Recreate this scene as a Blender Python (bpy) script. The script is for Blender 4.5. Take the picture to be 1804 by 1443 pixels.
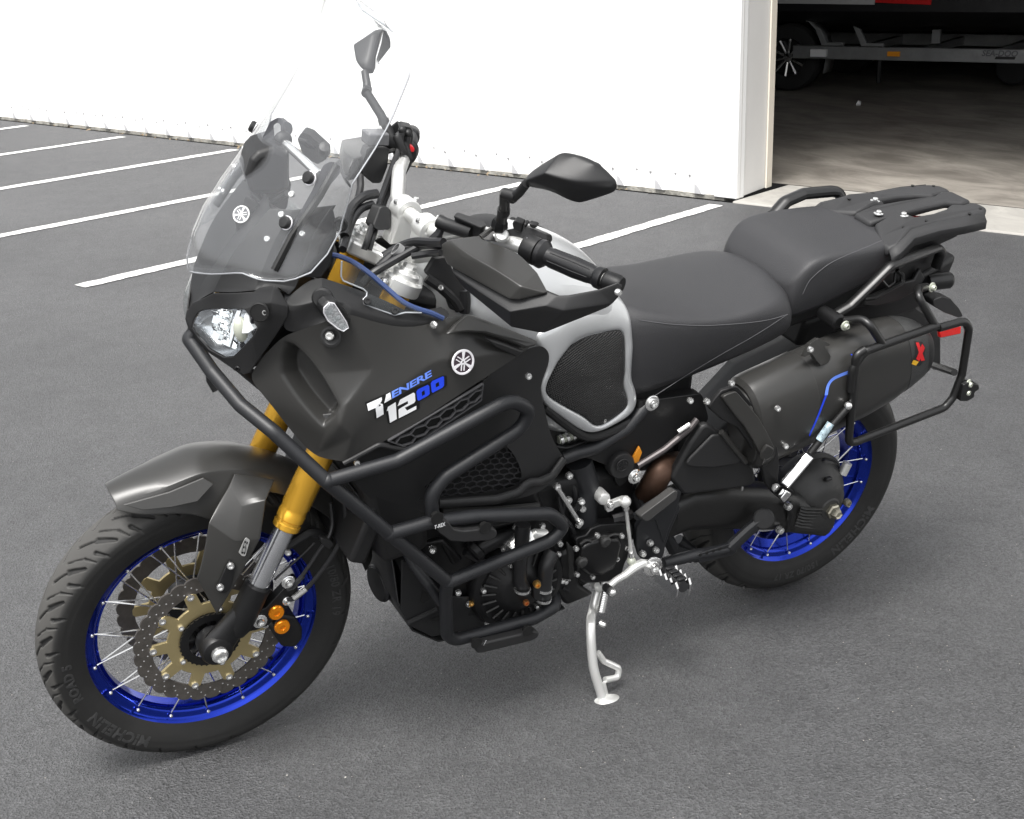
import bpy, bmesh, math, random
import numpy as np
from mathutils import Vector, Matrix, Quaternion
random.seed(7)
for o in list(bpy.data.objects): bpy.data.objects.remove(o)
scene = bpy.context.scene
COL = scene.collection
rad = math.radians

# ---------------------------------------------------------------- camera
cam_data = bpy.data.cameras.new("camera")
cam_data.sensor_fit = 'HORIZONTAL'; cam_data.sensor_width = 36.0; cam_data.lens = 49.855
cam_data.clip_start = 0.05; cam_data.clip_end = 500
cam = bpy.data.objects.new("camera", cam_data); COL.objects.link(cam)
M = Matrix([[-0.8811, -0.17379, 0.43983], [0.47219, -0.27142, 0.83867], [-0.02637, 0.94664, 0.32121]]).to_4x4(); M.translation = Vector((2.191, 2.7113, 1.6616))
cam.matrix_world = M
scene.camera = cam
scene.render.resolution_x = 1024; scene.render.resolution_y = 819

# ---------------------------------------------------------------- sky, sun, exposure (bright overcast)
SUN_EL, SUN_AZ = rad(64), rad(40)      # azimuth measured from +X towards +Y
world = bpy.data.worlds.new("World"); scene.world = world; world.use_nodes = True
wn, wl = world.node_tree.nodes, world.node_tree.links
wn.clear()
w_out = wn.new("ShaderNodeOutputWorld"); w_bg = wn.new("ShaderNodeBackground")
sky = wn.new("ShaderNodeTexSky"); sky.sky_type = 'NISHITA'; sky.sun_disc = False
sky.sun_elevation = SUN_EL; sky.sun_rotation = math.pi/2 - SUN_AZ
sky.air_density = 1.0; sky.dust_density = 4.0; sky.ozone_density = 1.0
hsv = wn.new("ShaderNodeHueSaturation"); hsv.inputs["Saturation"].default_value = 0.12   # cloud cover: grey light
wl.new(sky.outputs[0], hsv.inputs["Color"]); wl.new(hsv.outputs[0], w_bg.inputs["Color"])
w_bg.inputs["Strength"].default_value = 0.11
wl.new(w_bg.outputs[0], w_out.inputs["Surface"])
sun_d = bpy.data.lights.new("sun", 'SUN'); sun_d.energy = 1.5; sun_d.angle = rad(22); sun_d.color = (1.0, .975, .94)
sun = bpy.data.objects.new("sun", sun_d); COL.objects.link(sun)
sdir = Vector((math.cos(SUN_EL)*math.cos(SUN_AZ), math.cos(SUN_EL)*math.sin(SUN_AZ), math.sin(SUN_EL)))
sun.rotation_euler = sdir.to_track_quat('Z', 'Y').to_euler(); sun.location = sdir*20
vs = scene.view_settings
vs.view_transform = 'Standard'; vs.look = 'None'; vs.gamma = 1.0; vs.use_curve_mapping = False
vs.exposure = 1.4

# ---------------------------------------------------------------- materials
MATS = {}
def mat(name, col, rough=.5, metal=0., bump=0., bscale=200., coat=0., var=0., vscale=6., spec=.5, bdist=.001, rvar=0.):
    if name in MATS: return MATS[name]
    m = bpy.data.materials.new(name); m.use_nodes = True
    nt = m.node_tree; n = nt.nodes; l = nt.links
    b = n["Principled BSDF"]
    b.inputs["Base Color"].default_value = (*col, 1); b.inputs["Roughness"].default_value = rough
    b.inputs["Metallic"].default_value = metal; b.inputs["Specular IOR Level"].default_value = spec
    if coat: b.inputs["Coat Weight"].default_value = coat; b.inputs["Coat Roughness"].default_value = .12
    if bump or var or rvar:
        tc = n.new("ShaderNodeTexCoord")
    if bump:
        t = n.new("ShaderNodeTexNoise"); t.inputs["Scale"].default_value = bscale; t.inputs["Detail"].default_value = 4
        l.new(tc.outputs["Object"], t.inputs["Vector"])
        bp = n.new("ShaderNodeBump"); bp.inputs["Strength"].default_value = bump; bp.inputs["Distance"].default_value = bdist
        l.new(t.outputs["Fac"], bp.inputs["Height"]); l.new(bp.outputs[0], b.inputs["Normal"])
    if var:
        t2 = n.new("ShaderNodeTexNoise"); t2.inputs["Scale"].default_value = vscale; t2.inputs["Detail"].default_value = 8; t2.inputs["Roughness"].default_value = .65
        l.new(tc.outputs["Object"], t2.inputs["Vector"])
        r = n.new("ShaderNodeMapRange"); r.inputs["From Min"].default_value = .3; r.inputs["From Max"].default_value = .7
        r.inputs["To Min"].default_value = 1-var; r.inputs["To Max"].default_value = 1+var
        l.new(t2.outputs["Fac"], r.inputs["Value"])
        mx = n.new("ShaderNodeMix"); mx.data_type = 'RGBA'; mx.blend_type = 'MULTIPLY'; mx.inputs["Factor"].default_value = 1
        mx.inputs["A"].default_value = (*col, 1); l.new(r.outputs[0], mx.inputs["B"]); l.new(mx.outputs["Result"], b.inputs["Base Color"])
    if rvar:
        t3 = n.new("ShaderNodeTexNoise"); t3.inputs["Scale"].default_value = 9; t3.inputs["Detail"].default_value = 9
        l.new(tc.outputs["Object"], t3.inputs["Vector"])
        r3 = n.new("ShaderNodeMapRange"); r3.inputs["To Min"].default_value = rough-rvar; r3.inputs["To Max"].default_value = rough+rvar
        l.new(t3.outputs["Fac"], r3.inputs["Value"]); l.new(r3.outputs[0], b.inputs["Roughness"])
    MATS[name] = m
    return m

SATIN   = mat("satin_graphite_paint", (.030, .0295, .028), .33, 0, .12, 1500, var=.06, rvar=.05, bdist=.0003)
BLACK   = mat("black_plastic", (.008, .008, .0084), .5, 0, .25, 900, bdist=.0004, rvar=.06)
GRAIN   = mat("grained_dark_plastic", (.0115, .0115, .012), .56, 0, .25, 900, bdist=.0006, rvar=.05)
VINYL   = mat("seat_vinyl", (.024, .024, .026), .55, 0, 1.0, 480, bdist=.0007, var=.05)
VINYLB  = mat("seat_side_vinyl", (.026, .026, .028), .55, 0, .4, 620, bdist=.0006, var=.05)
POWDER  = mat("black_powder_coat", (.0125, .0132, .0152), .46, 0, .5, 1100, bdist=.0004, rvar=.07)
RACK    = mat("rack_black_coat", (.008, .008, .008), .36, 0, .2, 900, bdist=.0003)
ALLOYB  = mat("black_cast_alloy", (.010, .010, .0106), .42, .3, .35, 500, bdist=.0006, var=.2, vscale=30, rvar=.1)
CASTG   = mat("grey_cast_housing", (.032, .032, .0315), .5, .2, .35, 500, bdist=.0006, var=.15, vscale=30)
RUBBER  = mat("tyre_rubber", (.013, .0128, .0122), .68, 0, .3, 400, bdist=.0006, var=.25, vscale=14, rvar=.08)
def tyre_mat():
    m = RUBBER; n = m.node_tree.nodes; l = m.node_tree.links; b = n["Principled BSDF"]
    src = b.inputs["Base Color"].links[0].from_socket; at_ = n.new("ShaderNodeAttribute"); at_.attribute_name = "wear"
    mx = n.new("ShaderNodeMix"); mx.data_type = 'RGBA'; mx.inputs["B"].default_value = (.060, .058, .054, 1)
    l.new(at_.outputs["Fac"], mx.inputs["Factor"]); l.new(src, mx.inputs["A"]); l.new(mx.outputs["Result"], b.inputs["Base Color"])
tyre_mat()
RUBTEXT = mat("tyre_lettering", (.034, .034, .034), .6)
HOSE    = mat("rubber_hose", (.012, .012, .013), .42)
BLUE    = mat("blue_anodised_rim", (.007, .030, .38), .17, .9, 0, coat=.25)
BLUEP   = mat("blue_decal", (.015, .06, .75), .35)
BLUEL   = mat("light_blue_decal", (.16, .30, .95), .35)
GOLD    = mat("gold_anodised_tube", (.98, .54, .06), .22, .65, 0, rvar=.05)
GOLDC   = mat("bronze_disc_carrier", (.56, .46, .24), .34, .8, .2, 400)
DISC    = mat("brake_disc_steel", (.15, .138, .125), .42, .75, .4, 300, var=.25, vscale=30)
ALU     = mat("cast_aluminium", (.76, .76, .74), .34, .6, .15, 500, rvar=.08)
STEEL   = mat("bright_steel", (.85, .85, .84), .2, .9, 0, rvar=.06)
CHROME  = mat("polished_chrome", (.80, .80, .80), .1, 1.)
SLIDER  = mat("fork_slider_chrome", (.62, .63, .65), .2, .9)
SILVERP = mat("silver_tank_paint", (.50, .51, .515), .3, .45, 0, coat=.3, rvar=.04)
AMBER   = mat("orange_caliper_cap", (.85, .27, .01), .25, .55)
RED     = mat("red_lens", (.75, .015, .012), .2, coat=.5)
REDP    = mat("red_plastic", (.75, .01, .015), .4)
YELLOW  = mat("yellow_decal", (.75, .42, .02), .4)
WHITEP  = mat("white_decal", (.82, .83, .84), .4)
PEARL   = mat("emblem_chrome", (.88, .87, .90), .2, .3)
EMBD    = mat("emblem_dark", (.045, .03, .04), .3)
COPPER  = mat("heat_stained_pipe", (.075, .042, .028), .5, .6, .2, 200, var=.4, vscale=20)
CARBON  = mat("carbon_end_cap", (.035, .036, .036), .4, 0, .6, 900)
BRASS   = mat("brass_union", (.75, .45, .14), .3, .9)
WIREBL  = mat("blue_grey_wire", (.035, .06, .16), .45)
ORANGEL = mat("orange_strap", (.80, .30, .02), .5)
REFLECT = mat("headlamp_reflector", (.88, .89, .90), .07, 1.)
PLUG    = mat("pale_connector", (.45, .47, .40), .4, .3)
REFLECTG= mat("mirror_glass", (.8, .82, .84), .03, 1.)

def clear_mat(name, tint=(1, 1, 1), rough=.02, veil=.0, ior=1.5):
    m = bpy.data.materials.new(name); m.use_nodes = True; nt = m.node_tree; n = nt.nodes; l = nt.links; n.clear()
    out = n.new("ShaderNodeOutputMaterial"); tr = n.new("ShaderNodeBsdfTransparent"); tr.inputs[0].default_value = (*tint, 1)
    gl = n.new("ShaderNodeBsdfGlossy"); gl.inputs["Roughness"].default_value = rough
    fr = n.new("ShaderNodeFresnel"); fr.inputs["IOR"].default_value = ior
    # undo the IOR inversion on the back side so that both faces of the sheet reflect alike
    ge = n.new("ShaderNodeNewGeometry"); inv = n.new("ShaderNodeMapRange"); inv.inputs["To Min"].default_value = ior; inv.inputs["To Max"].default_value = 1/ior
    l.new(ge.outputs["Backfacing"], inv.inputs["Value"]); l.new(inv.outputs[0], fr.inputs["IOR"])
    mx = n.new("ShaderNodeMixShader"); l.new(fr.outputs[0], mx.inputs[0]); l.new(tr.outputs[0], mx.inputs[1]); l.new(gl.outputs[0], mx.inputs[2])
    last = mx
    if veil:  # white diffuse share stands in for the haze of reflected sky
        df = n.new("ShaderNodeBsdfDiffuse"); df.inputs[0].default_value = (.85, .86, .9, 1)
        m2 = n.new("ShaderNodeMixShader"); m2.inputs[0].default_value = veil
        l.new(mx.outputs[0], m2.inputs[1]); l.new(df.outputs[0], m2.inputs[2]); last = m2
    l.new(last.outputs[0], out.inputs[0]); return m
CLEAR = clear_mat("clear_acrylic", (.985, .99, .99), .02, .02)
LENS  = clear_mat("clear_lens", (.95, .97, .97), .02, .01)


# ---------------------------------------------------------------- mesh helpers
def V(*a): return Vector(a)
class MB:
    """collects geometry for one mesh"""
    def __init__(s): s.v = []; s.f = []
    def add(s, vf):
        if isinstance(vf, MB): vf = (vf.v, vf.f)
        o = len(s.v); s.v += [tuple(p) for p in vf[0]]; s.f += [tuple(i+o for i in f) for f in vf[1]]; return s
def finish(me, smooth=True, angle=32):
    if smooth:
        me.shade_smooth(); me.set_sharp_from_angle(angle=rad(angle))
def obj(name, geo, m, parent=None, bevel=0, sub=0, solid=0, seg=2, smooth=True, angle=32, mirror=False, off=0, crease=None, ba=28):
    """one mesh object; geo = MB, (verts, faces) or a Mesh"""
    if isinstance(geo, MB): geo = (geo.v, geo.f)
    if isinstance(geo, bpy.types.Mesh): me = geo
    else:
        me = bpy.data.meshes.new(name); me.from_pydata([tuple(p) for p in geo[0]], [], [list(f) for f in geo[1]]); me.update()
        bm = bmesh.new(); bm.from_mesh(me); bmesh.ops.recalc_face_normals(bm, faces=bm.faces); bm.to_mesh(me); bm.free()
        finish(me, smooth, angle)
    if m and not me.materials: me.materials.append(m)
    o = bpy.data.objects.new(name, me); COL.objects.link(o)
    if parent: o.parent = parent
    if mirror:
        d = o.modifiers.new("mirror", 'MIRROR'); d.use_axis = (False, True, False); d.merge_threshold = .0008; d.use_clip = True
    if solid:
        d = o.modifiers.new("solid", 'SOLIDIFY'); d.thickness = solid; d.offset = off; d.use_even_offset = True
    if bevel:
        d = o.modifiers.new("bevel", 'BEVEL'); d.width = bevel; d.segments = seg; d.limit_method = 'ANGLE'; d.angle_limit = rad(ba); d.use_clamp_overlap = True
    if sub:
        d = o.modifiers.new("sub", 'SUBSURF'); d.levels = sub; d.render_levels = sub
    return o
def empty(name, loc=(0, 0, 0), parent=None, rot=(0, 0, 0)):
    o = bpy.data.objects.new(name, None); COL.objects.link(o); o.location = loc; o.rotation_euler = rot; o.empty_display_size = .1
    if parent: o.parent = parent
    return o
def tag(o, label=None, cat=None, group=None, kind=None):
    if label: o["label"] = label
    if cat: o["category"] = cat
    if group: o["group"] = group
    if kind: o["kind"] = kind
    return o
def twin(o, parent=None):
    """mirror image on the other side of the machine, shares the mesh"""
    c = o.copy(); COL.objects.link(c); c.parent = parent or o.parent; c.scale = (o.scale[0], -o.scale[1], o.scale[2])
    c.location = (o.location[0], -o.location[1], o.location[2])
    return c
def frame_for(axis):
    a = Vector(axis).normalized(); h = Vector((0, 0, 1)) if abs(a.z) < .9 else Vector((1, 0, 0))
    u = a.cross(h).normalized(); w = a.cross(u).normalized(); return a, u, w
def fillet(pts, r, n=6, closed=False):
    P = [Vector(p) for p in pts]
    if r <= 0 or len(P) < 3: return P
    out = [] if closed else [P[0]]
    rng = range(len(P)) if closed else range(1, len(P)-1)
    for i in rng:
        a, b, c = P[i-1], P[i], P[(i+1) % len(P)]
        d1, d2 = (a-b), (c-b); L1, L2 = d1.length, d2.length
        if L1 < 1e-6 or L2 < 1e-6: continue
        d1 /= L1; d2 /= L2; ang = math.acos(max(-1, min(1, d1.dot(d2))))
        if ang > math.pi-.05: out.append(b); continue
        t = min(r/math.tan(ang/2), L1*.48, L2*.48)
        p1, p2 = b+d1*t, b+d2*t
        for k in range(n+1):
            s = k/n; out.append(p1*(1-s)**2 + b*2*s*(1-s) + p2*s*s)
    if not closed: out.append(P[-1])
    return out
def spline(pts, n=6):
    """Catmull-Rom through the points"""
    P = [Vector(p) for p in pts]; Q = [P[0]*2-P[1]] + P + [P[-1]*2-P[-2]]; out = []
    for i in range(1, len(Q)-2):
        for k in range(n):
            t = k/n; a, b, c, d = Q[i-1], Q[i], Q[i+1], Q[i+2]
            out.append(.5*((2*b)+(c-a)*t+(2*a-5*b+4*c-d)*t*t+(3*b-a-3*c+d)*t**3))
    out.append(P[-1]); return out
def tube(pts, r, seg=12, fil=0, n=6, cap=True, closed=False, sx=1.0):
    """swept tube; r a number or one radius per (unfilleted) point"""
    P = fillet(pts, fil, n, closed) if fil else [Vector(p) for p in pts]
    N = len(P); rr = [r]*N if not hasattr(r, '__len__') else list(r)
    v, f = [], []; prev = None
    for i in range(N):
        t = (P[(i+1) % N]-P[i-1]) if closed or 0 < i < N-1 else (P[1]-P[0] if i == 0 else P[-1]-P[-2])
        t.normalize()
        if prev is None: _, u, w = frame_for(t)
        else:
            u = prev - t*prev.dot(t)
            if u.length < 1e-5: _, u, w = frame_for(t)
            u.normalize(); w = t.cross(u)
        prev = u
        for k in range(seg):
            a = 2*math.pi*k/seg; v.append(P[i]+(u*math.cos(a)*sx+w*math.sin(a))*rr[i])
    for i in range(N if closed else N-1):
        j = (i+1) % N
        for k in range(seg):
            q = (k+1) % seg; f.append((i*seg+k, i*seg+q, j*seg+q, j*seg+k))
    if cap and not closed: f.append(tuple(range(seg-1, -1, -1))); f.append(tuple((N-1)*seg+k for k in range(seg)))
    return v, f
def lathe(prof, c, axis, seg=32, closed=False, a0=0, a1=2*math.pi):
    """profile [(radius, distance along axis)] turned round axis through c"""
    a, u, w = frame_for(axis); c = Vector(c); n = len(prof); full = abs(a1-a0-2*math.pi) < 1e-6
    S = seg if full else seg+1; v, f = [], []
    for k in range(S):
        t = a0+(a1-a0)*k/seg; d = u*math.cos(t)+w*math.sin(t)
        for (r, h) in prof: v.append(c+a*h+d*r)
    for k in range(seg):
        q = (k+1) % S
        for i in range(n if closed else n-1):
            j = (i+1) % n; f.append((k*n+i, q*n+i, q*n+j, k*n+j))
    if not closed and full:
        if prof[0][0] > 1e-6: f.append(tuple(k*n for k in range(S)))
        if prof[-1][0] > 1e-6: f.append(tuple(k*n+n-1 for k in range(S-1, -1, -1)))
    return v, f
def cyl(a, b, r, seg=20, r2=None):
    a, b = Vector(a), Vector(b); r2 = r if r2 is None else r2
    return lathe([(r, 0), (r2, (b-a).length)], a, b-a, seg)
def box(c, s, R=None):
    c = Vector(c); v = []
    for x in (-.5, .5):
        for y in (-.5, .5):
            for z in (-.5, .5):
                p = Vector((x*s[0], y*s[1], z*s[2])); v.append(c+(R @ p if R else p))
    return v, [(0, 1, 3, 2), (4, 6, 7, 5), (0, 4, 5, 1), (2, 3, 7, 6), (0, 2, 6, 4), (1, 5, 7, 3)]
def prism(pts, d):
    """closed outline (3-D points) pushed along vector d"""
    P = [Vector(p) for p in pts]; d = Vector(d); n = len(P)
    v = P+[p+d for p in P]; f = [tuple(range(n)), tuple(range(2*n-1, n-1, -1))]
    f += [(i, (i+1) % n, n+(i+1) % n, n+i) for i in range(n)]
    return v, f
def loft(rings, cap=True, closed=True):
    n = len(rings[0]); v = [p for r in rings for p in r]; f = []
    for i in range(len(rings)-1):
        for k in range(n if closed else n-1):
            q = (k+1) % n; f.append((i*n+k, i*n+q, (i+1)*n+q, (i+1)*n+k))
    if cap and closed: f.append(tuple(range(n-1, -1, -1))); f.append(tuple((len(rings)-1)*n+k for k in range(n)))
    return v, f
def sheet(rows): return loft(rows, cap=False, closed=False)
def sphere(c, r, seg=16, axis=(0, 0, 1), sq=1.0):
    pr = [(max(1e-7, r*math.sin(math.pi*i/10)), -r*sq*math.cos(math.pi*i/10)) for i in range(11)]
    return lathe(pr, c, axis, seg)
def bolt(c, axis, r=.006, h=.004, hexd=True, washer=False):
    a = Vector(axis).normalized(); c = Vector(c); mb = MB()
    if washer: mb.add(lathe([(r*1.7, 0), (r*1.7, h*.3), (r*1.55, h*.4), (1e-6, h*.4)], c, a, 14)); c = c+a*h*.35
    mb.add(lathe([(r, 0), (r, h*.6), (r*.82, h), (r*.5, h*1.02), (r*.42, h*.45), (1e-6, h*.45)], c, a, 12)); return mb
def text_mesh(body, size=1., shear=0., bold=0., extrude=0., spacing=1., align='CENTER'):
    cu = bpy.data.curves.new("lettering", 'FONT'); cu.body = body; cu.size = size; cu.shear = shear; cu.offset = bold; cu.extrude = extrude
    cu.align_x = align; cu.align_y = 'CENTER'; cu.space_character = spacing; cu.resolution_u = 3
    t = bpy.data.objects.new("lettering", cu); COL.objects.link(t)
    dg = bpy.context.evaluated_depsgraph_get(); me = bpy.data.meshes.new_from_object(t.evaluated_get(dg))
    bpy.data.objects.remove(t); v = [x.co.copy() for x in me.vertices]; f = [tuple(p.vertices) for p in me.polygons]
    bpy.data.meshes.remove(me); return v, f
def on_plane(vf, o, ex, ey, lift=0.):
    """flat XY geometry laid on the plane o + x*ex + y*ey"""
    o, ex, ey = Vector(o), Vector(ex), Vector(ey); n = ex.cross(ey).normalized()
    return [o+ex*p[0]+ey*p[1]+n*(p[2]+lift) for p in vf[0]], vf[1]
def quadmap(vf, q, lift=.0006):
    """flat geometry in the unit square mapped bilinearly into quad q (ll, lr, ur, ul)"""
    q = [Vector(p) for p in q]; n = (q[1]-q[0]).cross(q[3]-q[0]).normalized(); out = []
    for p in vf[0]:
        s, t = p[0], p[1]; out.append((q[0]*(1-s)+q[1]*s)*(1-t)+(q[3]*(1-s)+q[2]*s)*t+n*(lift+p[2]))
    return out, vf[1]
def norm_box(vf, pad=0):
    xs = [p[0] for p in vf[0]]; ys = [p[1] for p in vf[0]]; x0, x1, y0, y1 = min(xs), max(xs), min(ys), max(ys)
    return [Vector(((p[0]-x0)/(x1-x0), (p[1]-y0)/(y1-y0), p[2])) for p in vf[0]], vf[1]
def lerp(a, b, t): return Vector(a)*(1-t)+Vector(b)*t

def panel(name, pts, faces, m, parent=None, **k):
    """pts: dict of named points; faces: strings of names"""
    keys = list(pts); ix = {q: i for i, q in enumerate(keys)}
    return obj(name, ([pts[q] for q in keys], [[ix[q] for q in f.split()] for f in faces]), m, parent, **k)
def twin_tree(o, parent=None):
    c = o.copy(); COL.objects.link(c); c.parent = parent or o.parent
    if parent is None: c.scale = (o.scale[0], -o.scale[1], o.scale[2]); c.location = (o.location[0], -o.location[1], o.location[2])
    for ch in list(o.children): twin_tree(ch, c)
    return c
from mathutils.bvhtree import BVHTree
def drape(vf, target, lift=.001, d=(0, -1, 0)):
    """lay flat geometry onto a built panel"""
    bpy.context.view_layer.update(); dg = bpy.context.evaluated_depsgraph_get(); t = BVHTree.FromObject(target, dg); d = Vector(d).normalized(); out = []
    for p in vf[0]:
        h = t.ray_cast(Vector(p)-d*.15, d, .4)
        out.append(h[0]-d*lift if h[0] else Vector(p))
    return out, vf[1]
def fine(vf, n=2):
    """split faces so that a drape can follow a curved panel"""
    bm = bmesh.new(); vs_ = [bm.verts.new(p) for p in vf[0]]
    for f in vf[1]:
        try: bm.faces.new([vs_[i] for i in f])
        except ValueError: pass
    bmesh.ops.triangulate(bm, faces=bm.faces)
    for _ in range(n): bmesh.ops.subdivide_edges(bm, edges=bm.edges, cuts=1, use_grid_fill=True)
    bm.verts.index_update(); r = [v.co.copy() for v in bm.verts], [tuple(v.index for v in f.verts) for f in bm.faces]; bm.free(); return r
def plane_at(c, right, up):
    ex = Vector(right).normalized(); n = ex.cross(Vector(up)).normalized(); return Vector(c), ex, n.cross(ex)


# ================================================================ SETTING
# ---- asphalt, concrete and markings
def ground_mat():
    m = bpy.data.materials.new("asphalt"); m.use_nodes = True; nt = m.node_tree; n = nt.nodes; l = nt.links; b = n["Principled BSDF"]
    tc = n.new("ShaderNodeTexCoord")
    def noise(s, d=6, r=.6):
        t = n.new("ShaderNodeTexNoise"); t.inputs["Scale"].default_value = s; t.inputs["Detail"].default_value = d; t.inputs["Roughness"].default_value = r
        l.new(tc.outputs["Object"], t.inputs["Vector"]); return t
    big = noise(.55, 6); mid = noise(7, 6); fine = noise(260, 3, .7)
    vo = n.new("ShaderNodeTexVoronoi"); vo.inputs["Scale"].default_value = 200; l.new(tc.outputs["Object"], vo.inputs["Vector"])
    st = n.new("ShaderNodeTexVoronoi"); st.inputs["Scale"].default_value = 75; l.new(tc.outputs["Object"], st.inputs["Vector"])
    # sealed grey base, with patchy wear
    cr = n.new("ShaderNodeValToRGB"); cr.color_ramp.elements[0].position = .3; cr.color_ramp.elements[0].color = (.050, .0505, .0525, 1)
    cr.color_ramp.elements[1].position = .72; cr.color_ramp.elements[1].color = (.092, .0925, .095, 1)
    ma = n.new("ShaderNodeMath"); ma.operation = 'MULTIPLY_ADD'; ma.inputs[1].default_value = .6
    mb_ = n.new("ShaderNodeMath"); mb_.operation = 'MULTIPLY'; mb_.inputs[1].default_value = .4
    l.new(mid.outputs["Fac"], mb_.inputs[0]); l.new(big.outputs["Fac"], ma.inputs[0]); l.new(mb_.outputs[0], ma.inputs[2]); l.new(ma.outputs[0], cr.inputs[0])
    # stone by stone tone
    rr = n.new("ShaderNodeMapRange"); rr.inputs["To Min"].default_value = .52; rr.inputs["To Max"].default_value = 1.48
    l.new(vo.outputs["Color"], rr.inputs["Value"])
    mx = n.new("ShaderNodeMix"); mx.data_type = 'RGBA'; mx.blend_type = 'MULTIPLY'; mx.inputs["Factor"].default_value = 1
    l.new(cr.outputs[0], mx.inputs["A"]); l.new(rr.outputs[0], mx.inputs["B"])
    # rare pale chips
    sp = n.new("ShaderNodeMath"); sp.operation = 'LESS_THAN'; sp.inputs[1].default_value = .11; l.new(st.outputs["Distance"], sp.inputs[0])
    sr = n.new("ShaderNodeSeparateColor"); l.new(st.outputs["Color"], sr.inputs[0])
    s2 = n.new("ShaderNodeMath"); s2.operation = 'GREATER_THAN'; s2.inputs[1].default_value = .955; l.new(sr.outputs[0], s2.inputs[0])
    s3 = n.new("ShaderNodeMath"); s3.operation = 'MULTIPLY'; l.new(sp.outputs[0], s3.inputs[0]); l.new(s2.outputs[0], s3.inputs[1])
    m2 = n.new("ShaderNodeMix"); m2.data_type = 'RGBA'; m2.inputs["B"].default_value = (.42, .39, .35, 1)
    l.new(s3.outputs[0], m2.inputs["Factor"]); l.new(mx.outputs["Result"], m2.inputs["A"]); l.new(m2.outputs["Result"], b.inputs["Base Color"])
    b.inputs["Roughness"].default_value = .6; b.inputs["Specular IOR Level"].default_value = .5
    ad = n.new("ShaderNodeMath"); ad.operation = 'ADD'; l.new(fine.outputs["Fac"], ad.inputs[0]); l.new(vo.outputs["Distance"], ad.inputs[1])
    bp = n.new("ShaderNodeBump"); bp.inputs["Strength"].default_value = 1.0; bp.inputs["Distance"].default_value = .0042
    l.new(ad.outputs[0], bp.inputs["Height"]); l.new(bp.outputs[0], b.inputs["Normal"]); return m
ASPHALT = ground_mat()
def worn_paint():
    m = PAINTW; n = m.node_tree.nodes; l = m.node_tree.links; b = n['Principled BSDF']; src = b.inputs['Base Color'].links[0].from_socket
    tc = n.new('ShaderNodeTexCoord'); t = n.new('ShaderNodeTexNoise'); t.inputs['Scale'].default_value = 55; t.inputs['Detail'].default_value = 8; t.inputs['Roughness'].default_value = .75; l.new(tc.outputs['Object'], t.inputs['Vector'])
    r = n.new('ShaderNodeMapRange'); r.inputs['From Min'].default_value = .56; r.inputs['From Max'].default_value = .66; l.new(t.outputs['Fac'], r.inputs['Value'])
    mx = n.new('ShaderNodeMix'); mx.data_type = 'RGBA'; mx.inputs['B'].default_value = (.12, .12, .12, 1); l.new(r.outputs[0], mx.inputs['Factor']); l.new(src, mx.inputs['A']); l.new(mx.outputs['Result'], b.inputs['Base Color'])
PAINTW = mat("road_marking_paint", (.66, .66, .64), .6, 0, .8, 160, var=.16, vscale=60, bdist=.004)
worn_paint()
def concrete(name, c0, c1, scale, wet=.55):
    m = bpy.data.materials.new(name); m.use_nodes = True; n = m.node_tree.nodes; l = m.node_tree.links; b = n["Principled BSDF"]
    tc = n.new("ShaderNodeTexCoord"); mp = n.new("ShaderNodeMapping"); mp.inputs["Scale"].default_value = (1, .45, 1); mp.inputs["Rotation"].default_value = (0, 0, -1.188)
    l.new(tc.outputs["Object"], mp.inputs[0])
    t = n.new("ShaderNodeTexNoise"); t.inputs["Scale"].default_value = scale; t.inputs["Detail"].default_value = 9; t.inputs["Roughness"].default_value = .68; t.inputs["Distortion"].default_value = .7
    l.new(mp.outputs[0], t.inputs["Vector"])
    cr = n.new("ShaderNodeValToRGB"); cr.color_ramp.elements[0].position = .36; cr.color_ramp.elements[0].color = (*c0, 1); cr.color_ramp.elements[1].position = .66; cr.color_ramp.elements[1].color = (*c1, 1)
    l.new(t.outputs["Fac"], cr.inputs[0]); l.new(cr.outputs[0], b.inputs["Base Color"]); b.inputs["Roughness"].default_value = wet
    bp = n.new("ShaderNodeBump"); bp.inputs["Strength"].default_value = .3; bp.inputs["Distance"].default_value = .004; l.new(t.outputs["Fac"], bp.inputs["Height"]); l.new(bp.outputs[0], b.inputs["Normal"]); return m
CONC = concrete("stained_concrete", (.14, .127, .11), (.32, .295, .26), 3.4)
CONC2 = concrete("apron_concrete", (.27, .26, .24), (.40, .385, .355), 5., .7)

WA = -1.1880
DW = Vector((math.cos(WA), math.sin(WA), 0)); NW = Vector((-math.sin(WA), math.cos(WA), 0))   # along the wall, out of the wall
def W3(a, n, z): return DW*a + NW*n + Vector((0, 0, z))           # building frame: along, outward offset, height
N0 = -4.665                                                       # wall plane
CORNER = Vector((-3.262,-4.474,0)).dot(DW)
gx = 90
obj("parking_lot", ([W3(-gx, -4.57, 0), W3(gx, -4.57, 0), W3(gx, gx, 0), W3(-gx, gx, 0)], [(0, 1, 2, 3)]), ASPHALT, smooth=False)["kind"] = "structure"
lot = bpy.data.objects["parking_lot"]
# parking stripes, pushed off the wall by a hand's width
S0 = Vector((-2.446,-5.844,0)); S_FAR = S0.dot(NW); S_ALONG = S0.dot(DW); S_NEAR = Vector((0.8697,-4.563,0)).dot(NW)
for i in range(2, 9):
    a = S_ALONG + (i-3)*1.538 + 0.0
    w = .050; L0, L1 = S_FAR, S_NEAR
    k = 160; v = []; rg = random.Random(i); e0 = e1 = 0.
    for q in range(k+1):      # brushed, slightly ragged edges
        n0 = L0+(L1-L0)*q/k; e0 = e0*.6+rg.uniform(-.004, .004); e1 = e1*.6+rg.uniform(-.004, .004)
        v += [W3(a-w+e0, n0, .004), W3(a+w+e1, n0, .004)]
    obj("parking_stripe", (v, [(2*q, 2*q+1, 2*q+3, 2*q+2) for q in range(k)]), PAINTW, lot, smooth=False)
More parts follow.
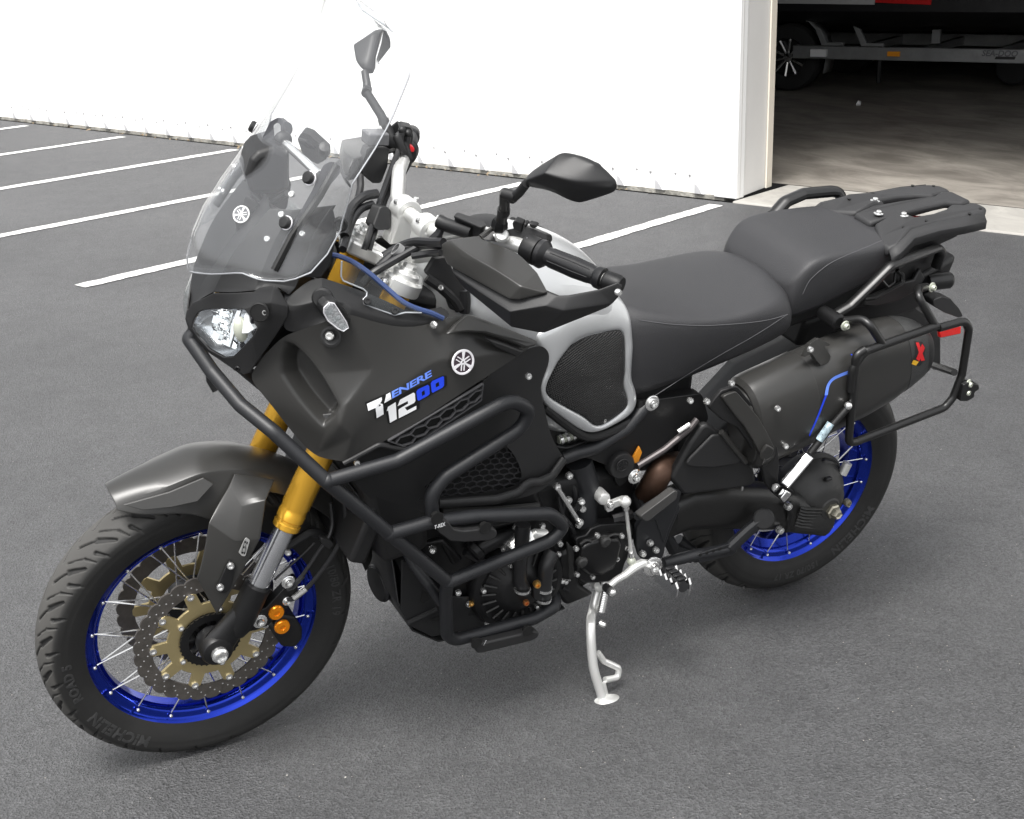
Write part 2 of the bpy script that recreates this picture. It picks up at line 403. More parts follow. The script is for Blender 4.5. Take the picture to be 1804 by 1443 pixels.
# concrete apron at the doorway and the floor inside
obj("apron", box(W3(CORNER-5.0, -4.92, -.02), (10.0, .70, .064), Matrix.Rotation(WA, 3, 'Z')), CONC2, bevel=.012)["kind"] = "structure"
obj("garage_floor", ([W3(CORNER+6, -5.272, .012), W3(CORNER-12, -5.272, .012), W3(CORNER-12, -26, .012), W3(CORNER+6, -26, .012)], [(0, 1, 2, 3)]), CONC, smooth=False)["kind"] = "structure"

# ---- white ribbed steel building
WALLW = mat("white_painted_steel", (.86, .86, .85), .45, 0, .05, 60, var=.02, vscale=2)
TRIM = mat("cream_trim_steel", (.78, .77, .75), .4, 0, .04, 60, var=.03, vscale=2)
SCREWM = mat("screw_zinc", (.42, .42, .42), .4, .6)
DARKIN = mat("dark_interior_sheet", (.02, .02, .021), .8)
bld = empty("building", W3(CORNER, N0, 0)); tag(bld, "white ribbed steel warehouse wall with an open roller doorway", "building")
def P(o): o.parent = bld; o.location = -Vector(bld.location); return o
WALLH = 5.2; RIB = .3048
# each sheet is one yard wide: three ribs, overlapped seams
rib0 = Vector((-3.067,-4.691,0)).dot(DW)
sheet_prof = []
for r in range(3):
    b0 = r*RIB
    sheet_prof += [(b0-.062, 0), (b0-.032, .032), (b0+.032, .032), (b0+.062, 0), (b0+.115, 0), (b0+.125, .004), (b0+.14, .004), (b0+.15, 0), (b0+.18, 0), (b0+.19, .004), (b0+.205, .004), (b0+.215, 0)]
sheet_prof.append((3*RIB-.062, 0))
first = None
SILL = .02
edge = CORNER+.14
for k in range(-1, 22):
    base = rib0 + .62 + k*3*RIB
    pr = [(max(edge, base+u-2*RIB-.0), h) for u, h in sheet_prof]
    if pr[-1][0] <= edge: continue
    lo = [W3(a, N0+h, SILL) for a, h in pr]; hi = [W3(a, N0+h, WALLH) for a, h in pr]
    w = P(obj("wall_sheet", sheet([lo, hi]), WALLW, angle=20))
# base angle behind the ribs, shade of the open rib ends put in as grey fins
mb = MB()
for k in range(0, 66):
    a = rib0 - 2*RIB + k*RIB + .62
    if a < edge: continue
    fin = [W3(a+.030, N0+.0345, .022), W3(a+.030, N0+.0345, .082), W3(a+.016, N0+.0345, .078), W3(a-.012, N0+.0345, .045), W3(a-.024, N0+.0345, .022)]
    if k < 42: P(obj("rib_end_shade", prism(fin, NW*.003), mat("grey_rib_shade", (.46, .46, .47), .8), smooth=False))
for k in range(0, 70):
    a = rib0 - 2*RIB + .62 + k*RIB*.5 - .045*(k % 2)
    if a < edge+.05: continue
    for zz in (.13,):
        mb.add(lathe([(.0085, 0), (.0085, .004), (.004, .007), (1e-6, .007)], W3(a+.09, N0+.002, zz+.012*math.sin(k*3)), NW, 8))
P(obj("screw_heads", mb, SCREWM))["kind"] = "stuff"
P(obj("base_footing", box(W3(CORNER+12.1, N0-.100, .006), (24, .24, .028), Matrix.Rotation(WA, 3, 'Z')), mat("mossy_footing", (.30, .29, .26), .9, 0, .8, 60, var=.5, vscale=12, bdist=.01)))
# corner trim and door jamb
P(obj("corner_trim", prism([W3(CORNER+.17, N0+.036, .012), W3(CORNER, N0+.036, .012), W3(CORNER, N0-.05, .012), W3(CORNER+.17, N0-.05, .012)], (0, 0, WALLH)), WALLW, bevel=.006))
jb = Vector((-3.59,-4.66,0)).dot(NW)
P(obj("door_jamb", prism([W3(CORNER+.006, N0+.012, .02), W3(CORNER-.002, N0+.012, .02), W3(CORNER+.040, jb+.04, .02), W3(CORNER+.046, jb-.02, .02), W3(CORNER+.12, jb-.02, .02), W3(CORNER+.12, N0-.06, .02)], (0, 0, WALLH)), TRIM, bevel=.004))
P(obj("jamb_edge_strip", prism([W3(CORNER+.036, jb+.035, .02), W3(CORNER+.028, jb+.030, .02), W3(CORNER+.034, jb-.045, .02), W3(CORNER+.08, jb-.045, .02)], (0, 0, WALLH)), mat("edge_strip_cream", (.78, .72, .62), .5)))
# far side of the doorway and the dark hall behind it
DOORW = 5.2
P(obj("door_jamb", prism([W3(CORNER-DOORW, N0+.03, 0), W3(CORNER-DOORW-.2, N0+.03, 0), W3(CORNER-DOORW-.2, jb-.03, 0), W3(CORNER-DOORW, jb-.03, 0)], (0, 0, WALLH)), TRIM, bevel=.004))
P(obj("door_lintel", box(W3(CORNER-DOORW/2, N0-.2, WALLH-.55), (DOORW+.4, .35, 1.1), Matrix.Rotation(WA, 3, 'Z')), WALLW))
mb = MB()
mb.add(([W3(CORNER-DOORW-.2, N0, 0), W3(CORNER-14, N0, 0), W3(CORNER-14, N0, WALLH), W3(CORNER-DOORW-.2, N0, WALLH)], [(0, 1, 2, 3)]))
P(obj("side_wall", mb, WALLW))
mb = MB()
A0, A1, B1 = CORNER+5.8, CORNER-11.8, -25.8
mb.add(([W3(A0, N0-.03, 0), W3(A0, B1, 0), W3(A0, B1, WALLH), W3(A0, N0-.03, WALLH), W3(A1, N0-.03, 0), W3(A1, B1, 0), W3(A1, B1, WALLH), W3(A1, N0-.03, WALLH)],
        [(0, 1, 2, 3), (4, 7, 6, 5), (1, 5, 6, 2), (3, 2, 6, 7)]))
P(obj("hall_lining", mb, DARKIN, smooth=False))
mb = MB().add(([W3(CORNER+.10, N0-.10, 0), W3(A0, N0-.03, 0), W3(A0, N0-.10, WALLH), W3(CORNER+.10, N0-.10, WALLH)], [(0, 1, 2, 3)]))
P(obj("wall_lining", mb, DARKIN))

# ---- boat on its trailer inside the hall, scrap of paper on the floor
TU = Vector((-.508, .861, 0)); TN = Vector((.861, .508, 0)); TO = Vector((-7.35, -9.08, .012))
def T3(u, n, z): return TO+TU*u+TN*n+Vector((0, 0, z))
GALV = mat("galvanised_steel", (.28, .285, .285), .45, .5, .3, 40, var=.15, vscale=8)
trl = empty("boat_trailer", TO); tag(trl, "galvanised boat trailer with spoked wheel parked in the dark hall", "trailer")
def TP(o): o.parent = trl; o.location = -Vector(trl.location); return o
TP(obj("frame_beam", prism([T3(.10, .28, .34), T3(.10, .28, .465), T3(.10, .20, .465), T3(.10, .20, .34)], TU*5.0), GALV, bevel=.006))
TP(obj("frame_beam", prism([T3(-.8, -1.5, .34), T3(-.8, -1.5, .465), T3(-.8, -1.58, .465), T3(-.8, -1.58, .34)], TU*5.6), GALV, bevel=.006))
for u in (.62, 1.28, 2.0, 3.4): TP(obj("cross_member", prism([T3(u, .20, .36), T3(u, .20, .44), T3(u+.06, .20, .44), T3(u+.06, .20, .36)], TN*-1.7), GALV, bevel=.004))
for u in (.40, .80):
    TP(obj("bunk_bracket", prism([T3(u, .285, .47), T3(u-.09, .285, .66), T3(u-.02, .285, .63), T3(u+.05, .285, .50), T3(u+.22, .285, .50), T3(u+.22, .285, .47)], TN*-.05), GALV, bevel=.004))
TP(obj("bunk_bracket", prism([T3(1.35, -.2, .47), T3(1.35, -.2, .60), T3(1.43, -.2, .60), T3(1.43, -.2, .47)], TN*-.05), GALV))
TYM = mat("trailer_tyre", (.012, .012, .012), .8, 0, .4, 60)
for n_, nm in ((.06, 0), (-1.75, 1)):
    w = TP(obj("trailer_wheel", lathe([(.19, -.09), (.27, -.10), (.315, -.085), (.335, -.05), (.335, .05), (.315, .085), (.27, .10), (.19, .09)], T3(0, n_, .335), TN, 36, closed=True), TYM))
    if nm == 0:
        TP(obj("wheel_rim", lathe([(.20, .05), (.205, .085), (.19, .09), (.17, .05), (1e-6, .03)], T3(0, n_, .335), TN, 28), mat("dark_wheel_face", (.01, .01, .01), .4)))
        for k in range(10):
            a = 2*math.pi*k/10+.2; d0 = (TU*math.cos(a)+Vector((0, 0, 1))*math.sin(a))
            TP(obj("wheel_spoke", tube([T3(0, n_+.075, .335)+d0*.045, T3(0, n_+.085, .335)+d0*.185], [.012, .016], 6), STEEL))
        TP(obj("wheel_cap", lathe([(.045, .05), (.045, .085), (1e-6, .095)], T3(0, n_, .335), TN, 18), STEEL))
    fr = []
    for k in range(9):
        a = rad(200-22*k*1.15); fr.append([T3(0, n_+q, .335)+(TU*-math.cos(a)+Vector((0, 0, 1))*math.sin(a))*.42 for q in (-.13, .13)])
    TP(obj("trailer_fender", sheet(fr), GALV, solid=.006))
TP(obj("side_marker", box(T3(1.13, .284, .405), (.12, .05, .045), Matrix((TU, TN, Vector((0, 0, 1)))).transposed()), mat("amber_marker", (.85, .32, .02), .35)))
TP(obj("tail_marker", box(T3(.38, .30, .40), (.16, .05, .07), Matrix((TU, TN, Vector((0, 0, 1)))).transposed()), mat("pale_marker", (.8, .8, .8), .4)))
TP(obj("beam_badge", prism([T3(2.08, .281, .375), T3(2.26, .281, .375), T3(2.27, .281, .40), T3(2.09, .281, .40)], TN*.003), BLACK))
TP(obj("beam_lettering", on_plane(text_mesh("SEA-DOO", .075, shear=.2, bold=.002), T3(2.12, .2825, .425), TU, (0, 0, 1)), mat("letter_grey", (.10, .10, .11), .5), smooth=False))
TP(obj("jack_post", tube([T3(.98, .25, .47), T3(.98, .25, .12)], .022, 10), BLACK))
TP(obj("jack_wheel", lathe([(.02, -.05), (.15, -.05), (.17, -.03), (.17, .03), (.15, .05), (.02, .05)], T3(2.0, -.9, .19), TN, 24), TYM))
HUL = mat("boat_cover_black", (.008, .008, .009), .5, 0, .3, 10, bdist=.02)
boat = obj("boat", loft([[T3(u, -.65+w, 1.9), T3(u, -.65+w, .80), T3(u, -.65+w*.86, .70), T3(u, -.65, .55), T3(u, -.65-w*.86, .78), T3(u, -.65-w, 1.0), T3(u, -.65-w, 1.9)] for u, w in ((-1.6, .92), (0, .98), (2, .98), (4, .9), (5.2, .6))]), HUL)
tag(boat, "dark boat hull with white and red stripe resting on the trailer", "boat")
def BP(o): o.parent = boat; return o
def stripe(u0, u1, m, nm): BP(obj(nm, prism([T3(u0, .338, .885), T3(u1, .338, .865), T3(u1+.04, .338, 1.2), T3(u0, .338, 1.2)], TN*.012), m))
stripe(-1.2, .93, mat("boat_white", (.5, .5, .5), .4), "hull_stripe"); stripe(.935, 1.47, mat("boat_red", (.6, .012, .012), .4), "hull_stripe")
sc = obj("paper_scrap", prism([Vector((-6.926,-7.613,0.016)), Vector((-6.957,-7.586,0.016)), Vector((-6.943,-7.566,0.05)), Vector((-6.953,-7.616,0.05))], (.01, .01, .012)), mat("scrap_white", (.8, .8, .8), .7)); tag(sc, "small white scrap of paper lying on the hall floor", "litter")
# dry leaves blown along the foot of the wall
LEAF = mat("dry_leaf", (.24, .18, .11), .8, var=.5, vscale=9)
rg = random.Random(5); mb = MB()
for k in range(130):
    a = CORNER+rg.uniform(.5, 9.5); n_ = N0+.06+abs(rg.gauss(0, .05)); c = W3(a, n_, .008); r = rg.uniform(.006, .020); t = rg.uniform(0, 6.28); ti = rg.uniform(-.5, .5)
    e1, e2 = Vector((math.cos(t), math.sin(t), ti))*r, Vector((-math.sin(t), math.cos(t), rg.uniform(-.4, .4)))*r*.55
    mb.add(([c-e1, c+e2+Vector((0, 0, .004)), c+e1, c-e2], [(0, 1, 2, 3)]))
lv = obj("leaf_litter", mb, LEAF, smooth=False); tag(lv, "dry brown leaves and grit along the foot of the white wall", "leaves", kind="stuff")
mb = MB()
for k in range(260):
    x, y = rg.uniform(-3, 3.0), rg.uniform(-4, 1.6); r = abs(rg.gauss(0, .0009))+.0007; c = Vector((x, y, r*.6))
    mb.add(([c+Vector((r*math.cos(q), r*math.sin(q), rg.uniform(-.4, .4)*r)) for q in (0, 1.5, 3, 4.6)]+[c+Vector((0, 0, r))], [(0, 1, 4), (1, 2, 4), (2, 3, 4), (3, 0, 4)]))
gt = obj("loose_grit", mb, mat("pale_grit", (.30, .29, .27), .6, var=.4, vscale=3), smooth=False); tag(gt, "pale grit scattered over the asphalt", "grit", kind="stuff")


# ================================================================ MOTORCYCLE
LEAN = 0.1987
RC = .06
bike = empty("motorcycle", (0, -RC*math.sin(LEAN), RC*(1-math.cos(LEAN))), rot=(-LEAN, 0, 0))
tag(bike, "matte black adventure motorcycle with blue spoked wheels leaning on its side stand", "motorcycle")
AX_F = Vector((1.542, 0, .3293)); AX_R = Vector((0, 0, .3209))

def arc(a, r, n, c=(0, 0)): return [(c[0]+r*math.cos(rad(t)), c[1]+r*math.sin(rad(t))) for t in np.linspace(a[0], a[1], n)]
def tyre_geo(R, hw, rim_r, rim_hw, groove, nth=900):
    """torus-like tyre with grooves really cut into the tread; wheel axis = y, centre at origin"""
    # half profile: crown arc, shoulder, sidewall, bead
    prof = []
    sec = R-rim_r
    for s in np.linspace(0, 1, 34):          # crown
        a = s*1.12; cr = hw*1.06
        prof.append((cr*math.sin(a)*.985, R-cr*.80*(1-math.cos(a))))
    y1, r1 = prof[-1]
    for s in np.linspace(0, 1, 14)[1:]:
        y = y1+(hw-y1)*math.sin(s*math.pi/2*.999) if s < .5 else None
        t = s; yy = (1-t)**2*y1+2*t*(1-t)*(hw*1.035)+t*t*(rim_hw+.004); rr = (1-t)**2*r1+2*t*(1-t)*(r1-.45*(r1-rim_r))+t*t*(rim_r-.004)
        prof.append((yy, rr))
    half = np.array(prof); full = np.vstack([half[::-1]*[-1, 1], half[1:]]); n = len(full)
    arc_s = np.concatenate([[0], np.cumsum(np.hypot(*np.diff(full, axis=0).T))]); arc_s -= arc_s[n//2]
    th = np.linspace(0, 2*np.pi, nth, endpoint=False)
    T, S = np.meshgrid(th, arc_s, indexing='ij')
    depth = groove(T, S, R)
    # normals of the profile
    d = np.gradient(full, axis=0); nrm = np.stack([-d[:, 1], d[:, 0]], 1); nrm /= np.linalg.norm(nrm, axis=1)[:, None]
    if nrm[n//2, 1] < 0: nrm = -nrm
    Y = full[None, :, 0]-depth*nrm[None, :, 0]; RR = full[None, :, 1]-depth*nrm[None, :, 1]
    # two raised rings on the sidewall
    co = np.stack([RR*np.cos(T), Y+0*T, RR*np.sin(T)], -1).reshape(-1, 3)
    i = np.arange(nth)[:, None]; k = np.arange(n-1)[None, :]; j = (i+1) % nth
    F = np.stack([i*n+k, i*n+k+1, j*n+k+1, j*n+k], -1).reshape(-1, 4)
    me = bpy.data.meshes.new("tyre"); me.vertices.add(len(co)); me.vertices.foreach_set("co", co.astype(np.float32).ravel())
    me.loops.add(F.size); me.loops.foreach_set("vertex_index", F.ravel().astype(np.int32))
    me.polygons.add(len(F)); me.polygons.foreach_set("loop_start", np.arange(0, F.size, 4, dtype=np.int32))
    me.update(calc_edges=True); me.validate(); me.shade_smooth()
    lim = arc_s[n//2+33]; wear = np.clip((lim*.96-np.abs(S))/(lim*.12), 0, 1)*np.clip(1-depth/.0015, 0, 1)*(.75+.25*np.sin(T*3+S*40))
    at_ = me.attributes.new("wear", 'FLOAT', 'POINT'); at_.data.foreach_set("value", wear.astype(np.float32).ravel()); return me, half
def groove_fn(npitch, width, segs, ring=None):
    """segs: polylines in (fraction of pitch, lateral metres)"""
    def fn(T, S, R):
        out = np.zeros_like(T); pitch = 2*np.pi/npitch; u = (T % pitch)/pitch
        L = pitch*R; sgn = np.where(S >= 0, 0., .5)
        uu = (u+sgn) % 1; A = np.abs(S)
        for (x0, y0, x1, y1, w) in segs:
            for sh in (-1, 0, 1):
                px, py = (uu+sh)*L, A
                ax, ay, bx, by = x0*L, y0, x1*L, y1
                t = np.clip(((px-ax)*(bx-ax)+(py-ay)*(by-ay))/((bx-ax)**2+(by-ay)**2), 0, 1)
                dd = np.hypot(px-ax-t*(bx-ax), py-ay-t*(by-ay))
                out = np.maximum(out, np.clip((w*(1-.45*t)-dd)/.0012, 0, 1)*.0055)
        # shallow moulded lines at the shoulder
        if ring: 
            for rr_, d_ in ring: out = np.maximum(out, np.clip((.0016-np.abs(A-rr_))/.0012, 0, 1)*d_)
        return out
    return fn
gf = groove_fn(24, .003, [(.05, .006, .50, .026, .0034), (.50, .026, .86, .050, .0062), (.62, .010, 1.02, .036, .0020), (1.02, .036, 1.16, .058, .0024), (.30, .044, .46, .064, .0048)], ring=[(.079, .001), (.112, .0012)])
gr = groove_fn(24, .003, [(.05, .010, .50, .036, .0036), (.50, .036, .86, .068, .0066), (.62, .014, 1.02, .050, .0022), (1.02, .050, 1.16, .080, .0026)], ring=[(.102, .001), (.140, .0012)])

def wrap_text(body, size, r, ang, yfun, bold=.0, flip=False, ext=.0006, spacing=1.05):
    """lettering bent round a sidewall; baseline radius r, centred on angle ang; reads from +y"""
    v, f = text_mesh(body, size, bold=bold, extrude=ext, spacing=spacing); out = []
    for p in v:
        rr = r+p[1]; a = ang-p[0]/r
        y, ny = yfun(rr); out.append(Vector((rr*math.cos(a)*-1, y+p[2]+.0004, rr*math.sin(a))))
    return out, f
def side_y(half):
    ys = half[:, 0]; rs = half[:, 1]
    def fn(r):
        o = np.argsort(rs[34:]); return float(np.interp(r, rs[34:][o], ys[34:][o])), 0
    return fn

def rim_profile(rl, hw, well):
    """closed cross-section (radius, y)"""
    o = [(rl, hw), (rl-.002, hw+.003), (rl-.008, hw+.004), (rl-.013, hw+.001), (rl-.016, hw-.006), (rl-.022, hw-.010), (rl-.030, hw-.011), (rl-.036, hw-.016), (rl-.039, hw-.024)]
    mid = [(well-.002, hw*.35)]
    half = o+mid
    out = half+[(r, -y) for r, y in half[::-1]]
    inner = [(rl-.004, -hw+.004), (rl-.012, -hw+.008), (rl-.024, -hw*.6), (well+.006, -hw*.2), (well+.006, hw*.2), (rl-.024, hw*.6), (rl-.012, hw-.008), (rl-.004, hw-.004)]
    return out+inner
def make_wheel(name, axle, R, hw, rim_r, rim_hw, lip_r, groove, hub_r, hub_hw, nsp):
    w = empty(name, axle, bike)
    me, half = tyre_geo(R, hw, rim_r, rim_hw, groove)
    obj("tyre", me, RUBBER, w)
    well = lip_r-(.042 if R > .325 else .056)
    obj("rim", lathe(rim_profile(lip_r, rim_hw, well), (0, 0, 0), (0, 1, 0), 96, closed=True), BLUE, w, angle=40)
    # hub: flanged barrel
    hp = [(.018, -hub_hw-.012), (hub_r*.62, -hub_hw-.010), (hub_r, -hub_hw), (hub_r, -hub_hw+.008), (hub_r*.62, -hub_hw+.018), (hub_r*.55, 0), (hub_r*.62, hub_hw-.018), (hub_r, hub_hw-.008), (hub_r, hub_hw), (hub_r*.62, hub_hw+.010), (.018, hub_hw+.012)]
    obj("hub", lathe(hp, (0, 0, 0), (0, 1, 0), 48), ALLOYB, w)
    # crossed spokes: each is a straight wire with its nipple and head
    def spoke_geo(side, sgn):
        a0 = 0.; a1 = sgn*rad(31)
        p0 = Vector((hub_r*.93*math.cos(a1), side*(hub_hw-.004), hub_r*.93*math.sin(a1)))
        r1 = lip_r-.0335; p1 = Vector((r1*math.cos(a0), side*(rim_hw-.010), r1*math.sin(a0)))
        mb = MB().add(tube([p0, p1], .0017, 6)); d = (p1-p0).normalized()
        mb.add(tube([p0-d*.003, p0+d*.016], .0030, 6))
        mb.add(sphere(p1+Vector((0, side*.0065, 0))+d*.006, .0042, 10)); return mb
    protos = {}
    for i in range(nsp):
        side = 1 if i % 2 else -1; sgn = 1 if (i//2) % 2 else -1
        if (side, sgn) not in protos:
            o = obj("spoke", spoke_geo(side, sgn), STEEL, w); protos[side, sgn] = o.data
        else: o = bpy.data.objects.new("spoke", protos[side, sgn]); COL.objects.link(o); o.parent = w
        o.rotation_euler = (0, -2*math.pi*i/nsp, 0)
    return w, half
fw, halfF = make_wheel("front_wheel", AX_F, .3293, .0560, .2455, .034, .2560, gf, .060, .036, 36)
fw.rotation_euler = (0, 0, -.0155)
rw, halfR = make_wheel("rear_wheel", AX_R, .3209, .0760, .2225, .053, .2330, gr, .070, .044, 36)
yF, yR = side_y(halfF), side_y(halfR)
# raised sidewall lettering (angles: 0 = towards the front of the machine seen from its left, anticlockwise)
def letters(w, body, size, r, deg, yf, bold=.001, spacing=1.08):
    obj("sidewall_lettering", wrap_text(body, size, r, rad(deg), yf, bold=bold, spacing=spacing), RUBTEXT, w, smooth=False)
letters(fw, "MICHELIN", .033, .281, 226, yF, .0012)
letters(fw, "ROAD 5", .026, .281, 190, yF, .0010)
letters(fw, "110/80 ZR 19", .025, .281, 8, yF, .0006)
letters(rw, "MICHELIN", .034, .258, -42, yR, .0012)
letters(rw, "150/70 ZR 17", .024, .258, -86, yR, .0006)

# ---- brake discs (petal edge, drilled) with bronze carrier
def disc_geo(R0, R1, t, petals, wav, holes):
    v, f = [], []; n = 180
    for side in (-1, 1):
        for i in range(n):
            a = 2*math.pi*i/n; ro = R1+wav*(abs(math.sin(petals*a/2))**.6)
            v.append((R0*math.cos(a), side*t, R0*math.sin(a))); v.append((ro*math.cos(a), side*t, ro*math.sin(a)))
    o = 2*n
    for i in range(n):
        j = (i+1) % n
        f += [(2*i, 2*i+1, 2*j+1, 2*j), (o+2*i, o+2*j, o+2*j+1, o+2*i+1), (2*i+1, o+2*i+1, o+2*j+1, 2*j+1), (2*i, 2*j, o+2*j, o+2*i)]
    return v, f
def carrier_geo(ri, ro, t, n=10):
    """ring with lobes towards the disc and triangular windows"""
    mb = MB(); N = 120; pr = []
    for i in range(N):
        a = 2*math.pi*i/N; l = min(1, max(0, math.cos(n*a)-.1)*2.2); pr.append((a, ro-.034+.034*l))
    v, f = [], []
    for s in (-t, t):
        for a, r in pr: v += [(ri*math.cos(a), s, ri*math.sin(a)), (r*math.cos(a), s, r*math.sin(a))]
    o = 2*N
    for i in range(N):
        j = (i+1) % N; f += [(2*i, 2*i+1, 2*j+1, 2*j), (o+2*i, o+2*j, o+2*j+1, o+2*i+1), (2*i+1, o+2*i+1, o+2*j+1, 2*j+1), (2*i, 2*j, o+2*j, o+2*i)]
    return v, f
def ring_marks(R, n, r, y, ph=0, h=.0014, axis=1):
    mb = MB()
    for i in range(n):
        a = 2*math.pi*(i+ph)/n
        mb.add(lathe([(r, 0), (r, h), (r*.55, h), (r*.5, h*.2), (1e-6, h*.2)], (R*math.cos(a), y, R*math.sin(a)), (0, axis, 0), 10))
    return mb
def hole_marks(R, n, r, y, ph=0):
    mb = MB()
    for i in range(n):
        a = 2*math.pi*(i+ph)/n; mb.add(lathe([(r, 0), (r*.5, .0003), (1e-6, .0003)], (R*math.cos(a), y, R*math.sin(a)), (0, 1, 0), 8))
    return mb
HOLEL = mat("drilled_hole_light", (.5, .5, .5), .4, .3)
def disc_set(w, y, Rd, band, rc0, rc1, sgn=1, nl=10, mats=(DISC, GOLDC)):
    d = obj("brake_disc", disc_geo(Rd-band, Rd-.005, .0024, 30, .006, None), mats[0], w, smooth=False); d.location = (0, y, 0)
    c = obj("disc_carrier", carrier_geo(rc0, rc1, .003, nl), mats[1], w, smooth=False, bevel=.001); c.location = (0, y, 0)
    mb = MB()
    for k, (fr, ph) in enumerate(((.25, 0), (.5, .33), (.75, .66))):
        mb.add(hole_marks(Rd-band*fr, 30, .0017, .0025*sgn, ph))
    h = obj("disc_drilling", mb, HOLEL, w, smooth=False); h.location = (0, y, 0); h["kind"] = "stuff"
    mb = MB().add(ring_marks(rc1-.006, nl, .0075, .003*sgn, 0, .003, sgn))
    mb.add(ring_marks(rc0+.010, nl//2, .006, .003*sgn, .5, .004, sgn))
    b = obj("disc_rivets", mb, STEEL, w); b["kind"] = "stuff"; b.location = (0, y, 0)
    return d
disc_set(fw, .070, .155, .036, .062, .123)
disc_set(fw, -.070, .155, .036, .062, .123, -1)
disc_set(rw, -.085, .141, .036, .055, .110, -1, mats=(DISC, ALLOYB))
obj("tone_ring", disc_geo(.046, .0655, .0015, 36, -.003, None), ALLOYB, fw, smooth=False).location = (0, .078, 0)
# hub windows seen inside the carrier
mb = MB()
for i in range(8):
    a = 2*math.pi*i/8; mb.add(box((.045*math.cos(a), .062, .045*math.sin(a)), (.034, .018, .007), Matrix.Rotation(-a, 3, 'Y')))
obj("hub_ribs", mb, ALLOYB, fw, bevel=.002)
# tyre valve
obj("valve", tube([(.2*math.cos(rad(222)), .012, .214*math.sin(rad(222))), (.175*math.cos(rad(222)), .02, .175*math.sin(rad(222)))], .0045, 8), HOSE, fw)

# ---------------------------------------------------------------- front fork
FT = Vector((1.151, 0, 1.083)); FB = Vector((1.468, 0, .421)); FD = (FT-FB).normalized(); FN = Vector((FD.z, 0, -FD.x))
def fk(s, y, off=0): return FB+FD*s+FN*off+Vector((0, y, 0))     # s metres up the leg
YF = .105
def fork_leg(sy):
    leg = obj("fork_leg", lathe([(.0215, -.05), (.0215, .23)], fk(0, YF*sy), FD, 28), SLIDER, bike)
    g = [(.0265, .178), (.0285, .180), (.0285, .190), (.0265, .192), (.0265, .198), (.0285, .200), (.0285, .214), (.0268, .218), (.0268, .226), (.0285, .230), (.0285, .50), (.0270, .51), (.0270, .712)]
    obj("gold_tube", lathe(g, fk(0, YF*sy), FD, 32), GOLD, leg)
    # foot: socket, ear to the axle
    mb = MB().add(lathe([(.024, .045), (.0275, .04), (.0285, -.02), (.027, -.055), (.020, -.075), (1e-6, -.078)], fk(0, YF*sy), FD, 24))
    obj("axle_foot", mb, ALLOYB, leg)
    a = AX_F+Vector((0, YF*sy, 0))
    rings = []
    for t, wy, wn in ((0, .021, .026), (.35, .020, .029), (.75, .021, .033), (1.0, .022, .034)):
        c = lerp(fk(-.03, YF*sy, .004), a, t); d = (a-fk(-.03, YF*sy)).normalized(); q = Vector((d.z, 0, -d.x))
        rings.append([c+Vector((0, wy*math.cos(x), 0))+q*wn*math.sin(x) for x in np.linspace(0, 2*math.pi, 16, endpoint=False)])
    obj("axle_clamp", loft(rings), ALLOYB, leg)
    obj("axle_boss", lathe([(.033, -.03), (.034, .012), (.030, .020), (.022, .024), (1e-6, .024)], a, (0, sy, 0), 28), ALLOYB, leg)
    obj("axle_nut", lathe([(.017, .024), (.017, .032), (.0125, .036), (.0125, .040), (.010, .0405), (.0085, .034), (1e-6, .034)], a, (0, sy, 0), 24), STEEL, leg)
    return leg
legL = fork_leg(1); legR = fork_leg(-1)


# ---------------------------------------------------------------- front mudguard
crease = [(1.704,0.036,0.673),(1.656,0.046,0.6875),(1.605,0.054,0.6966),(1.559,0.056,0.7096),(1.528,0.058,0.7155)]
edge = [(1.703,0.046,0.6615),(1.661,0.064,0.6491),(1.614,0.078,0.6514),(1.569,0.08,0.6419),(1.536,0.082,0.6205)]
rowsC = [Vector(p) for p in crease]; rowsE = [Vector(p) for p in edge]
def pol(a, r, y): return AX_F+Vector((r*math.cos(rad(a)), y, r*math.sin(rad(a))))
aC = math.degrees(math.atan2(rowsC[-1].z-AX_F.z, rowsC[-1].x-AX_F.x)); rC_ = math.hypot(rowsC[-1].z-AX_F.z, rowsC[-1].x-AX_F.x)
for k, t in enumerate((.14, .32, .55, .78, 1.0)):
    a = aC+(166-aC)*t; rowsC.append(pol(a, rC_+(.372-rC_)*min(1, t*1.3), .058)); rowsE.append(pol(a+1, .345+.01*(1-t), .080))
mid = []
rows = []
for c, e in zip(rowsC, rowsE):
    sp = Vector((c.x, 0, c.z))+(Vector((c.x, 0, c.z))-Vector((AX_F.x, 0, AX_F.z))).normalized()*.013
    h = Vector((c.x, c.y*.55, c.z))+(Vector((c.x, 0, c.z))-Vector((AX_F.x, 0, AX_F.z))).normalized()*.010
    rows.append([sp, h, c, e])
mud = obj("front_mudguard", sheet(rows), SATIN, bike, mirror=True, solid=.0035, bevel=.004, seg=2, sub=2, ba=40)
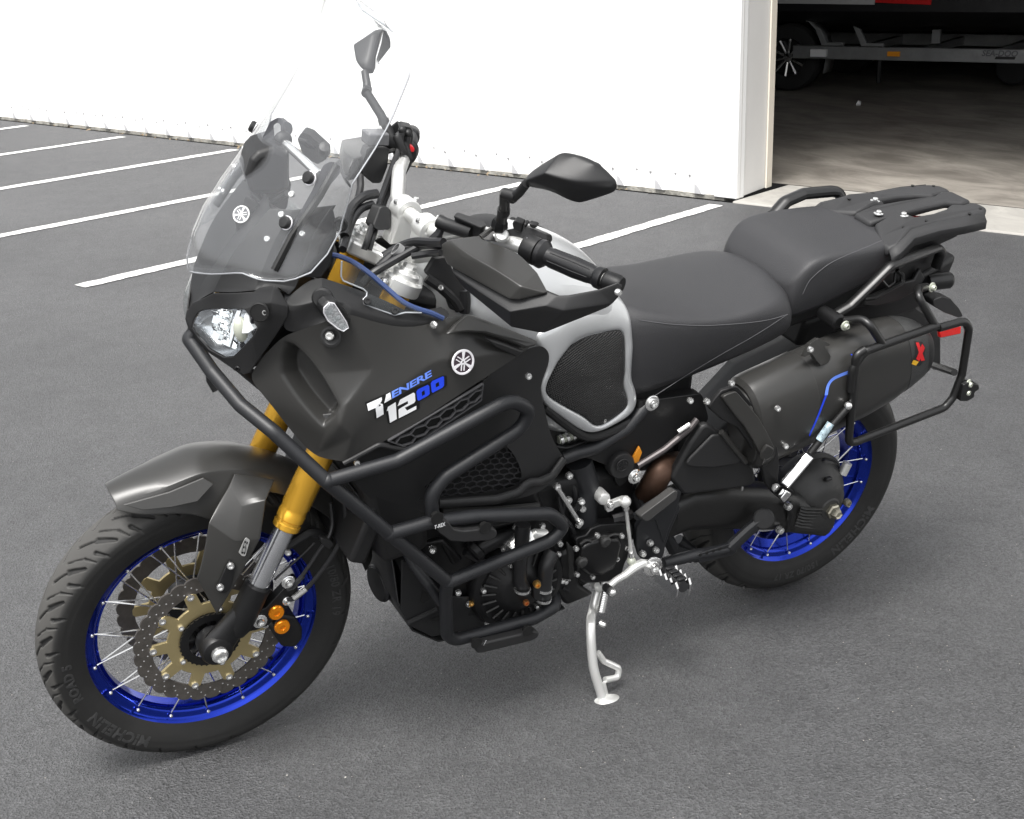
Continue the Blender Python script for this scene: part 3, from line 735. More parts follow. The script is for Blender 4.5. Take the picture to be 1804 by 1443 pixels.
# raised side facet of the mudguard and the fork cover that drops from it
f = [(1.481,0.072,0.7066),(1.402,0.078,0.6787),(1.437,0.125,0.6683),(1.456,0.142,0.5938),(1.504,0.142,0.5087),(1.546,0.138,0.4354),(1.58,0.128,0.5259),(1.565,0.124,0.5632),(1.547,0.112,0.6352),(1.526,0.092,0.6517),(1.495,0.08,0.6867),(1.482,0.112,0.6556),(1.504,0.134,0.596),(1.535,0.138,0.5212)]
k = dict(zip("f1 f2 f3 f4 f5 f6 f7 f8 f9 f10 f11 m1 m2 m3".split(), f))
cover = panel("fork_cover", k, ["f1 f2 f3 m1 f11", "f11 m1 m2 f9 f10", "m1 f3 f4 m2", "m2 f4 f5 m3", "m2 m3 f8 f9", "m3 f5 f6 f7 f8"], SATIN, bike, solid=.005, bevel=.006, sub=2, ba=12)
fs = [(1.696,0.064,0.6848),(1.609,0.066,0.6937),(1.542,0.068,0.7112),(1.523,0.074,0.6974),(1.56,0.085,0.6714),(1.61,0.083,0.6694),(1.663,0.078,0.6731)]
facet = obj("mudguard_facet", prism(fs, (0, .004, 0)), SATIN, bike, bevel=.005, seg=3)
twin(cover).location = (0, 0, -.022)
for q in ((1.518,0.147,0.5504), (1.54,0.147,0.5059)):
    obj("cover_bolt", bolt(q, (.25, 1, .1), .0075, .006), STEEL, cover)
obj("bolt_recess", prism(fillet([(1.526,0.1412,0.5478),(1.519,0.1412,0.5619),(1.506,0.1412,0.5476),(1.519,0.1412,0.4915),(1.533,0.1412,0.4835),(1.548,0.1412,0.4999)], .01, 4, True), (0, .0035, 0)), BLACK, cover, bevel=.001)
tagq = [(1.495,0.1455,0.5664),(1.501,0.1455,0.5759),(1.486,0.1455,0.608),(1.478,0.1455,0.5987),(1.488,0.1455,0.563)]
obj("name_plate", prism(fillet(tagq, .004, 3, True), (0, .001, 0)), ALU, cover)
obj("name_plate_text", quadmap(norm_box(text_mesh("ES", 1, bold=.01)), [(1.497,0.148,0.5737),(1.489,0.148,0.569),(1.482,0.148,0.5968),(1.489,0.148,0.6019)]), BLACK, cover, smooth=False)
# inner fender brace behind the fork and the rear flap
obj("fender_brace", tube([(1.4,0.1,0.5285),(1.376,0.098,0.5346),(1.336,0.095,0.55),(1.309,0.09,0.5346),(1.29,0.08,0.501)], .010, 10, fil=.02), GRAIN, bike)
obj("brace_bolt", bolt((1.389,0.112,0.5249), (.2, 1, .1), .007, .005), STEEL, bike)

# ---------------------------------------------------------------- brake caliper, brackets and hoses (front left, twin on the right)
cal = obj("brake_caliper", prism(fillet([(1.421,0.062,0.3523),(1.405,0.062,0.3755),(1.374,0.062,0.3595),(1.358,0.062,0.3244),(1.359,0.062,0.2959),(1.375,0.062,0.2794),(1.403,0.062,0.2902),(1.418,0.062,0.3185)], .012, 4, True), (0, .050, 0)), ALLOYB, bike, bevel=.006, seg=3)
obj("caliper_arm", prism(fillet([(1.469,0.09,0.3993),(1.438,0.09,0.3996),(1.383,0.09,0.4521),(1.368,0.09,0.4568),(1.368,0.09,0.4115),(1.392,0.09,0.3908),(1.431,0.09,0.3562),(1.458,0.09,0.3505),(1.481,0.09,0.3528),(1.484,0.09,0.3812)], .012, 3, True), (0, .022, 0)), ALLOYB, cal, bevel=.004)
for q in ((1.416,0.112,0.3846), (1.404,0.112,0.3452)):
    obj("piston_cap", lathe([(.0165, 0), (.0165, .004), (.0145, .007), (.006, .0075), (.005, .0055), (1e-6, .0055)], q, (.05, 1, .05), 24), AMBER, cal)
for q, r in (((1.39,0.114,0.4542), .0085), ((1.451,0.114,0.3735), .009), ((1.392,0.112,0.4059), .006)):
    obj("caliper_bolt", bolt(q, (0, 1, .05), r, .008, washer=True), STEEL, cal)
twin_tree(cal)
obj("brake_hose", tube(spline([(1.394,0.118,0.4129),(1.373,0.118,0.4136),(1.348,0.12,0.4352),(1.327,0.125,0.4641),(1.301,0.13,0.5051),(1.278,0.13,0.552),(1.269,0.12,0.5827),(1.271,0.11,0.6204),(1.27,0.1,0.6134),(1.271,0.09,0.6618)], 5), .0048, 8), HOSE, bike)
obj("hose_ferrule", tube([(1.381,0.118,0.4135),(1.354,0.12,0.4314)], .0065, 8), STEEL, bike)
obj("sensor_cable", tube(spline([(1.393,0.115,0.4353),(1.375,0.118,0.4457),(1.348,0.12,0.4845),(1.325,0.12,0.5182),(1.307,0.12,0.5422),(1.294,0.11,0.5697),(1.294,0.1,0.6114)], 5), .0042, 8), HOSE, bike)
obj("cable_clip", tube([(1.383,0.116,0.4379),(1.36,0.12,0.4654)], .0055, 8), POWDER, bike)
obj("hose_guide", prism(fillet([(1.326,0.112,0.5528),(1.306,0.112,0.5435),(1.296,0.112,0.53),(1.306,0.112,0.5192),(1.322,0.112,0.5365)], .006, 3, True), (0, .016, 0)), GRAIN, bike, bevel=.003)
obj("wheel_sensor_wire", tube(spline([(1.418,0.112,0.4651),(1.391,0.112,0.4865),(1.361,0.114,0.5107),(1.334,0.115,0.5351)], 4), .0022, 6), HOSE, bike)

# ---------------------------------------------------------------- side fairings
fp = dict(
 a1=(1.414,0.152,1.027), a2=(1.39,0.176,1.044), a3=(1.349,0.197,1.065), a4=(1.302,0.207,1.078), a5=(1.197,0.214,1.029),
 b1=(1.113,0.203,1.034), b2=(1.06,0.187,1.032), b3=(1.001,0.196,1.004), b4=(0.9153,0.205,0.9585), b5=(0.9229,0.212,0.9499),
 b6=(1.035,0.236,0.9139), b7=(1.125,0.246,0.8787), b8=(1.207,0.25,0.8397), b9=(1.256,0.249,0.8236), b10=(1.322,0.237,0.7908), b11=(1.339,0.226,0.7934),
 c1=(1.402,0.172,0.8382), c2=(1.359,0.203,0.8007), c3=(1.439,0.15,0.9021), c4=(1.466,0.126,0.9365), c5=(1.457,0.131,0.9605),
 r2=(1.267,0.229,0.9712), r3=(1.32,0.241,0.9182), r4=(1.337,0.246,0.8798),
 p1=(1.411,0.157,1.016), p2=(1.397,0.167,1.016), p3=(1.379,0.181,0.9975), p4=(1.356,0.203,0.961), p5=(1.333,0.229,0.9082), p6=(1.337,0.229,0.8906),
 p7=(1.356,0.216,0.8584), p8=(1.373,0.2,0.8801), p9=(1.393,0.182,0.909), p10=(1.416,0.158,0.9534), p11=(1.415,0.153,0.9817),
 e=(1.088,0.239,0.9608), m1=(1.135,0.234,0.9759), m2=(1.189,0.242,0.9475), m3=(1.252,0.249,0.9103), m4=(1.311,0.251,0.8496))
fp = {q: Vector(v) for q, v in fp.items()}
inn = Vector((-.72, -.52, -.05)).normalized()
pk = ['p%d' % i for i in range(1, 12)]
cen = sum((fp[q] for q in pk), Vector())/11
for q in pk:
    fp['q'+q] = fp[q]+(cen-fp[q])*.10+inn*.016
    fp['s'+q] = fp[q]+(cen-fp[q])*.22+inn*.040
ff = ["c4 c5 p11 p10", "c5 a1 p1 p11", "a1 a2 p2 p1", "a2 a3 p3 p2", "a3 a4 r2 p4 p3", "a4 a5 r2", "r2 r3 p5 p4", "r3 r4 p6 p5", "r4 c2 p7 p6", "c2 c1 p8 p7", "c1 c3 p9 p8", "c3 c4 p10 p9",
      "a5 b1 m1", "b1 b2 b3 e m1", "b3 b4 b5 e", "b5 b6 e", "e b6 b7 m1", "m1 b7 b8 m2", "m2 b8 b9 m3", "m3 b9 b10 m4", "m4 b10 b11 c2", "r4 m4 c2", "r3 m3 m4 r4", "r2 m2 m3 r3", "a5 m1 m2 r2"]
for i in range(11):
    a, b = pk[i], pk[(i+1) % 11]; ff += [f"{a} {b} q{b} q{a}", f"q{a} q{b} s{b} s{a}"]
ff.append(' '.join('s'+q for q in pk))
fairing = panel("side_fairing", fp, ff, SATIN, bike, bevel=.007, seg=2, sub=2, ba=14)
# blade at the upper rear corner
blade = obj("fairing_blade", prism([(1.125,0.226,1.017),(1.097,0.214,1.029),(1.066,0.197,1.037),(1.033,0.203,1.023),(1.007,0.206,1.009),(0.9625,0.208,0.9859),(0.9183,0.212,0.9622),(0.9231,0.214,0.9525),(0.9482,0.216,0.9534),(0.9985,0.22,0.9822),(1.045,0.224,1.005),(1.084,0.227,1.016)], (-.004, .010, .003)), SATIN, fairing, bevel=.005, seg=3)
obj("blade_painted_shadow", prism([(1.041,0.222,0.9999),(0.9995,0.222,0.9806),(0.9474,0.216,0.9506),(0.9661,0.221,0.9432),(1.016,0.228,0.9761)], (0, .012, 0)), BLACK, fairing, bevel=.004)  # black slab stands in for the shadow under the blade
twin_tree(fairing)
obj("pocket_floor_step", prism([(1.371,0.186,0.8729),(1.362,0.19,0.8731),(1.333,0.205,0.8799),(1.351,0.205,0.8543)], (-.01, -.006, 0)), BLACK, fairing, bevel=.003)
for q, r, n in (((1.34,0.207,1.041), .0085, (.6, .8, .3)), ((1.14,0.216,1.033), .0075, (0, .6, .8)), ((0.9321,0.222,0.8917), .0075, (0, 1, .2))):
    obj("fairing_screw", bolt(q, n, r, .006), STEEL, fairing)
obj("screw_dish", lathe([(.019, .0), (.019, .002), (.015, .0025), (.012, .001), (1e-6, .001)], (1.337,0.2045,1.038), (.55, .8, .3), 24), BLACK, fairing)

# ---- emblem: three crossed tuning forks in a ring
def fork_emblem(R, h=.0022):
    ring = lathe([(R, 0), (R, h), (R*.82, h), (R*.82, 0)], (0, 0, 0), (0, 0, 1), 40, closed=True)
    disc_ = lathe([(R*.9, 0), (R*.9, h*.35), (1e-6, h*.35)], (0, 0, 0), (0, 0, 1), 32)
    forks = MB()
    for k in range(3):
        a = rad(90+120*k); c, s = math.cos(a), math.sin(a)
        def T(x, y, z): return Vector((c*x-s*y, s*x+c*y, z))
        def bar(x0, x1, w0, w1, off=0):
            b = [T(x0, off-w0, h*.4), T(x1, off-w1, h*.4), T(x1, off+w1, h*.4), T(x0, off+w0, h*.4)]
            forks.add(prism(b, (0, 0, h*(.62+.02*k))))
        bar(R*.16, R*.92, R*.045, R*.15); bar(R*.08, R*.20, R*.16, R*.05)
        bar(-R*.66, R*.14, R*.04, R*.04, R*.12); bar(-R*.66, R*.14, R*.04, R*.04, -R*.12)
    return ring, disc_, forks
def put_emblem(c, ex, up, R, parent, m1=PEARL, m2=EMBD):
    o, ex, ey = plane_at(c, ex, up); ring, d, fk_ = fork_emblem(R)
    e = obj("emblem", on_plane(d, o, ex, ey), m2, parent); 
    obj("emblem_ring", on_plane(ring, o, ex, ey), m1, parent, bevel=.0006); x = obj("emblem_forks", on_plane((fk_.v, fk_.f), o, ex, ey), m1, parent, smooth=False)
put_emblem(Vector((1.089,0.2405,0.9611))+Vector((0, .003, 0)), Vector((1.061,0.2385,0.957))-Vector((1.115,0.2405,0.965)), (0.05, -.25, 1), .0245, fairing)

# ---- model lettering on the fairing
from mathutils.geometry import tessellate_polygon
def flat(pts):
    P_ = [Vector(p) for p in pts]; return P_, [tuple(t) for t in tessellate_polygon([P_])]
obj("decal_backing", drape(fine(flat([(1.286,0.247,0.9137),(1.236,0.246,0.9274),(1.233,0.246,0.9119),(1.204,0.245,0.9205),(1.152,0.244,0.9317),(1.127,0.243,0.9377),(1.119,0.243,0.9358),(1.118,0.243,0.9168),(1.122,0.243,0.9136),(1.176,0.245,0.8949),(1.176,0.246,0.8806),(1.237,0.248,0.8607),(1.241,0.248,0.8638),(1.245,0.248,0.8884),(1.248,0.248,0.8834),(1.265,0.248,0.8766),(1.268,0.248,0.8789),(1.268,0.248,0.8954),(1.282,0.248,0.8959)]), 2), fairing, .0008), mat("decal_black", (.004, .004, .004), .35), fairing, smooth=False)
for q in ([(1.283,0.247,0.9111),(1.254,0.247,0.9195),(1.25,0.247,0.8844),(1.264,0.247,0.8788),(1.267,0.247,0.9013),(1.281,0.247,0.8973)], [(1.25,0.247,0.9078),(1.246,0.247,0.9197),(1.245,0.247,0.9233),(1.237,0.247,0.9262),(1.235,0.247,0.9128)], [(1.244,0.247,0.8894),(1.242,0.247,0.898),(1.226,0.247,0.9045),(1.223,0.247,0.8687),(1.237,0.247,0.8635),(1.241,0.247,0.8905)],
          [(1.222,0.246,0.8952),(1.217,0.246,0.9073),(1.189,0.246,0.916),(1.186,0.246,0.9131),(1.185,0.246,0.8982),(1.188,0.246,0.8945),(1.207,0.246,0.8887),(1.202,0.246,0.8819),(1.183,0.246,0.8879),(1.183,0.246,0.8807),(1.219,0.247,0.8693),(1.22,0.247,0.8869),(1.218,0.246,0.8889),(1.2,0.246,0.8958),(1.201,0.246,0.9012)]):
    obj("decal_lettering", drape(fine(flat(q), 1), fairing, .0014), WHITEP, fairing, smooth=False)
def nought(o, h):
    o = [Vector(p) for p in o]; h = [Vector(p) for p in h]; H8 = []
    for i in range(4): H8 += [h[i], lerp(h[i], h[(i+1) % 4], .5)]
    H8 = H8[-1:]+H8[:-1]
    return o+H8, [(i, (i+1) % 8, 8+(i+1) % 8, 8+i) for i in range(8)]
for o_, h_ in (([(1.183,0.245,0.9165),(1.18,0.245,0.9205),(1.159,0.245,0.9256),(1.156,0.245,0.9221),(1.155,0.245,0.9067),(1.158,0.245,0.9039),(1.178,0.245,0.897),(1.181,0.245,0.8998)], [(1.172,0.245,0.9134),(1.166,0.245,0.9161),(1.165,0.245,0.9074),(1.171,0.245,0.9053)]), ([(1.153,0.244,0.9273),(1.15,0.244,0.9313),(1.127,0.244,0.9366),(1.125,0.244,0.934),(1.125,0.244,0.9175),(1.128,0.244,0.914),(1.149,0.244,0.9073),(1.151,0.244,0.91)], [(1.143,0.244,0.9243),(1.136,0.244,0.927),(1.135,0.244,0.9189),(1.142,0.244,0.9167)])):
    obj("decal_lettering", drape(nought(o_, h_), fairing, .0014), BLUEP, fairing, smooth=False)
obj("decal_lettering", drape(quadmap(norm_box(text_mesh("ENERE", 1, bold=.03, spacing=.95)), [(1.233,0.246,0.9131),(1.15,0.244,0.9409),(1.152,0.244,0.954),(1.234,0.246,0.9271)]), fairing, .0012), BLUEL, fairing, smooth=False)

# ---- honeycomb vents: real bars over a dark back
def honeycomb(quad, nx, ny, bar, depth, name, parent, m=GRAIN, back=True, mask=None):
    q = [Vector(p) for p in quad]; n = (q[1]-q[0]).cross(q[3]-q[0]).normalized(); mb = MB()
    def at_(s, t): return (q[0]*(1-s)+q[1]*s)*(1-t)+(q[3]*(1-s)+q[2]*s)*t
    def seg(a, b):
        a, b = at_(*a), at_(*b); d = (b-a); L = d.length
        if L < 1e-5: return
        d /= L; w = n.cross(d)*bar*.5; mb.add(prism([a-w, b-w, b+w, a+w], n*depth))
    for i in range(nx+1):
        for j in range(ny+1):
            cx, cy = (i+.5*(j % 2))/nx, j/ny
            P = [(cx+math.sin(rad(60*k))*.577/nx, cy+math.cos(rad(60*k))*.667/ny) for k in range(6)]
            for k in range(3):
                a, b = P[k], P[k+1]
                if all(-.001 <= u <= 1.001 for u in (*a, *b)) and (mask is None or (mask(*a) and mask(*b))): seg(a, b)
    for a, b in (((0, 0), (1, 0)), ((1, 0), (1, 1)), ((1, 1), (0, 1)), ((0, 1), (0, 0))):
        if mask is None: seg(a, b)
    o = obj(name, mb, m, parent, smooth=False)
    if back:
        obj("vent_backing", (([p-n*.004 for p in q]), [(0, 1, 2, 3)]), mat("vent_black", (.004, .004, .004), .9), parent, smooth=False)
    return o
lowp = dict(
 u1=(1.318,0.226,0.7794), u2=(1.254,0.24,0.816), u3=(1.197,0.24,0.7912), u4=(1.028,0.228,0.9014), u5=(1.007,0.224,0.9291), u6=(0.912,0.203,0.9494), u7=(0.881,0.194,0.9338), u8=(0.864,0.188,0.9099),
 u9=(0.8701,0.19,0.8796), u10=(0.8875,0.194,0.845), u11=(0.8731,0.193,0.8043), u12=(0.8554,0.192,0.7445), u13=(0.8441,0.194,0.7128), u14=(0.8091,0.188,0.6601), u15=(0.8056,0.186,0.6567), u16=(0.8222,0.196,0.621), u17=(0.8742,0.208,0.5948),
 u18=(0.9668,0.218,0.6048), u19=(1.108,0.223,0.6325), u20=(1.19,0.196,0.5977), u21=(1.288,0.196,0.7109), w1=(1.155,0.222,0.6853), w2=(1.002,0.226,0.7744), w3=(0.9557,0.222,0.7324), w4=(0.9153,0.216,0.6538), w5=(0.9359,0.218,0.6307), w6=(1.099,0.222,0.6504), g1=(1.192,0.238,0.8116), g2=(1.039,0.23,0.8632))
lower = panel("lower_fairing", lowp, ["u1 u2 u3 w1 u20 u21", "u3 u4 w2 w1", "u5 u6 u7 u8 u9 u10", "u4 u5 u10 u11 w3 w2", "u11 u12 u13 w4 w3", "u13 u14 u15 w4", "u15 u16 w5 w4", "u16 u17 u18 w6 w5", "u18 u19 w6", "u19 u20 w1 w6"],
              GRAIN, bike, bevel=.007, seg=2, sub=2, ba=14)
lip = obj("fairing_lip", tube([(1.119,0.23,0.6464),(0.9863,0.228,0.6223),(0.932,0.224,0.6241),(0.9125,0.222,0.6413),(0.8831,0.218,0.6339),(0.8472,0.208,0.6336),(0.8128,0.194,0.6594)], .0105, 12, fil=.03, sx=.8), GRAIN, lower)
front_lip = obj("fairing_lip", tube([(1.323,0.236,0.787),(1.258,0.25,0.8217),(1.206,0.25,0.7998)], .0055, 10, fil=.012), GRAIN, lower)
twin_tree(lower)
gq = [(1.147,0.214,0.6597),(0.9133,0.208,0.6213),(0.9428,0.214,0.7456),(1.034,0.216,0.7661)]
honeycomb([(1.157,0.212,0.6542),(0.9016,0.206,0.6139),(0.9494,0.212,0.7623),(1.072,0.214,0.789)], 9, 11, .0016, .005, "radiator_grille", lower, m=mat("grille_grey", (.03, .03, .032), .4))
honeycomb([(1.196,0.246,0.8005),(1.043,0.236,0.8686),(1.041,0.236,0.9036),(1.241,0.25,0.8284)], 6, 2, .0022, .006, "hexagon_vent", lower, m=mat("vent_bar_grey", (.055, .055, .058), .45))
obj("panel_screw", bolt((1.299,0.243,0.7867), (.3, 1, .2), .006, .006), STEEL, lower)

# ---- black strip between headlamp and tank
tp = dict(t1=(1.403,0.14,1.109), t2=(1.392,0.146,1.101), t3=(1.353,0.136,1.123), t4=(1.329,0.142,1.125), t5=(1.26,0.165,1.099), t6=(1.207,0.183,1.072), t7=(1.178,0.19,1.052), t8=(1.107,0.178,1.049), t9=(1.086,0.182,1.034),
 d1=(1.404,0.168,1.087), d2=(1.349,0.182,1.102), d3=(1.302,0.19,1.093), d4=(1.3,0.198,1.084), d5=(1.19,0.204,1.038), d6=(1.109,0.196,1.033), v0=(1.414,0.158,1.042), v1=(1.388,0.17,1.039), v2=(1.346,0.19,1.06), v3=(1.299,0.2,1.072), v4=(1.194,0.207,1.024), v5=(1.109,0.197,1.03))
strip = panel("cowl_strip", tp, ["t1 t2 d1", "t2 t3 t4 d2 d1", "t4 t5 d3 d2", "t5 t6 d4 d3", "t6 t7 d5 d4", "t7 t8 d6 d5", "t8 t9 d6", "d1 d2 v1 v0", "d2 d3 v2 v1", "d3 d4 v3 v2", "d4 d5 v4 v3", "d5 d6 v5 v4"], GRAIN, bike, bevel=.007, sub=2, ba=12)
twin_tree(strip)
for q in ((1.262,0.19,1.09), (1.21,0.196,1.065)):
    obj("strip_screw", bolt(q, (.2, .8, .5), .0075, .005), BLACK, strip)
# ---- indicators
def indicator(parent=bike):
    b = Vector((1.349,0.195,1.108)); c = Vector((1.333,0.222,1.084))
    body = obj("indicator", prism(fillet([(1.359,0.222,1.107),(1.349,0.224,1.116),(1.333,0.224,1.115),(1.316,0.222,1.094),(1.304,0.22,1.072),(1.305,0.219,1.06),(1.317,0.219,1.05),(1.33,0.219,1.057),(1.35,0.22,1.077),(1.359,0.221,1.096)], .006, 3, True), (.004, -.026, .004)), BLACK, parent, bevel=.007, seg=3)
    lens = obj("indicator_lens", prism(fillet([(1.359,0.225,1.107),(1.35,0.226,1.116),(1.341,0.226,1.113),(1.315,0.223,1.071),(1.312,0.222,1.059),(1.32,0.222,1.054),(1.332,0.222,1.06),(1.351,0.223,1.08),(1.359,0.224,1.097)], .006, 3, True), (.001, .006, .001)), mat("clear_indicator_lens", (.55, .56, .57), .12, .4, 1.0, 120, coat=.6, bdist=.006), body, bevel=.003)
    obj("indicator_rim", tube([(1.361,0.231,1.11),(1.352,0.232,1.119),(1.343,0.232,1.116),(1.318,0.229,1.074),(1.314,0.228,1.062),(1.323,0.228,1.057),(1.334,0.228,1.064),(1.353,0.229,1.083),(1.361,0.23,1.1)], .0014, 6, closed=True), PEARL, body)
    for i in range(3): obj("indicator_cell", sphere(lerp((1.351,0.23,1.101), (1.324,0.2275,1.067), i/2), .007, 10, (0, 1, 0), .5), LENS, body)
    obj("indicator_stalk", tube([(1.343,0.175,1.101), (1.347,0.2,1.107), (1.341,0.212,1.101)], .010, 12), BLACK, body)
    obj("indicator_grommet", lathe([(.019, -.004), (.019, .004), (.015, .008), (.010, .008)], (1.345,0.182,1.105), (.5, .8, .3), 20), GRAIN, body); return body
ind = indicator(); twin_tree(ind)

# ---------------------------------------------------------------- nose: headlamps and their cowl
hp = [(1.536,0.018,1.004),(1.532,0.02,1.019),(1.526,0.03,1.038),(1.518,0.045,1.05),(1.494,0.085,1.065),(1.47,0.125,1.078),(1.463,0.14,1.065),(1.456,0.152,1.051),(1.464,0.148,1.033),(1.478,0.122,0.9983),(1.487,0.105,0.9771),(1.497,0.085,0.9676),(1.514,0.05,0.9708),(1.528,0.028,0.9888)]
kp = dict(k1=(1.541,0,1.015), k2=(1.537,0,1.031), k3=(1.53,0.012,1.051), k4=(1.52,0.032,1.065), k5=(1.505,0.06,1.087), k6=(1.482,0.095,1.098), k7=(1.452,0.125,1.109), k8=(1.443,0.13,1.118), k9=(1.423,0.15,1.128), k10=(1.417,0.158,1.123), k11=(1.404,0.172,1.093), k12=(1.407,0.172,1.074),
 k13=(1.415,0.165,1.052), k14=(1.454,0.148,0.9836), k15=(1.465,0.136,0.9554), k16=(1.473,0.126,0.9481), k17=(1.484,0.102,0.9463), k18=(1.494,0.086,0.9598), k19=(1.51,0.05,0.9592), k20=(1.533,0,0.9788), e1=(1.467,0.126,1.071), e2=(1.433,0.16,1.1), e3=(1.43,0.165,1.073))
for i, p in enumerate(hp): kp['h%d' % (i+1)] = p
nose = panel("headlamp_cowl", kp, ["k1 k2 h2 h1", "k2 k3 h3 h2", "k3 k4 h4 h3", "k4 k5 h5 h4", "k5 k6 h5", "k6 k7 h6 h5", "k7 k8 k9 e2 h6", "k9 k10 k11 e2", "k11 k12 e3 e2", "e2 e3 h7 h6", "k12 k13 h8 h7 e3", "k13 k14 h9 h8", "k14 k15 h10 h9", "k15 k16 k17 h11 h10", "k17 k18 h12 h11", "k18 k19 h13 h12", "k19 k20 h14 h13", "k20 k1 h1 h14"],
             BLACK, bike, mirror=True, solid=.004, bevel=.005, sub=2, ba=14)
def headlamp():
    H = [Vector(p) for p in hp]; c = sum(H, Vector())/len(H); out = Vector((.75, .5, .05)).normalized()
    r0 = [p+out*.002 for p in H]; r1 = [p+(c-p)*.35+out*.014 for p in H]; r2 = [p+(c-p)*.72+out*.020 for p in H]
    v = r0+r1+r2+[c+out*.022]; n = len(H); f = []
    for a in (0, 1):
        for k in range(n): q = (k+1) % n; f.append((a*n+k, a*n+q, (a+1)*n+q, (a+1)*n+k))
    f += [(2*n+k, 2*n+(k+1) % n, 3*n) for k in range(n)]
    lens = obj("headlamp_lens", (v, f), LENS, bike, angle=60, sub=1)
    n2 = 28; loop = []
    for k in range(n): loop += [H[k], lerp(H[k], H[(k+1) % n], .5)]
    rings = []
    for fr, dp in ((0, .004), (.07, .020), (.30, .034), (.55, .042), (.80, .046)):
        rings.append([p+(c-p)*fr-out*dp for p in loop])
    v = [p for r in rings for p in r]+[c-out*.047]; f = []
    for a in range(4):
        for k in range(n2): q = (k+1) % n2; f.append((a*n2+k, a*n2+q, (a+1)*n2+q, (a+1)*n2+k))
    f += [(4*n2+k, 4*n2+(k+1) % n2, 5*n2) for k in range(n2)]
    obj("reflector_housing", (v, f), mat("reflector_satin", (.62, .63, .65), .16, .95), lens, angle=50)
    # stepped mirror tiles, each cut at its own angle
    rg = random.Random(11); right = Vector((-.5, .82, 0)).normalized(); upv = Vector((.1, 0, 1)).normalized()
    for i in range(4):
        for j in range(5):
            p = Vector((1.518,0.075,1.048))*(1-i/3.)*(1-j/4.)+Vector((1.501,0.095,1.057))*(i/3.)*(1-j/4.)+Vector((1.519,0.075,1.007))*(1-i/3.)*(j/4.)+Vector((1.499,0.1,1.018))*(i/3.)*(j/4.)-out*.016
            e1 = (right+out*rg.uniform(-.5, .5)).normalized()*.0085; e2 = (upv+out*(-.55 if (i+j) % 3 else .5)+right*.1).normalized()*.0088
            obj("mirror_tile", prism([p-e1-e2, p+e1-e2, p+e1+e2, p-e1+e2], -out*.004), REFLECT, lens, bevel=.0008)
    ey = -out*.45+Vector((0, 0, 1)); 
    for pts, tilt, m_ in (([(1.498,0.11,1.073),(1.493,0.118,1.08),(1.494,0.118,1.026),(1.489,0.112,0.9992),(1.494,0.108,1.011),(1.499,0.108,1.032)], .0, REFLECT), ([(1.484,0.13,1.067),(1.475,0.138,1.079),(1.467,0.146,1.058),(1.459,0.15,1.05),(1.472,0.142,1.037),(1.481,0.135,1.035)], .0, WHITEP), ([(1.518,0.07,0.9971),(1.505,0.09,1.008),(1.489,0.11,1),(1.488,0.11,0.9889),(1.505,0.088,0.9918)], .0, REFLECT)):  # white step: bright sky reflection of a mirror put in as colour
        P0 = [Vector(p)-out*.012 for p in pts]; zc = sum(p.z for p in P0)/len(P0)
        P0 = [p-out*(p.z-zc)*.55 for p in P0]; obj("reflector_step", prism(P0, -out*.006), m_, lens, bevel=.0015)
    obj("bulb", sphere(Vector((1.488,0.124,1.035))-out*.016, .0135, 20, Vector((.1, 0, 1)), 1.9), mat("bulb_glass", (.60, .60, .50), .1, .1, coat=.8), lens)
    for q in ((1.471,0.146,1.063), (1.467,0.146,1.038), (1.481,0.118,0.9997)):
        obj("lamp_recess", box(Vector(q)-out*.012, (.008, .012, .013)), mat("recess_black", (.006, .006, .010), .4), lens, bevel=.002)
    return lens
hl = headlamp(); twin_tree(hl)
obj("cowl_socket", lathe([(.018, .002), (.016, .003), (.013, -.014), (1e-6, -.014)], (1.456,0.166,1.088), (.55, .8, .1), 24), mat("socket_black", (.004, .004, .004), .6), nose)
obj("cowl_bolt", bolt((1.446,0.168,1.088), (.5, .8, .1), .006, .006), STEEL, nose)
obj("cowl_bolt", bolt((1.48,0.112,0.9556), (.6, .6, -.2), .006, .004), ALLOYB, nose)
# ---- upper nose panel behind the screen
np_ = dict(c0=(1.541,0,1.015), c1=(1.513,0,1.072), c2=(1.462,0,1.145), c3=(1.415,0,1.202), c4=(1.382,0,1.244),
 d0=(1.52,0.032,1.065), d1=(1.505,0.06,1.088), d2=(1.47,0.068,1.164), d3=(1.438,0.072,1.202), d4=(1.401,0.075,1.241),
 g0=(1.482,0.095,1.099), g1=(1.451,0.122,1.109), g2=(1.441,0.118,1.125), g3=(1.405,0.105,1.198), g4=(1.368,0.1,1.244),
 h0=(1.415,0.15,1.122), h1=(1.395,0.148,1.103), h2=(1.379,0.14,1.113), h3=(1.356,0.13,1.151), h4=(1.325,0.125,1.213), h5=(1.297,0.125,1.254))
upper = panel("nose_panel", np_, ["c0 c1 d1 d0", "c1 c2 d2 d1", "c2 c3 d3 d2", "c3 c4 d4 d3", "d1 d2 g2 g1 g0", "d2 d3 g3 g2", "d3 d4 g4 g3", "g1 g2 h2 h1 h0", "g2 g3 h4 h3 h2", "g3 g4 h5 h4"], BLACK, bike, mirror=True, solid=.003, bevel=.006, sub=2, ba=14)
obj("nose_plate", prism([(1.436,0.004,1.166),(1.424,0.004,1.177),(1.378,0.03,1.21),(1.381,0.02,1.215),(1.417,0,1.237),(1.437,0,1.189)], (.006, .0, .004)), GRAIN, bike, bevel=.002)
put_emblem(Vector((1.417,0,1.197))+Vector((.016, .008, .012)), (-.75, 1, -.2), (-.7, 0, .75), .0165, upper, ALU, mat("emblem_grey", (.10, .10, .11), .4))

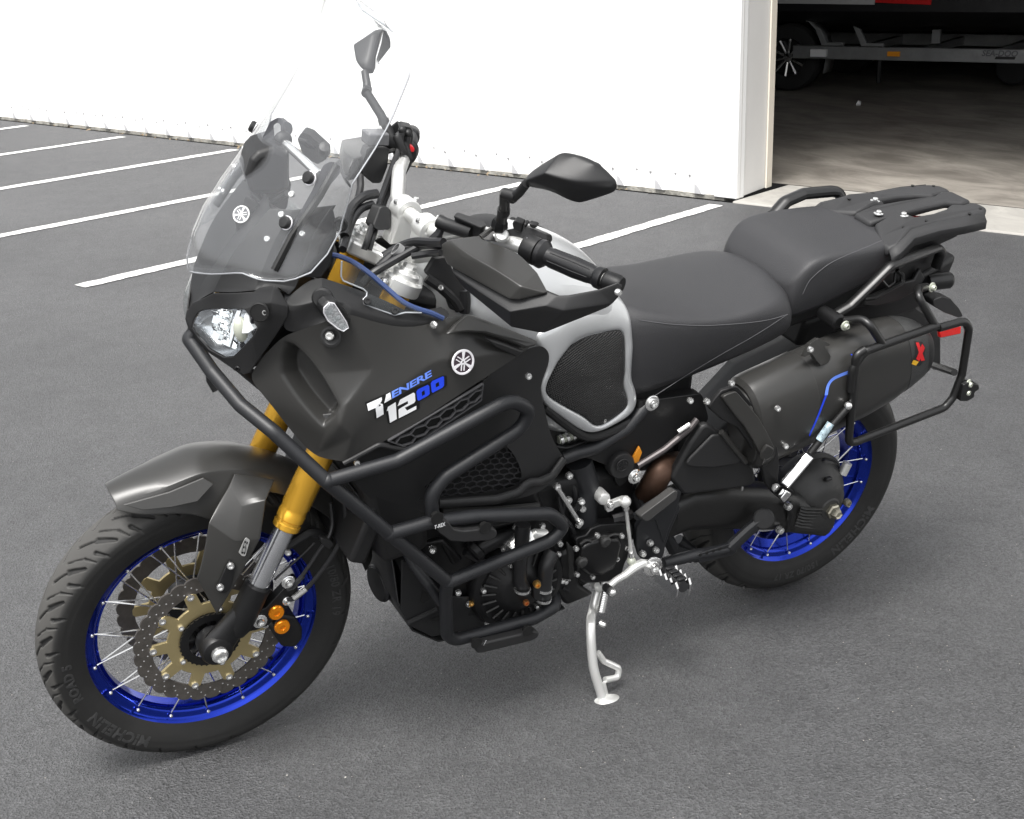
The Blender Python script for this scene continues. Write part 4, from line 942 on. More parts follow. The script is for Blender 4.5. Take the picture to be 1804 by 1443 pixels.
# ---------------------------------------------------------------- windscreen
prof = [(1.112, 1.530), (1.16, 1.518), (1.205, 1.497), (1.25, 1.462), (1.317, 1.398), (1.38, 1.343), (1.435, 1.300), (1.50, 1.264), (1.55, 1.243), (1.600, 1.232)]
zs = np.array([p[0] for p in prof]); xs = np.array([p[1] for p in prof])
def kz(z): return float(np.interp(z, [1.11, 1.15, 1.20, 1.24, 1.284, 1.32, 1.435, 1.6], [3.5, 3.5, 4.0, 3.8, 3.0, 2.3, 1.7, 1.3]))
def scr(y, z): return Vector((float(np.interp(z, zs, xs))-kz(z)*y*y, y, z))
def half_w(t): return float(np.interp(t, [0, .08, .2, .35, .6, .82, .90, .95, .985, 1], [.198, .200, .200, .203, .206, .204, .188, .160, .115, .07]))
def zb(s): s = abs(s); return float(np.interp(s, [0, .35, .6, .75, .92, 1], [1.108, 1.128, 1.146, 1.140, 1.146, 1.165]))
def zt(s): return 1.600-.02*abs(s)**2
rows = []
NT, NS = 40, 36
for i in range(NT+1):
    t = i/NT; row = []
    for j in range(NS+1):
        s = -1+2*j/NS; z = zb(s)+(zt(s)-zb(s))*t; row.append(scr(half_w(t)*s, z))
    rows.append(row)
screen = obj("windscreen", sheet(rows), CLEAR, bike, solid=.0042, angle=60)
edge_pts = [r[-1] for r in rows]+[p for p in rows[-1][::-1]][1:]+[r[0] for r in rows[::-1]][1:]+rows[0][1:-1]
obj("screen_edge", tube(edge_pts, .0016, 6, closed=True), mat("polished_acrylic_edge", (.60, .61, .63), .22, .6), screen)
for q in ((.142, 1.315), (.142, 1.238)):
    for sy in (1, -1):
        c = scr(q[0]*sy, q[1]); n = Vector((.80, .45*sy, .45)).normalized()
        kb = obj("screen_knob", lathe([(.0105, .002), (.0112, .004), (.0112, .010), (.0085, .013), (1e-6, .0135)], c, n, 20), BLACK, screen)
        obj("knob_washer", lathe([(.0128, .0018), (.0128, .0035), (.008, .004)], c, n, 20), PEARL, screen)
# screen brackets: flat black bars behind the screen
for sy in (1, -1):
    a = Vector((1.298,0.13,1.33)); b = Vector((1.335,0.142,1.281)); c = Vector((1.391,0.156,1.219)); d = Vector((1.427,0.164,1.163))
    br = obj("screen_bracket", tube([a, b, c, d], .0075, 8, sx=.8), mat('bracket_black', (.003, .003, .003), .5), bike)
    pl = obj("bracket_plate", prism(fillet([(1.326,0.121,1.317),(1.32,0.121,1.329),(1.306,0.121,1.334),(1.292,0.121,1.329),(1.29,0.121,1.313),(1.329,0.121,1.271),(1.369,0.121,1.214),(1.387,0.121,1.195),(1.399,0.121,1.19),(1.361,0.121,1.251),(1.34,0.121,1.286)], .012, 3, True), (-.003, -.002, -.002)), mat("bracket_grey", (.09, .09, .10), .45), br, smooth=False)
    for q in ((1.38,0.126,1.284), (1.399,0.126,1.249), (1.424,0.122,1.205), (1.361,0.128,1.209)):
        obj("bracket_bolt", bolt(q, (.6, .6, .3), .0058, .005), STEEL, br)
    if sy < 0:
        br.scale = (1, -1, 1)

# ---------------------------------------------------------------- crash bars
RB = .0142
main = [(1.537,0,0.9727),(1.513,0.055,0.9273),(1.482,0.125,0.8853),(1.442,0.19,0.855),(1.362,0.25,0.7646),(1.234,0.256,0.6202),(1.099,0.25,0.4642),(1.092,0.232,0.4163),(1.07,0.205,0.2896),(1.048,0.2,0.2629),(0.8517,0.2,0.2628),(0.7909,0.19,0.2726),(0.783,0.16,0.2828),(0.7754,0.12,0.2675)]
cb1 = obj("crash_bar", tube([Vector(main[0])+Vector((-.01, -.0, .012))]+main[0:], RB, 16, fil=.035, n=8), POWDER, bike)
cb2 = obj("crash_bar_loop", tube([(1.361,0.25,0.7654),(1.226,0.262,0.7861),(0.9907,0.262,0.8716),(0.9421,0.258,0.8381),(0.9556,0.254,0.7974),(1.118,0.256,0.7246),(1.15,0.256,0.6883),(1.142,0.256,0.6357)], RB, 16, fil=.05, n=8), POWDER, cb1)
cb3 = obj("crash_bar_loop", tube([(1.233,0.256,0.62),(1.153,0.262,0.6298),(1.054,0.262,0.6187),(0.8718,0.255,0.577),(0.8257,0.245,0.5277),(0.861,0.248,0.5022),(1.098,0.25,0.4626)], RB, 16, fil=.05, n=8), POWDER, cb1)
obj("crash_bar_brace", tube([(1.159,0.15,0.5165),(1.14,0.18,0.468),(1.119,0.205,0.4343),(1.09,0.21,0.383)], .0115, 12, fil=.02), POWDER, cb1)
for q, a in (((1.36,0.25,0.7657), 1), ((1.234,0.256,0.6201), 1), ((1.098,0.25,0.4636), 1)):
    obj("weld_collar", sphere(q, RB*1.10, 14), POWDER, cb1)
# slider pads
def pad(pts, dy, holes, parent):
    o = obj("slider_pad", prism(fillet(pts, .012, 4, True), (0, dy, 0)), mat("slider_black", (.014, .014, .0145), .55), parent, bevel=.006, seg=3)
    for h in holes: obj("pad_socket", lathe([(.0135, .001), (.0115, .0015), (.0095, -.010), (1e-6, -.010)], h, (0, 1, 0), 20), mat("socket_black", (.004, .004, .004), .6), o)
    return o
p1 = pad([(1.152,0.262,0.6451),(1.136,0.262,0.6488),(1.121,0.262,0.6351),(1.109,0.262,0.6162),(1.085,0.262,0.6062),(1.025,0.262,0.5985),(1.01,0.262,0.5864),(1.013,0.262,0.5733),(1.026,0.262,0.5688),(1.084,0.262,0.5795),(1.116,0.262,0.5903),(1.142,0.262,0.6172)], .024, [(1.148,0.2865,0.6535), (1.04,0.2865,0.6031)], cb1)
obj("pad_lettering", quadmap(norm_box(text_mesh("T-REX", 1, shear=.2, bold=.02)), [(1.153,0.288,0.6299),(1.129,0.288,0.6323),(1.131,0.288,0.641),(1.154,0.288,0.6385)]), WHITEP, p1, smooth=False)
p2 = pad([(1.017,0.215,0.2586),(1.009,0.215,0.2661),(0.8723,0.215,0.2599),(0.8573,0.215,0.2509),(0.8593,0.215,0.2376),(0.8764,0.215,0.2335),(0.9947,0.215,0.2379),(1.01,0.215,0.241)], .022, [(1.015,0.239,0.273), (0.8891,0.239,0.2673)], cb1)
obj("pad_lettering", quadmap(norm_box(text_mesh("T-REX", 1, shear=.2, bold=.02)), [(0.9984,0.2395,0.2621),(0.9971,0.2395,0.2617),(0.9913,0.2395,0.2741),(0.9938,0.2395,0.2748)]), WHITEP, p2, smooth=False)
twin_tree(cb1)
obj("bar_cross_clamp", tube([(1.488,-0.03,0.8758),(1.488,-0.03,0.8636),(1.48,-0.02,0.8449)], .012, 10), BLACK, cb1)


# ---------------------------------------------------------------- frame spine under the tank (dark mass between the forks and the seat)
obj("main_frame", loft([[Vector((x, w, z1)), Vector((x, -w, z1)), Vector((x, -w*1.1, z0)), Vector((x, w*1.1, z0))] for x, w, z0, z1 in ((1.16, .05, .86, 1.04), (1.05, .085, .74, 1.02), (.9, .12, .66, .96), (.7, .12, .60, .84), (.55, .11, .52, .78), (.42, .09, .60, .80))]), BLACK, bike, bevel=.02, seg=3)
# ---------------------------------------------------------------- tank
def ring_t(x, zt, w_top, w_sh, z_sh, w_mid, z_mid, w_low, z_low):
    h = [(0, zt), (w_top*.6, zt-.006), (w_top, zt-.022), (w_sh, z_sh), (w_mid, z_mid), (w_low, z_low), (w_low*.75, z_low-.012)]
    return [Vector((x, y, z)) for y, z in h]+[Vector((x, -y, z)) for y, z in h[:0:-1]]
TR = [ring_t(1.075, 1.045, .05, .085, 1.00, .10, .96, .10, .93),
      ring_t(1.05, 1.085, .07, .125, 1.045, .150, .985, .150, .92),
      ring_t(1.0, 1.118, .085, .150, 1.06, .168, .98, .165, .86),
      ring_t(.92, 1.125, .092, .160, 1.062, .176, .97, .172, .78),
      ring_t(.84, 1.115, .094, .160, 1.055, .176, .96, .170, .71),
      ring_t(.76, 1.085, .090, .152, 1.035, .168, .95, .164, .68),
      ring_t(.70, 1.048, .080, .138, 1.008, .156, .935, .156, .70),
      ring_t(.655, .995, .070, .120, .968, .142, .905, .146, .74),
      ring_t(.625, .940, .05, .10, .92, .128, .87, .134, .77)]
tank = obj("fuel_tank", loft(TR), SILVERP, bike, sub=2, angle=50)
# tank side panel: silver shell with a bevelled rim, then the knee pad set into it
tpan = dict(a=(1.037,0.15,1.053), b=(1.037,0.158,1.022), c=(0.9559,0.176,0.9849), d=(0.9082,0.186,0.9507), e=(0.8685,0.188,0.924), f=(0.862,0.184,0.9035), g=(0.8671,0.186,0.8771), h=(0.8847,0.19,0.8425), i=(0.8688,0.186,0.7999), j=(0.8147,0.182,0.7517), k=(0.7545,0.176,0.703),
 l=(0.7156,0.172,0.6945), m=(0.6659,0.164,0.7013), n=(0.6197,0.154,0.713), o=(0.6092,0.148,0.751), p=(0.6324,0.148,0.7919), q=(0.6381,0.148,0.8851), r=(0.6372,0.146,0.8613), s=(0.6457,0.14,0.9329), t=(0.6587,0.132,0.9659), u=(0.6914,0.128,0.9918), v=(0.753,0.152,0.9836), w=(0.8126,0.165,0.9751), x=(0.8747,0.176,0.9556),
 P0=(0.8163,0.178,0.911), P1=(0.8247,0.172,0.8948), P2=(0.8025,0.168,0.916), P3=(0.7626,0.164,0.9252), P4=(0.6814,0.15,0.9179), P5=(0.6673,0.15,0.9077), P6=(0.6563,0.154,0.8121), P7=(0.6623,0.154,0.8628), P8=(0.6576,0.156,0.7825), P9=(0.6508,0.156,0.76), P10=(0.6336,0.156,0.7368), P11=(0.7187,0.172,0.7087), P12=(0.7631,0.178,0.7436), P13=(0.8641,0.186,0.8187), P14=(0.8657,0.187,0.8488), P15=(0.8463,0.184,0.8837))
def closed_spline(pts, N):
    P = [Vector(p) for p in pts]; n = len(P); S = []
    for i in range(n):
        for k in range(12):
            t = k/12; a_, b_, c_, d_ = P[i-1], P[i], P[(i+1) % n], P[(i+2) % n]
            S.append(.5*((2*b_)+(c_-a_)*t+(2*a_-5*b_+4*c_-d_)*t*t+(3*b_-a_-3*c_+d_)*t**3))
    L = [0]
    for i in range(len(S)): L.append(L[-1]+(S[(i+1) % len(S)]-S[i]).length)
    out = []; S.append(S[0])
    for k in range(N):
        s_ = L[-1]*k/N; i = max(j for j in range(len(L)) if L[j] <= s_+1e-9); i = min(i, len(S)-2); f_ = (s_-L[i])/max(1e-9, L[i+1]-L[i]); out.append(lerp(S[i], S[i+1], f_))
    return out
# silver side shell: rings between the outer rim and the pad, turned about the pad centre
NR = 72
outer = closed_spline([tpan[q] for q in "a b c d e f g h i j k l m n o p q r s t u v w x".split()] if False else [tpan[q] for q in "c d e f g h i j k l m n o p q r s t u v w x".split()], 300)
inner = closed_spline([tpan['P%d' % i] for i in range(16)], 300)
ctr = sum(inner, Vector())/len(inner)
def by_angle(loop):
    ang = sorted([(math.atan2(p.z-ctr.z, p.x-ctr.x), p) for p in loop], key=lambda q: q[0]); ts = np.array([q[0] for q in ang]); c_ = [np.array([q[1][i] for q in ang]) for i in range(3)]
    tt = -math.pi+2*math.pi*np.arange(NR)/NR; r_ = [np.interp(tt, ts, c_[i], period=2*math.pi) for i in range(3)]
    for _ in range(2): r_ = [(np.roll(x, 1)+2*x+np.roll(x, -1))/4 for x in r_]
    return [Vector((r_[0][k], r_[1][k], r_[2][k])) for k in range(NR)]
RO, RI = by_angle(outer), by_angle(inner)
rings_ = []
for t, bulge in ((-.04, -.014), (0, -.004), (.05, .001), (.3, .005), (.65, .006), (.93, .0035), (1.0, -.001)):
    rings_.append([lerp(o_, i_, t)+Vector((0, bulge, 0)) for o_, i_ in zip(RO, RI)])
side = obj("tank_side_panel", loft(rings_, cap=False), SILVERP, bike, angle=60, sub=1)
def pad_mat():
    m = bpy.data.materials.new("rubber_knee_pad"); m.use_nodes = True; n = m.node_tree.nodes; l = m.node_tree.links; b = n["Principled BSDF"]
    b.inputs["Base Color"].default_value = (.010, .010, .0105, 1); b.inputs["Roughness"].default_value = .5
    tc = n.new("ShaderNodeTexCoord"); mp = n.new("ShaderNodeMapping"); mp.inputs["Rotation"].default_value = (0, rad(25), 0); l.new(tc.outputs["Object"], mp.inputs[0])
    sx = n.new("ShaderNodeSeparateXYZ"); l.new(mp.outputs[0], sx.inputs[0])
    def wv(o, k):
        a = n.new("ShaderNodeMath"); a.operation = 'MULTIPLY'; a.inputs[1].default_value = k; l.new(o, a.inputs[0])
        s = n.new("ShaderNodeMath"); s.operation = 'SINE'; l.new(a.outputs[0], s.inputs[0]); return s
    w1, w2 = wv(sx.outputs["X"], 900), wv(sx.outputs["Z"], 900)
    mu = n.new("ShaderNodeMath"); mu.operation = 'MULTIPLY'; l.new(w1.outputs[0], mu.inputs[0]); l.new(w2.outputs[0], mu.inputs[1])
    bp = n.new("ShaderNodeBump"); bp.inputs["Strength"].default_value = .9; bp.inputs["Distance"].default_value = .003; l.new(mu.outputs[0], bp.inputs["Height"]); l.new(bp.outputs[0], b.inputs["Normal"]); return m
PADM = pad_mat()
prs = []
for t, h in ((0, -.002), (.02, .003), (.08, .0055), (.4, .008), (.8, .009)): prs.append([lerp(p, ctr, t)+Vector((0, h, 0)) for p in RI])
v, f = loft(prs, cap=False); v = v+[ctr+Vector((0, .009, 0))]; n_ = len(prs)*NR; f += [(n_-NR+k, n_-NR+(k+1) % NR, n_) for k in range(NR)]
kp_ = obj("knee_pad", (v, f), PADM, side, angle=60)
mk = obj("pad_mark", on_plane(text_mesh("8", .014), Vector((0.7131,0.176,0.7255))+Vector((0, .009, 0)), (-1, 0, 0), (0, 0, 1)), ALU, side, smooth=False)
# dark edge trim round the tank top and the seal behind the fairing
obj("tank_seam", tube(spline([(0.8338,-0.06,1.1),(0.7484,-0.1,1.057),(0.654,-0.135,0.9954),(0.6015,-0.14,0.9527),(0.5605,-0.14,0.9159),(0.5265,-0.13,0.8816)], 4), .006, 8), BLACK, tank)
obj("tank_front_seal", tube([(1.044,0.148,1.062),(1.042,0.15,1.041),(1.043,0.152,1.016)], .011, 10), HOSE, tank)
obj("tank_lower_seal", tube(spline([(0.8634,0.178,0.7889),(0.8074,0.172,0.736),(0.7503,0.166,0.69),(0.7048,0.16,0.6772),(0.6514,0.15,0.68),(0.5988,0.14,0.6953),(0.5926,0.136,0.7294)], 4), .011, 10), BLACK, tank)
obj("filler_cap", lathe([(.038, -.004), (.038, .006), (.034, .010), (.014, .012), (1e-6, .012)], (.93, 0, 1.124), (.05, 0, 1), 28), ALLOYB, tank)
# ---------------------------------------------------------------- seats
VD = (-.62, -.69, -.37)
def seat_ring(x, zc, w1, z1, w2, z2, w3, z3, sh=0.):
    """centre height, top edge, seam bulge, skirt (half widths and heights)"""
    h = [(0, zc), (w1*.5, zc-.003), (w1*.93, z1+.004), (w1*1.02, z1-.001), (w2, z2), (w3, z3), (w3*.75, z3-.006)]
    return [Vector((x+sh*(i/6), y, z)) for i, (y, z) in enumerate(h)]+[Vector((x+sh*((6-i)/6), -y, z)) for i, (y, z) in enumerate(h[:0:-1])]
# rider's seat: stations from the tank backwards, skirts traced from the photo
RS = [seat_ring(*q) for q in ((.668, .940, .060, .935, .115, .915, .132, .800), (.640, .950, .088, .944, .135, .922, .146, .735, .02), (.59, .940, .128, .930, .150, .912, .150, .735, .01), (.52, .926, .148, .916, .164, .900, .152, .748),
      (.44, .920, .160, .908, .173, .892, .156, .770), (.36, .926, .164, .910, .176, .888, .160, .792), (.295, .938, .158, .918, .173, .888, .164, .812), (.24, .948, .140, .924, .164, .888, .160, .828), (.205, .940, .110, .915, .155, .875, .155, .845))]
rseat = obj("rider_seat", loft(RS), VINYL, bike, sub=2, angle=60)
PS = [seat_ring(*q) for q in ((.232, .935, .115, .928, .128, .905, .130, .862), (.208, .968, .128, .960, .138, .935, .136, .855), (.185, .996, .134, .988, .143, .962, .140, .858), (.15, 1.008, .136, 1.000, .145, .974, .142, .864), (.10, 1.011, .138, 1.002, .146, .978, .142, .878),
      (.0, 1.013, .134, 1.004, .142, .982, .138, .912), (-.07, 1.013, .126, 1.002, .137, .984, .130, .936), (-.115, 1.010, .116, 1.000, .126, .980, .122, .945), (-.135, .985, .108, .980, .116, .965, .114, .945), (-.14, .960, .10, .958, .108, .952, .108, .945))]
pseat = obj("pillion_seat", loft(PS), VINYL, bike, sub=2, angle=60)
def seam(o, pts, n=6, r=.0008):
    vf = drape((spline(pts, n), []), o, .0006, VD); obj("seat_seam", tube(vf[0], r, 5), mat("seam_thread", (.085, .085, .09), .6), o)
seam(rseat, [(0.6369,0.15,0.932),(0.5681,0.165,0.9185),(0.4984,0.172,0.9072),(0.46,0.175,0.9027),(0.3657,0.175,0.8936),(0.3034,0.172,0.8901),(0.2486,0.165,0.8905)])
seam(pseat, [(0.1981,0.145,0.9236),(0.1909,0.148,0.9515),(0.1739,0.15,0.971),(0.1422,0.15,0.9902),(0.0996,0.148,1.002),(0.0275,0.142,1.014),(-0.0546,0.128,1.024)])
seam(rseat, [(0.5669,0.15,0.7419),(0.487,0.158,0.7859),(0.4107,0.165,0.8239),(0.3317,0.17,0.8582),(0.2525,0.168,0.8924)])


# ---------------------------------------------------------------- tail: rack, grab rails, carrier, tail lamp
RACKM = mat("rack_grained_nylon", (.020, .020, .021), .62, 0, .5, 800, bdist=.0005)
ZR = 1.02
def rk(s): return s
# slotted nylon luggage plate, mirrored about the centre line: outline traced at rack height
rack = empty("luggage_rack", (0, 0, 0), bike)
def bar(pts, th, name="rack_bar"): return obj(name, prism(pts, (0, 0, -th)), RACKM, rack, bevel=.008, seg=3)
YC = .012
def zr(x): return float(np.interp(x, [-.40, -.30, -.12, -.06, -.03], [1.042, 1.043, 1.038, 1.022, 1.005]))
def rp(pts, s=1, dz=0): return [Vector((x, YC+y*s, zr(x)+dz)) for x, y in pts]
bar(rp([(-.060, .030), (-.12, .033), (-.20, .028), (-.30, .022), (-.335, .040), (-.368, .034), (-.368, -.034), (-.335, -.040), (-.30, -.022), (-.20, -.028), (-.12, -.033), (-.060, -.030)]), .020, "rack_spine")
for s in (1, -1):
    bar(rp([(-.028, .110), (-.045, .080), (-.070, .034), (-.125, .0345), (-.158, .034), (-.166, .060), (-.22, .060), (-.27, .050), (-.305, .030), (-.334, .0412), (-.369, .035), (-.378, .055), (-.375, .080), (-.350, .098), (-.27, .106), (-.19, .104), (-.11, .112), (-.050, .138), (-.028, .136)], s, -.003), .022)
    ro_ = [(-.030, .134), (-.05, .136), (-.11, .111), (-.19, .103), (-.27, .105), (-.345, .098)]
    obj("rack_skirt", sheet([rp(ro_, s, -.006), [p+Vector((0, .014*s, -.016)) for p in rp(ro_, s, -.006)], [p+Vector((0, .016*s, -.034)) for p in rp(ro_, s, -.006)]]), RACKM, rack, solid=.005)
    if 0: obj("rack_rib", tube(rp([(-.09, .088), (-.17, .086), (-.27, .086), (-.345, .078)], s, .001), .0040, 8, sx=.6), RACKM, rack)
    obj("rack_bolt", bolt(rp([(-.140, .050)], s, -.002)[0], (.05, 0, 1), .0068, .006, washer=True), STEEL, rack)
    for q in ((-.10, .096), (-.352, .080), (-.17, .094), (-.30, .098)):
        obj("rack_hole", lathe([(.0048, .0015), (.0038, .0018), (.003, -.006), (1e-6, -.006)], rp([q], s, -.003)[0], (.05, 0, 1), 12), mat("socket_black", (.004, .004, .004), .6), rack)
    obj("rack_mount", prism([(-.04, YC+.10*s, .99), (-.26, YC+.085*s, 1.02), (-.28, YC+.08*s, .985), (-.08, YC+.09*s, .94)], (0, .018*s, 0)), BLACK, rack, bevel=.004)
obj("rack_bolt", bolt((-.098, YC+.012, zr(-.098)), (.05, 0, 1), .0068, .006, washer=True), STEEL, rack)
# rear carrier body and subframe
obj("subframe", loft([[Vector((x, w, z1)), Vector((x, -w, z1)), Vector((x, -w, z0)), Vector((x, w, z0))] for x, w, z0, z1 in ((.50, .10, .70, .80), (.40, .10, .765, .83), (.28, .105, .80, .86), (.10, .11, .835, .90), (-.10, .11, .84, .93), (-.26, .08, .87, .98))]), BLACK, bike, bevel=.012, seg=3)
for s in (1, -1):
    g = obj("grab_rail", tube([Vector((p[0], p[1]*s, p[2])) for p in [(0.1078,0.165,0.8698),(0.074,0.168,0.8861),(0.022,0.168,0.9294),(-0.0266,0.165,0.9675),(-0.0903,0.155,0.9732),(-0.2046,0.125,0.9724),(-0.2306,0.115,0.9555),(-0.2362,0.105,0.9121)]], .0105, 12, fil=.03, sx=1.25), RACK, bike)
    obj("rail_bracket", tube([Vector((p[0], p[1]*s, p[2])) for p in [(0.0185,0.15,0.8869),(-0.0117,0.15,0.8854),(-0.1025,0.14,0.9056),(-0.1005,0.135,0.9229),(-0.0864,0.13,0.9354)]], .006, 8, fil=.01), RACK, g)
    obj("rail_gusset", prism([Vector((p[0], p[1]*s, p[2])) for p in [(0.0018,0.138,0.8601),(-0.0012,0.138,0.8787),(-0.1119,0.128,0.896),(-0.1601,0.118,0.8944),(-0.1808,0.11,0.9171),(-0.2025,0.112,0.889),(-0.1744,0.12,0.864),(-0.1068,0.13,0.8494),(-0.0408,0.135,0.8506)]], (0, -.012*s, 0)), BLACK, g, bevel=.004)
    obj("rail_rib", tube([Vector((p[0], p[1]*s, p[2])) for p in [(-0.0277,0.146,0.9254),(-0.0518,0.146,0.9046),(-0.0727,0.142,0.9109),(-0.074,0.138,0.9342)]], .0035, 6), RACK, g)
# the taller far grab handle seen above the pillion seat
obj("grab_handle", tube([(0.0629,-0.155,0.9811),(0.0242,-0.165,1.008),(-0.0282,-0.165,1.022),(-0.1098,-0.16,1.021),(-0.1307,-0.155,1.018),(-0.1381,-0.14,0.9917)], .0135, 12, fil=.03, sx=1.3), RACK, bike)
# tail lamp, rear indicator, number plate holder
obj("tail_tray", loft([[Vector((x, w, z1)), Vector((x, -w, z1)), Vector((x, -w*.8, z0)), Vector((x, w*.8, z0))] for x, w, z0, z1 in ((.12, .09, .74, .82), (-.08, .10, .76, .86), (-.22, .10, .78, .90), (-.33, .08, .84, .92))]), BLACK, bike, bevel=.015, seg=3)
obj("tail_lamp", loft([[Vector((x, w, z1)), Vector((x, -w, z1)), Vector((x, -w, z0)), Vector((x, w, z0))] for x, w, z0, z1 in ((-.25, .05, .935, .985), (-.30, .045, .94, .98), (-.315, .035, .945, .975))]), mat("smoked_tail_lens", (.10, .008, .008), .15, coat=.5), bike, bevel=.008, seg=3)
obj("plate_stay", prism([(-0.3341,0.03,0.6837),(-0.3935,0.02,0.6941),(-0.427,0.02,0.5766),(-0.4152,0.02,0.5567),(-0.3637,0.03,0.6073)], (0, -.02, 0)), BLACK, bike, bevel=.006)
obj("plate_stay", prism([(-0.1717,0.06,0.8073),(-0.2477,0.06,0.7939),(-0.355,0.04,0.7269),(-0.3677,0.04,0.6968),(-0.3092,0.05,0.7075),(-0.1855,0.07,0.7507),(-0.1324,0.07,0.8028)], (0, -.12, 0)), BLACK, bike, bevel=.012)
rl = obj("rear_indicator", prism(fillet([(-0.1803,0.17,0.8619),(-0.2012,0.175,0.869),(-0.226,0.18,0.8625),(-0.2576,0.185,0.8337),(-0.2717,0.19,0.8133),(-0.2548,0.19,0.8134),(-0.2105,0.185,0.8313),(-0.1836,0.175,0.8474)], .006, 3, True), (.0, -.035, .0)), BLACK, bike, bevel=.010, seg=3)
obj("indicator_stalk", tube([(-0.2388,0.08,0.834),(-0.2272,0.13,0.8407),(-0.2134,0.165,0.8449)], .009, 10), BLACK, rl)
obj("rear_reflector", prism([(-0.1878,0.205,0.7966),(-0.2544,0.205,0.8004),(-0.2616,0.205,0.7761),(-0.195,0.205,0.7757)], (0, -.012, 0)), RED, bike, bevel=.003)
obj("helmet_lock", lathe([(.021, -.03), (.021, .03), (.017, .036), (1e-6, .036)], (-0.2569,0.1,0.8695), (-1, .2, .05), 20), RACK, bike)

# ---------------------------------------------------------------- pannier rack (left; twin on the right)
pr = obj("pannier_rack", tube([(-0.1182,0.262,0.8414),(-0.1959,0.262,0.8469),(-0.2169,0.262,0.8226),(-0.2311,0.262,0.7017),(-0.2203,0.262,0.6429),(-0.1994,0.262,0.618),(0.0639,0.262,0.5802),(0.0841,0.262,0.5827),(0.0892,0.262,0.6043),(0.1192,0.262,0.8134),(0.0963,0.262,0.823)], .0098, 12, fil=.028, n=6), RACK, bike)
pr2 = obj("rack_loop", tube([(-0.1117,0.262,0.8485),(0.0953,0.262,0.819),(0.121,0.262,0.7807),(0.1139,0.262,0.7238)], .0098, 12, fil=.03), RACK, pr)
obj("rack_stay", tube([(0.1052,0.19,0.8634),(0.0881,0.225,0.8809),(0.0829,0.25,0.8759),(0.04,0.262,0.8229)], .0098, 12, fil=.035), RACK, pr)
obj("rack_stay", tube([(-0.1697,0.15,0.8888),(-0.088,0.205,0.9195),(-0.0593,0.235,0.9179),(-0.11,0.262,0.8434)], .0098, 12, fil=.03), RACK, pr)
obj("rack_stay", tube([(-0.2825,0.09,0.6416),(-0.2659,0.13,0.6585),(-0.2043,0.262,0.7116)], .0085, 10, fil=.02), RACK, pr)
for q, n in (((-0.1712,0.165,0.8939), (-.2, 1, .1)), ((0.1133,0.205,0.8599), (0, 1, 0)), ((-0.2465,0.272,0.6785), (-.3, 1, 0)), ((-0.2471,0.272,0.6564), (-.3, 1, 0))):
    obj("rack_bolt", bolt(q, n, .007, .008, washer=True), PLUG if q else STEEL, pr)
obj("rack_latch", prism(fillet([(-0.2374,0.258,0.6868),(-0.2754,0.258,0.6747),(-0.2832,0.258,0.6596),(-0.2668,0.258,0.6559),(-0.2733,0.258,0.6409),(-0.2509,0.258,0.6343),(-0.2252,0.258,0.6393),(-0.2241,0.258,0.6842)], .006, 3, True), (0, .022, 0)), RACK, pr, bevel=.004)
twin_tree(pr)
obj("rail_pivot", lathe([(.016, -.04), (.018, 0), (.018, .016), (.012, .02), (1e-6, .02)], (0.122,0.175,0.864), (0, 1, 0), 20), ALLOYB, bike)

# ---------------------------------------------------------------- silencer (left, high)
def frame_axis(a, b):
    a, b = Vector(a), Vector(b); d = (b-a).normalized(); side = Vector((0, 1, 0)); side = (side-d*side.dot(d)).normalized(); up = side.cross(d)
    if up.z < 0: up = -up
    return a, b, d, side, up
MA, MBp = Vector((.325, .187, .648)), Vector((-.150, .187, .765))
a, b, d, sd, up = frame_axis(MA, MBp)
L = (b-a).length
def mring(t, hw, hu, c=0., n=40, e=2.5):
    o = a+d*(L*t)+up*c; r = []
    for k in range(n):
        th = 2*math.pi*k/n; cx, sx_ = math.cos(th), math.sin(th)
        r.append(o+sd*hw*math.copysign(abs(cx)**(2/e), cx)+up*hu*math.copysign(abs(sx_)**(2/e), sx_))
    return r
MUF = mat("silencer_satin_black", (.032, .0315, .030), .32, .1, .15, 900, bdist=.0003, rvar=.06)
muf = obj("silencer", loft([mring(t, w, h, c) for t, w, h, c in ((-.05, .055, .095, 0), (0, .066, .112, 0), (.25, .069, .118, 0), (.6, .069, .116, 0), (.76, .066, .108, 0), (.84, .062, .098, 0))]), MUF, bike, angle=40)
obj("silencer_band", loft([mring(t, w, h, c) for t, w, h, c in ((.838, .063, .099, 0), (.88, .060, .094, -.002), (.93, .054, .085, -.006), (.97, .049, .076, -.010))]), CARBON, muf, angle=40)
obj("silencer_end_cap", loft([mring(t, w, h, c) for t, w, h, c in ((.965, .049, .076, -.010), (1.0, .044, .066, -.014), (1.03, .034, .05, -.018))]), BLACK, muf, angle=40)
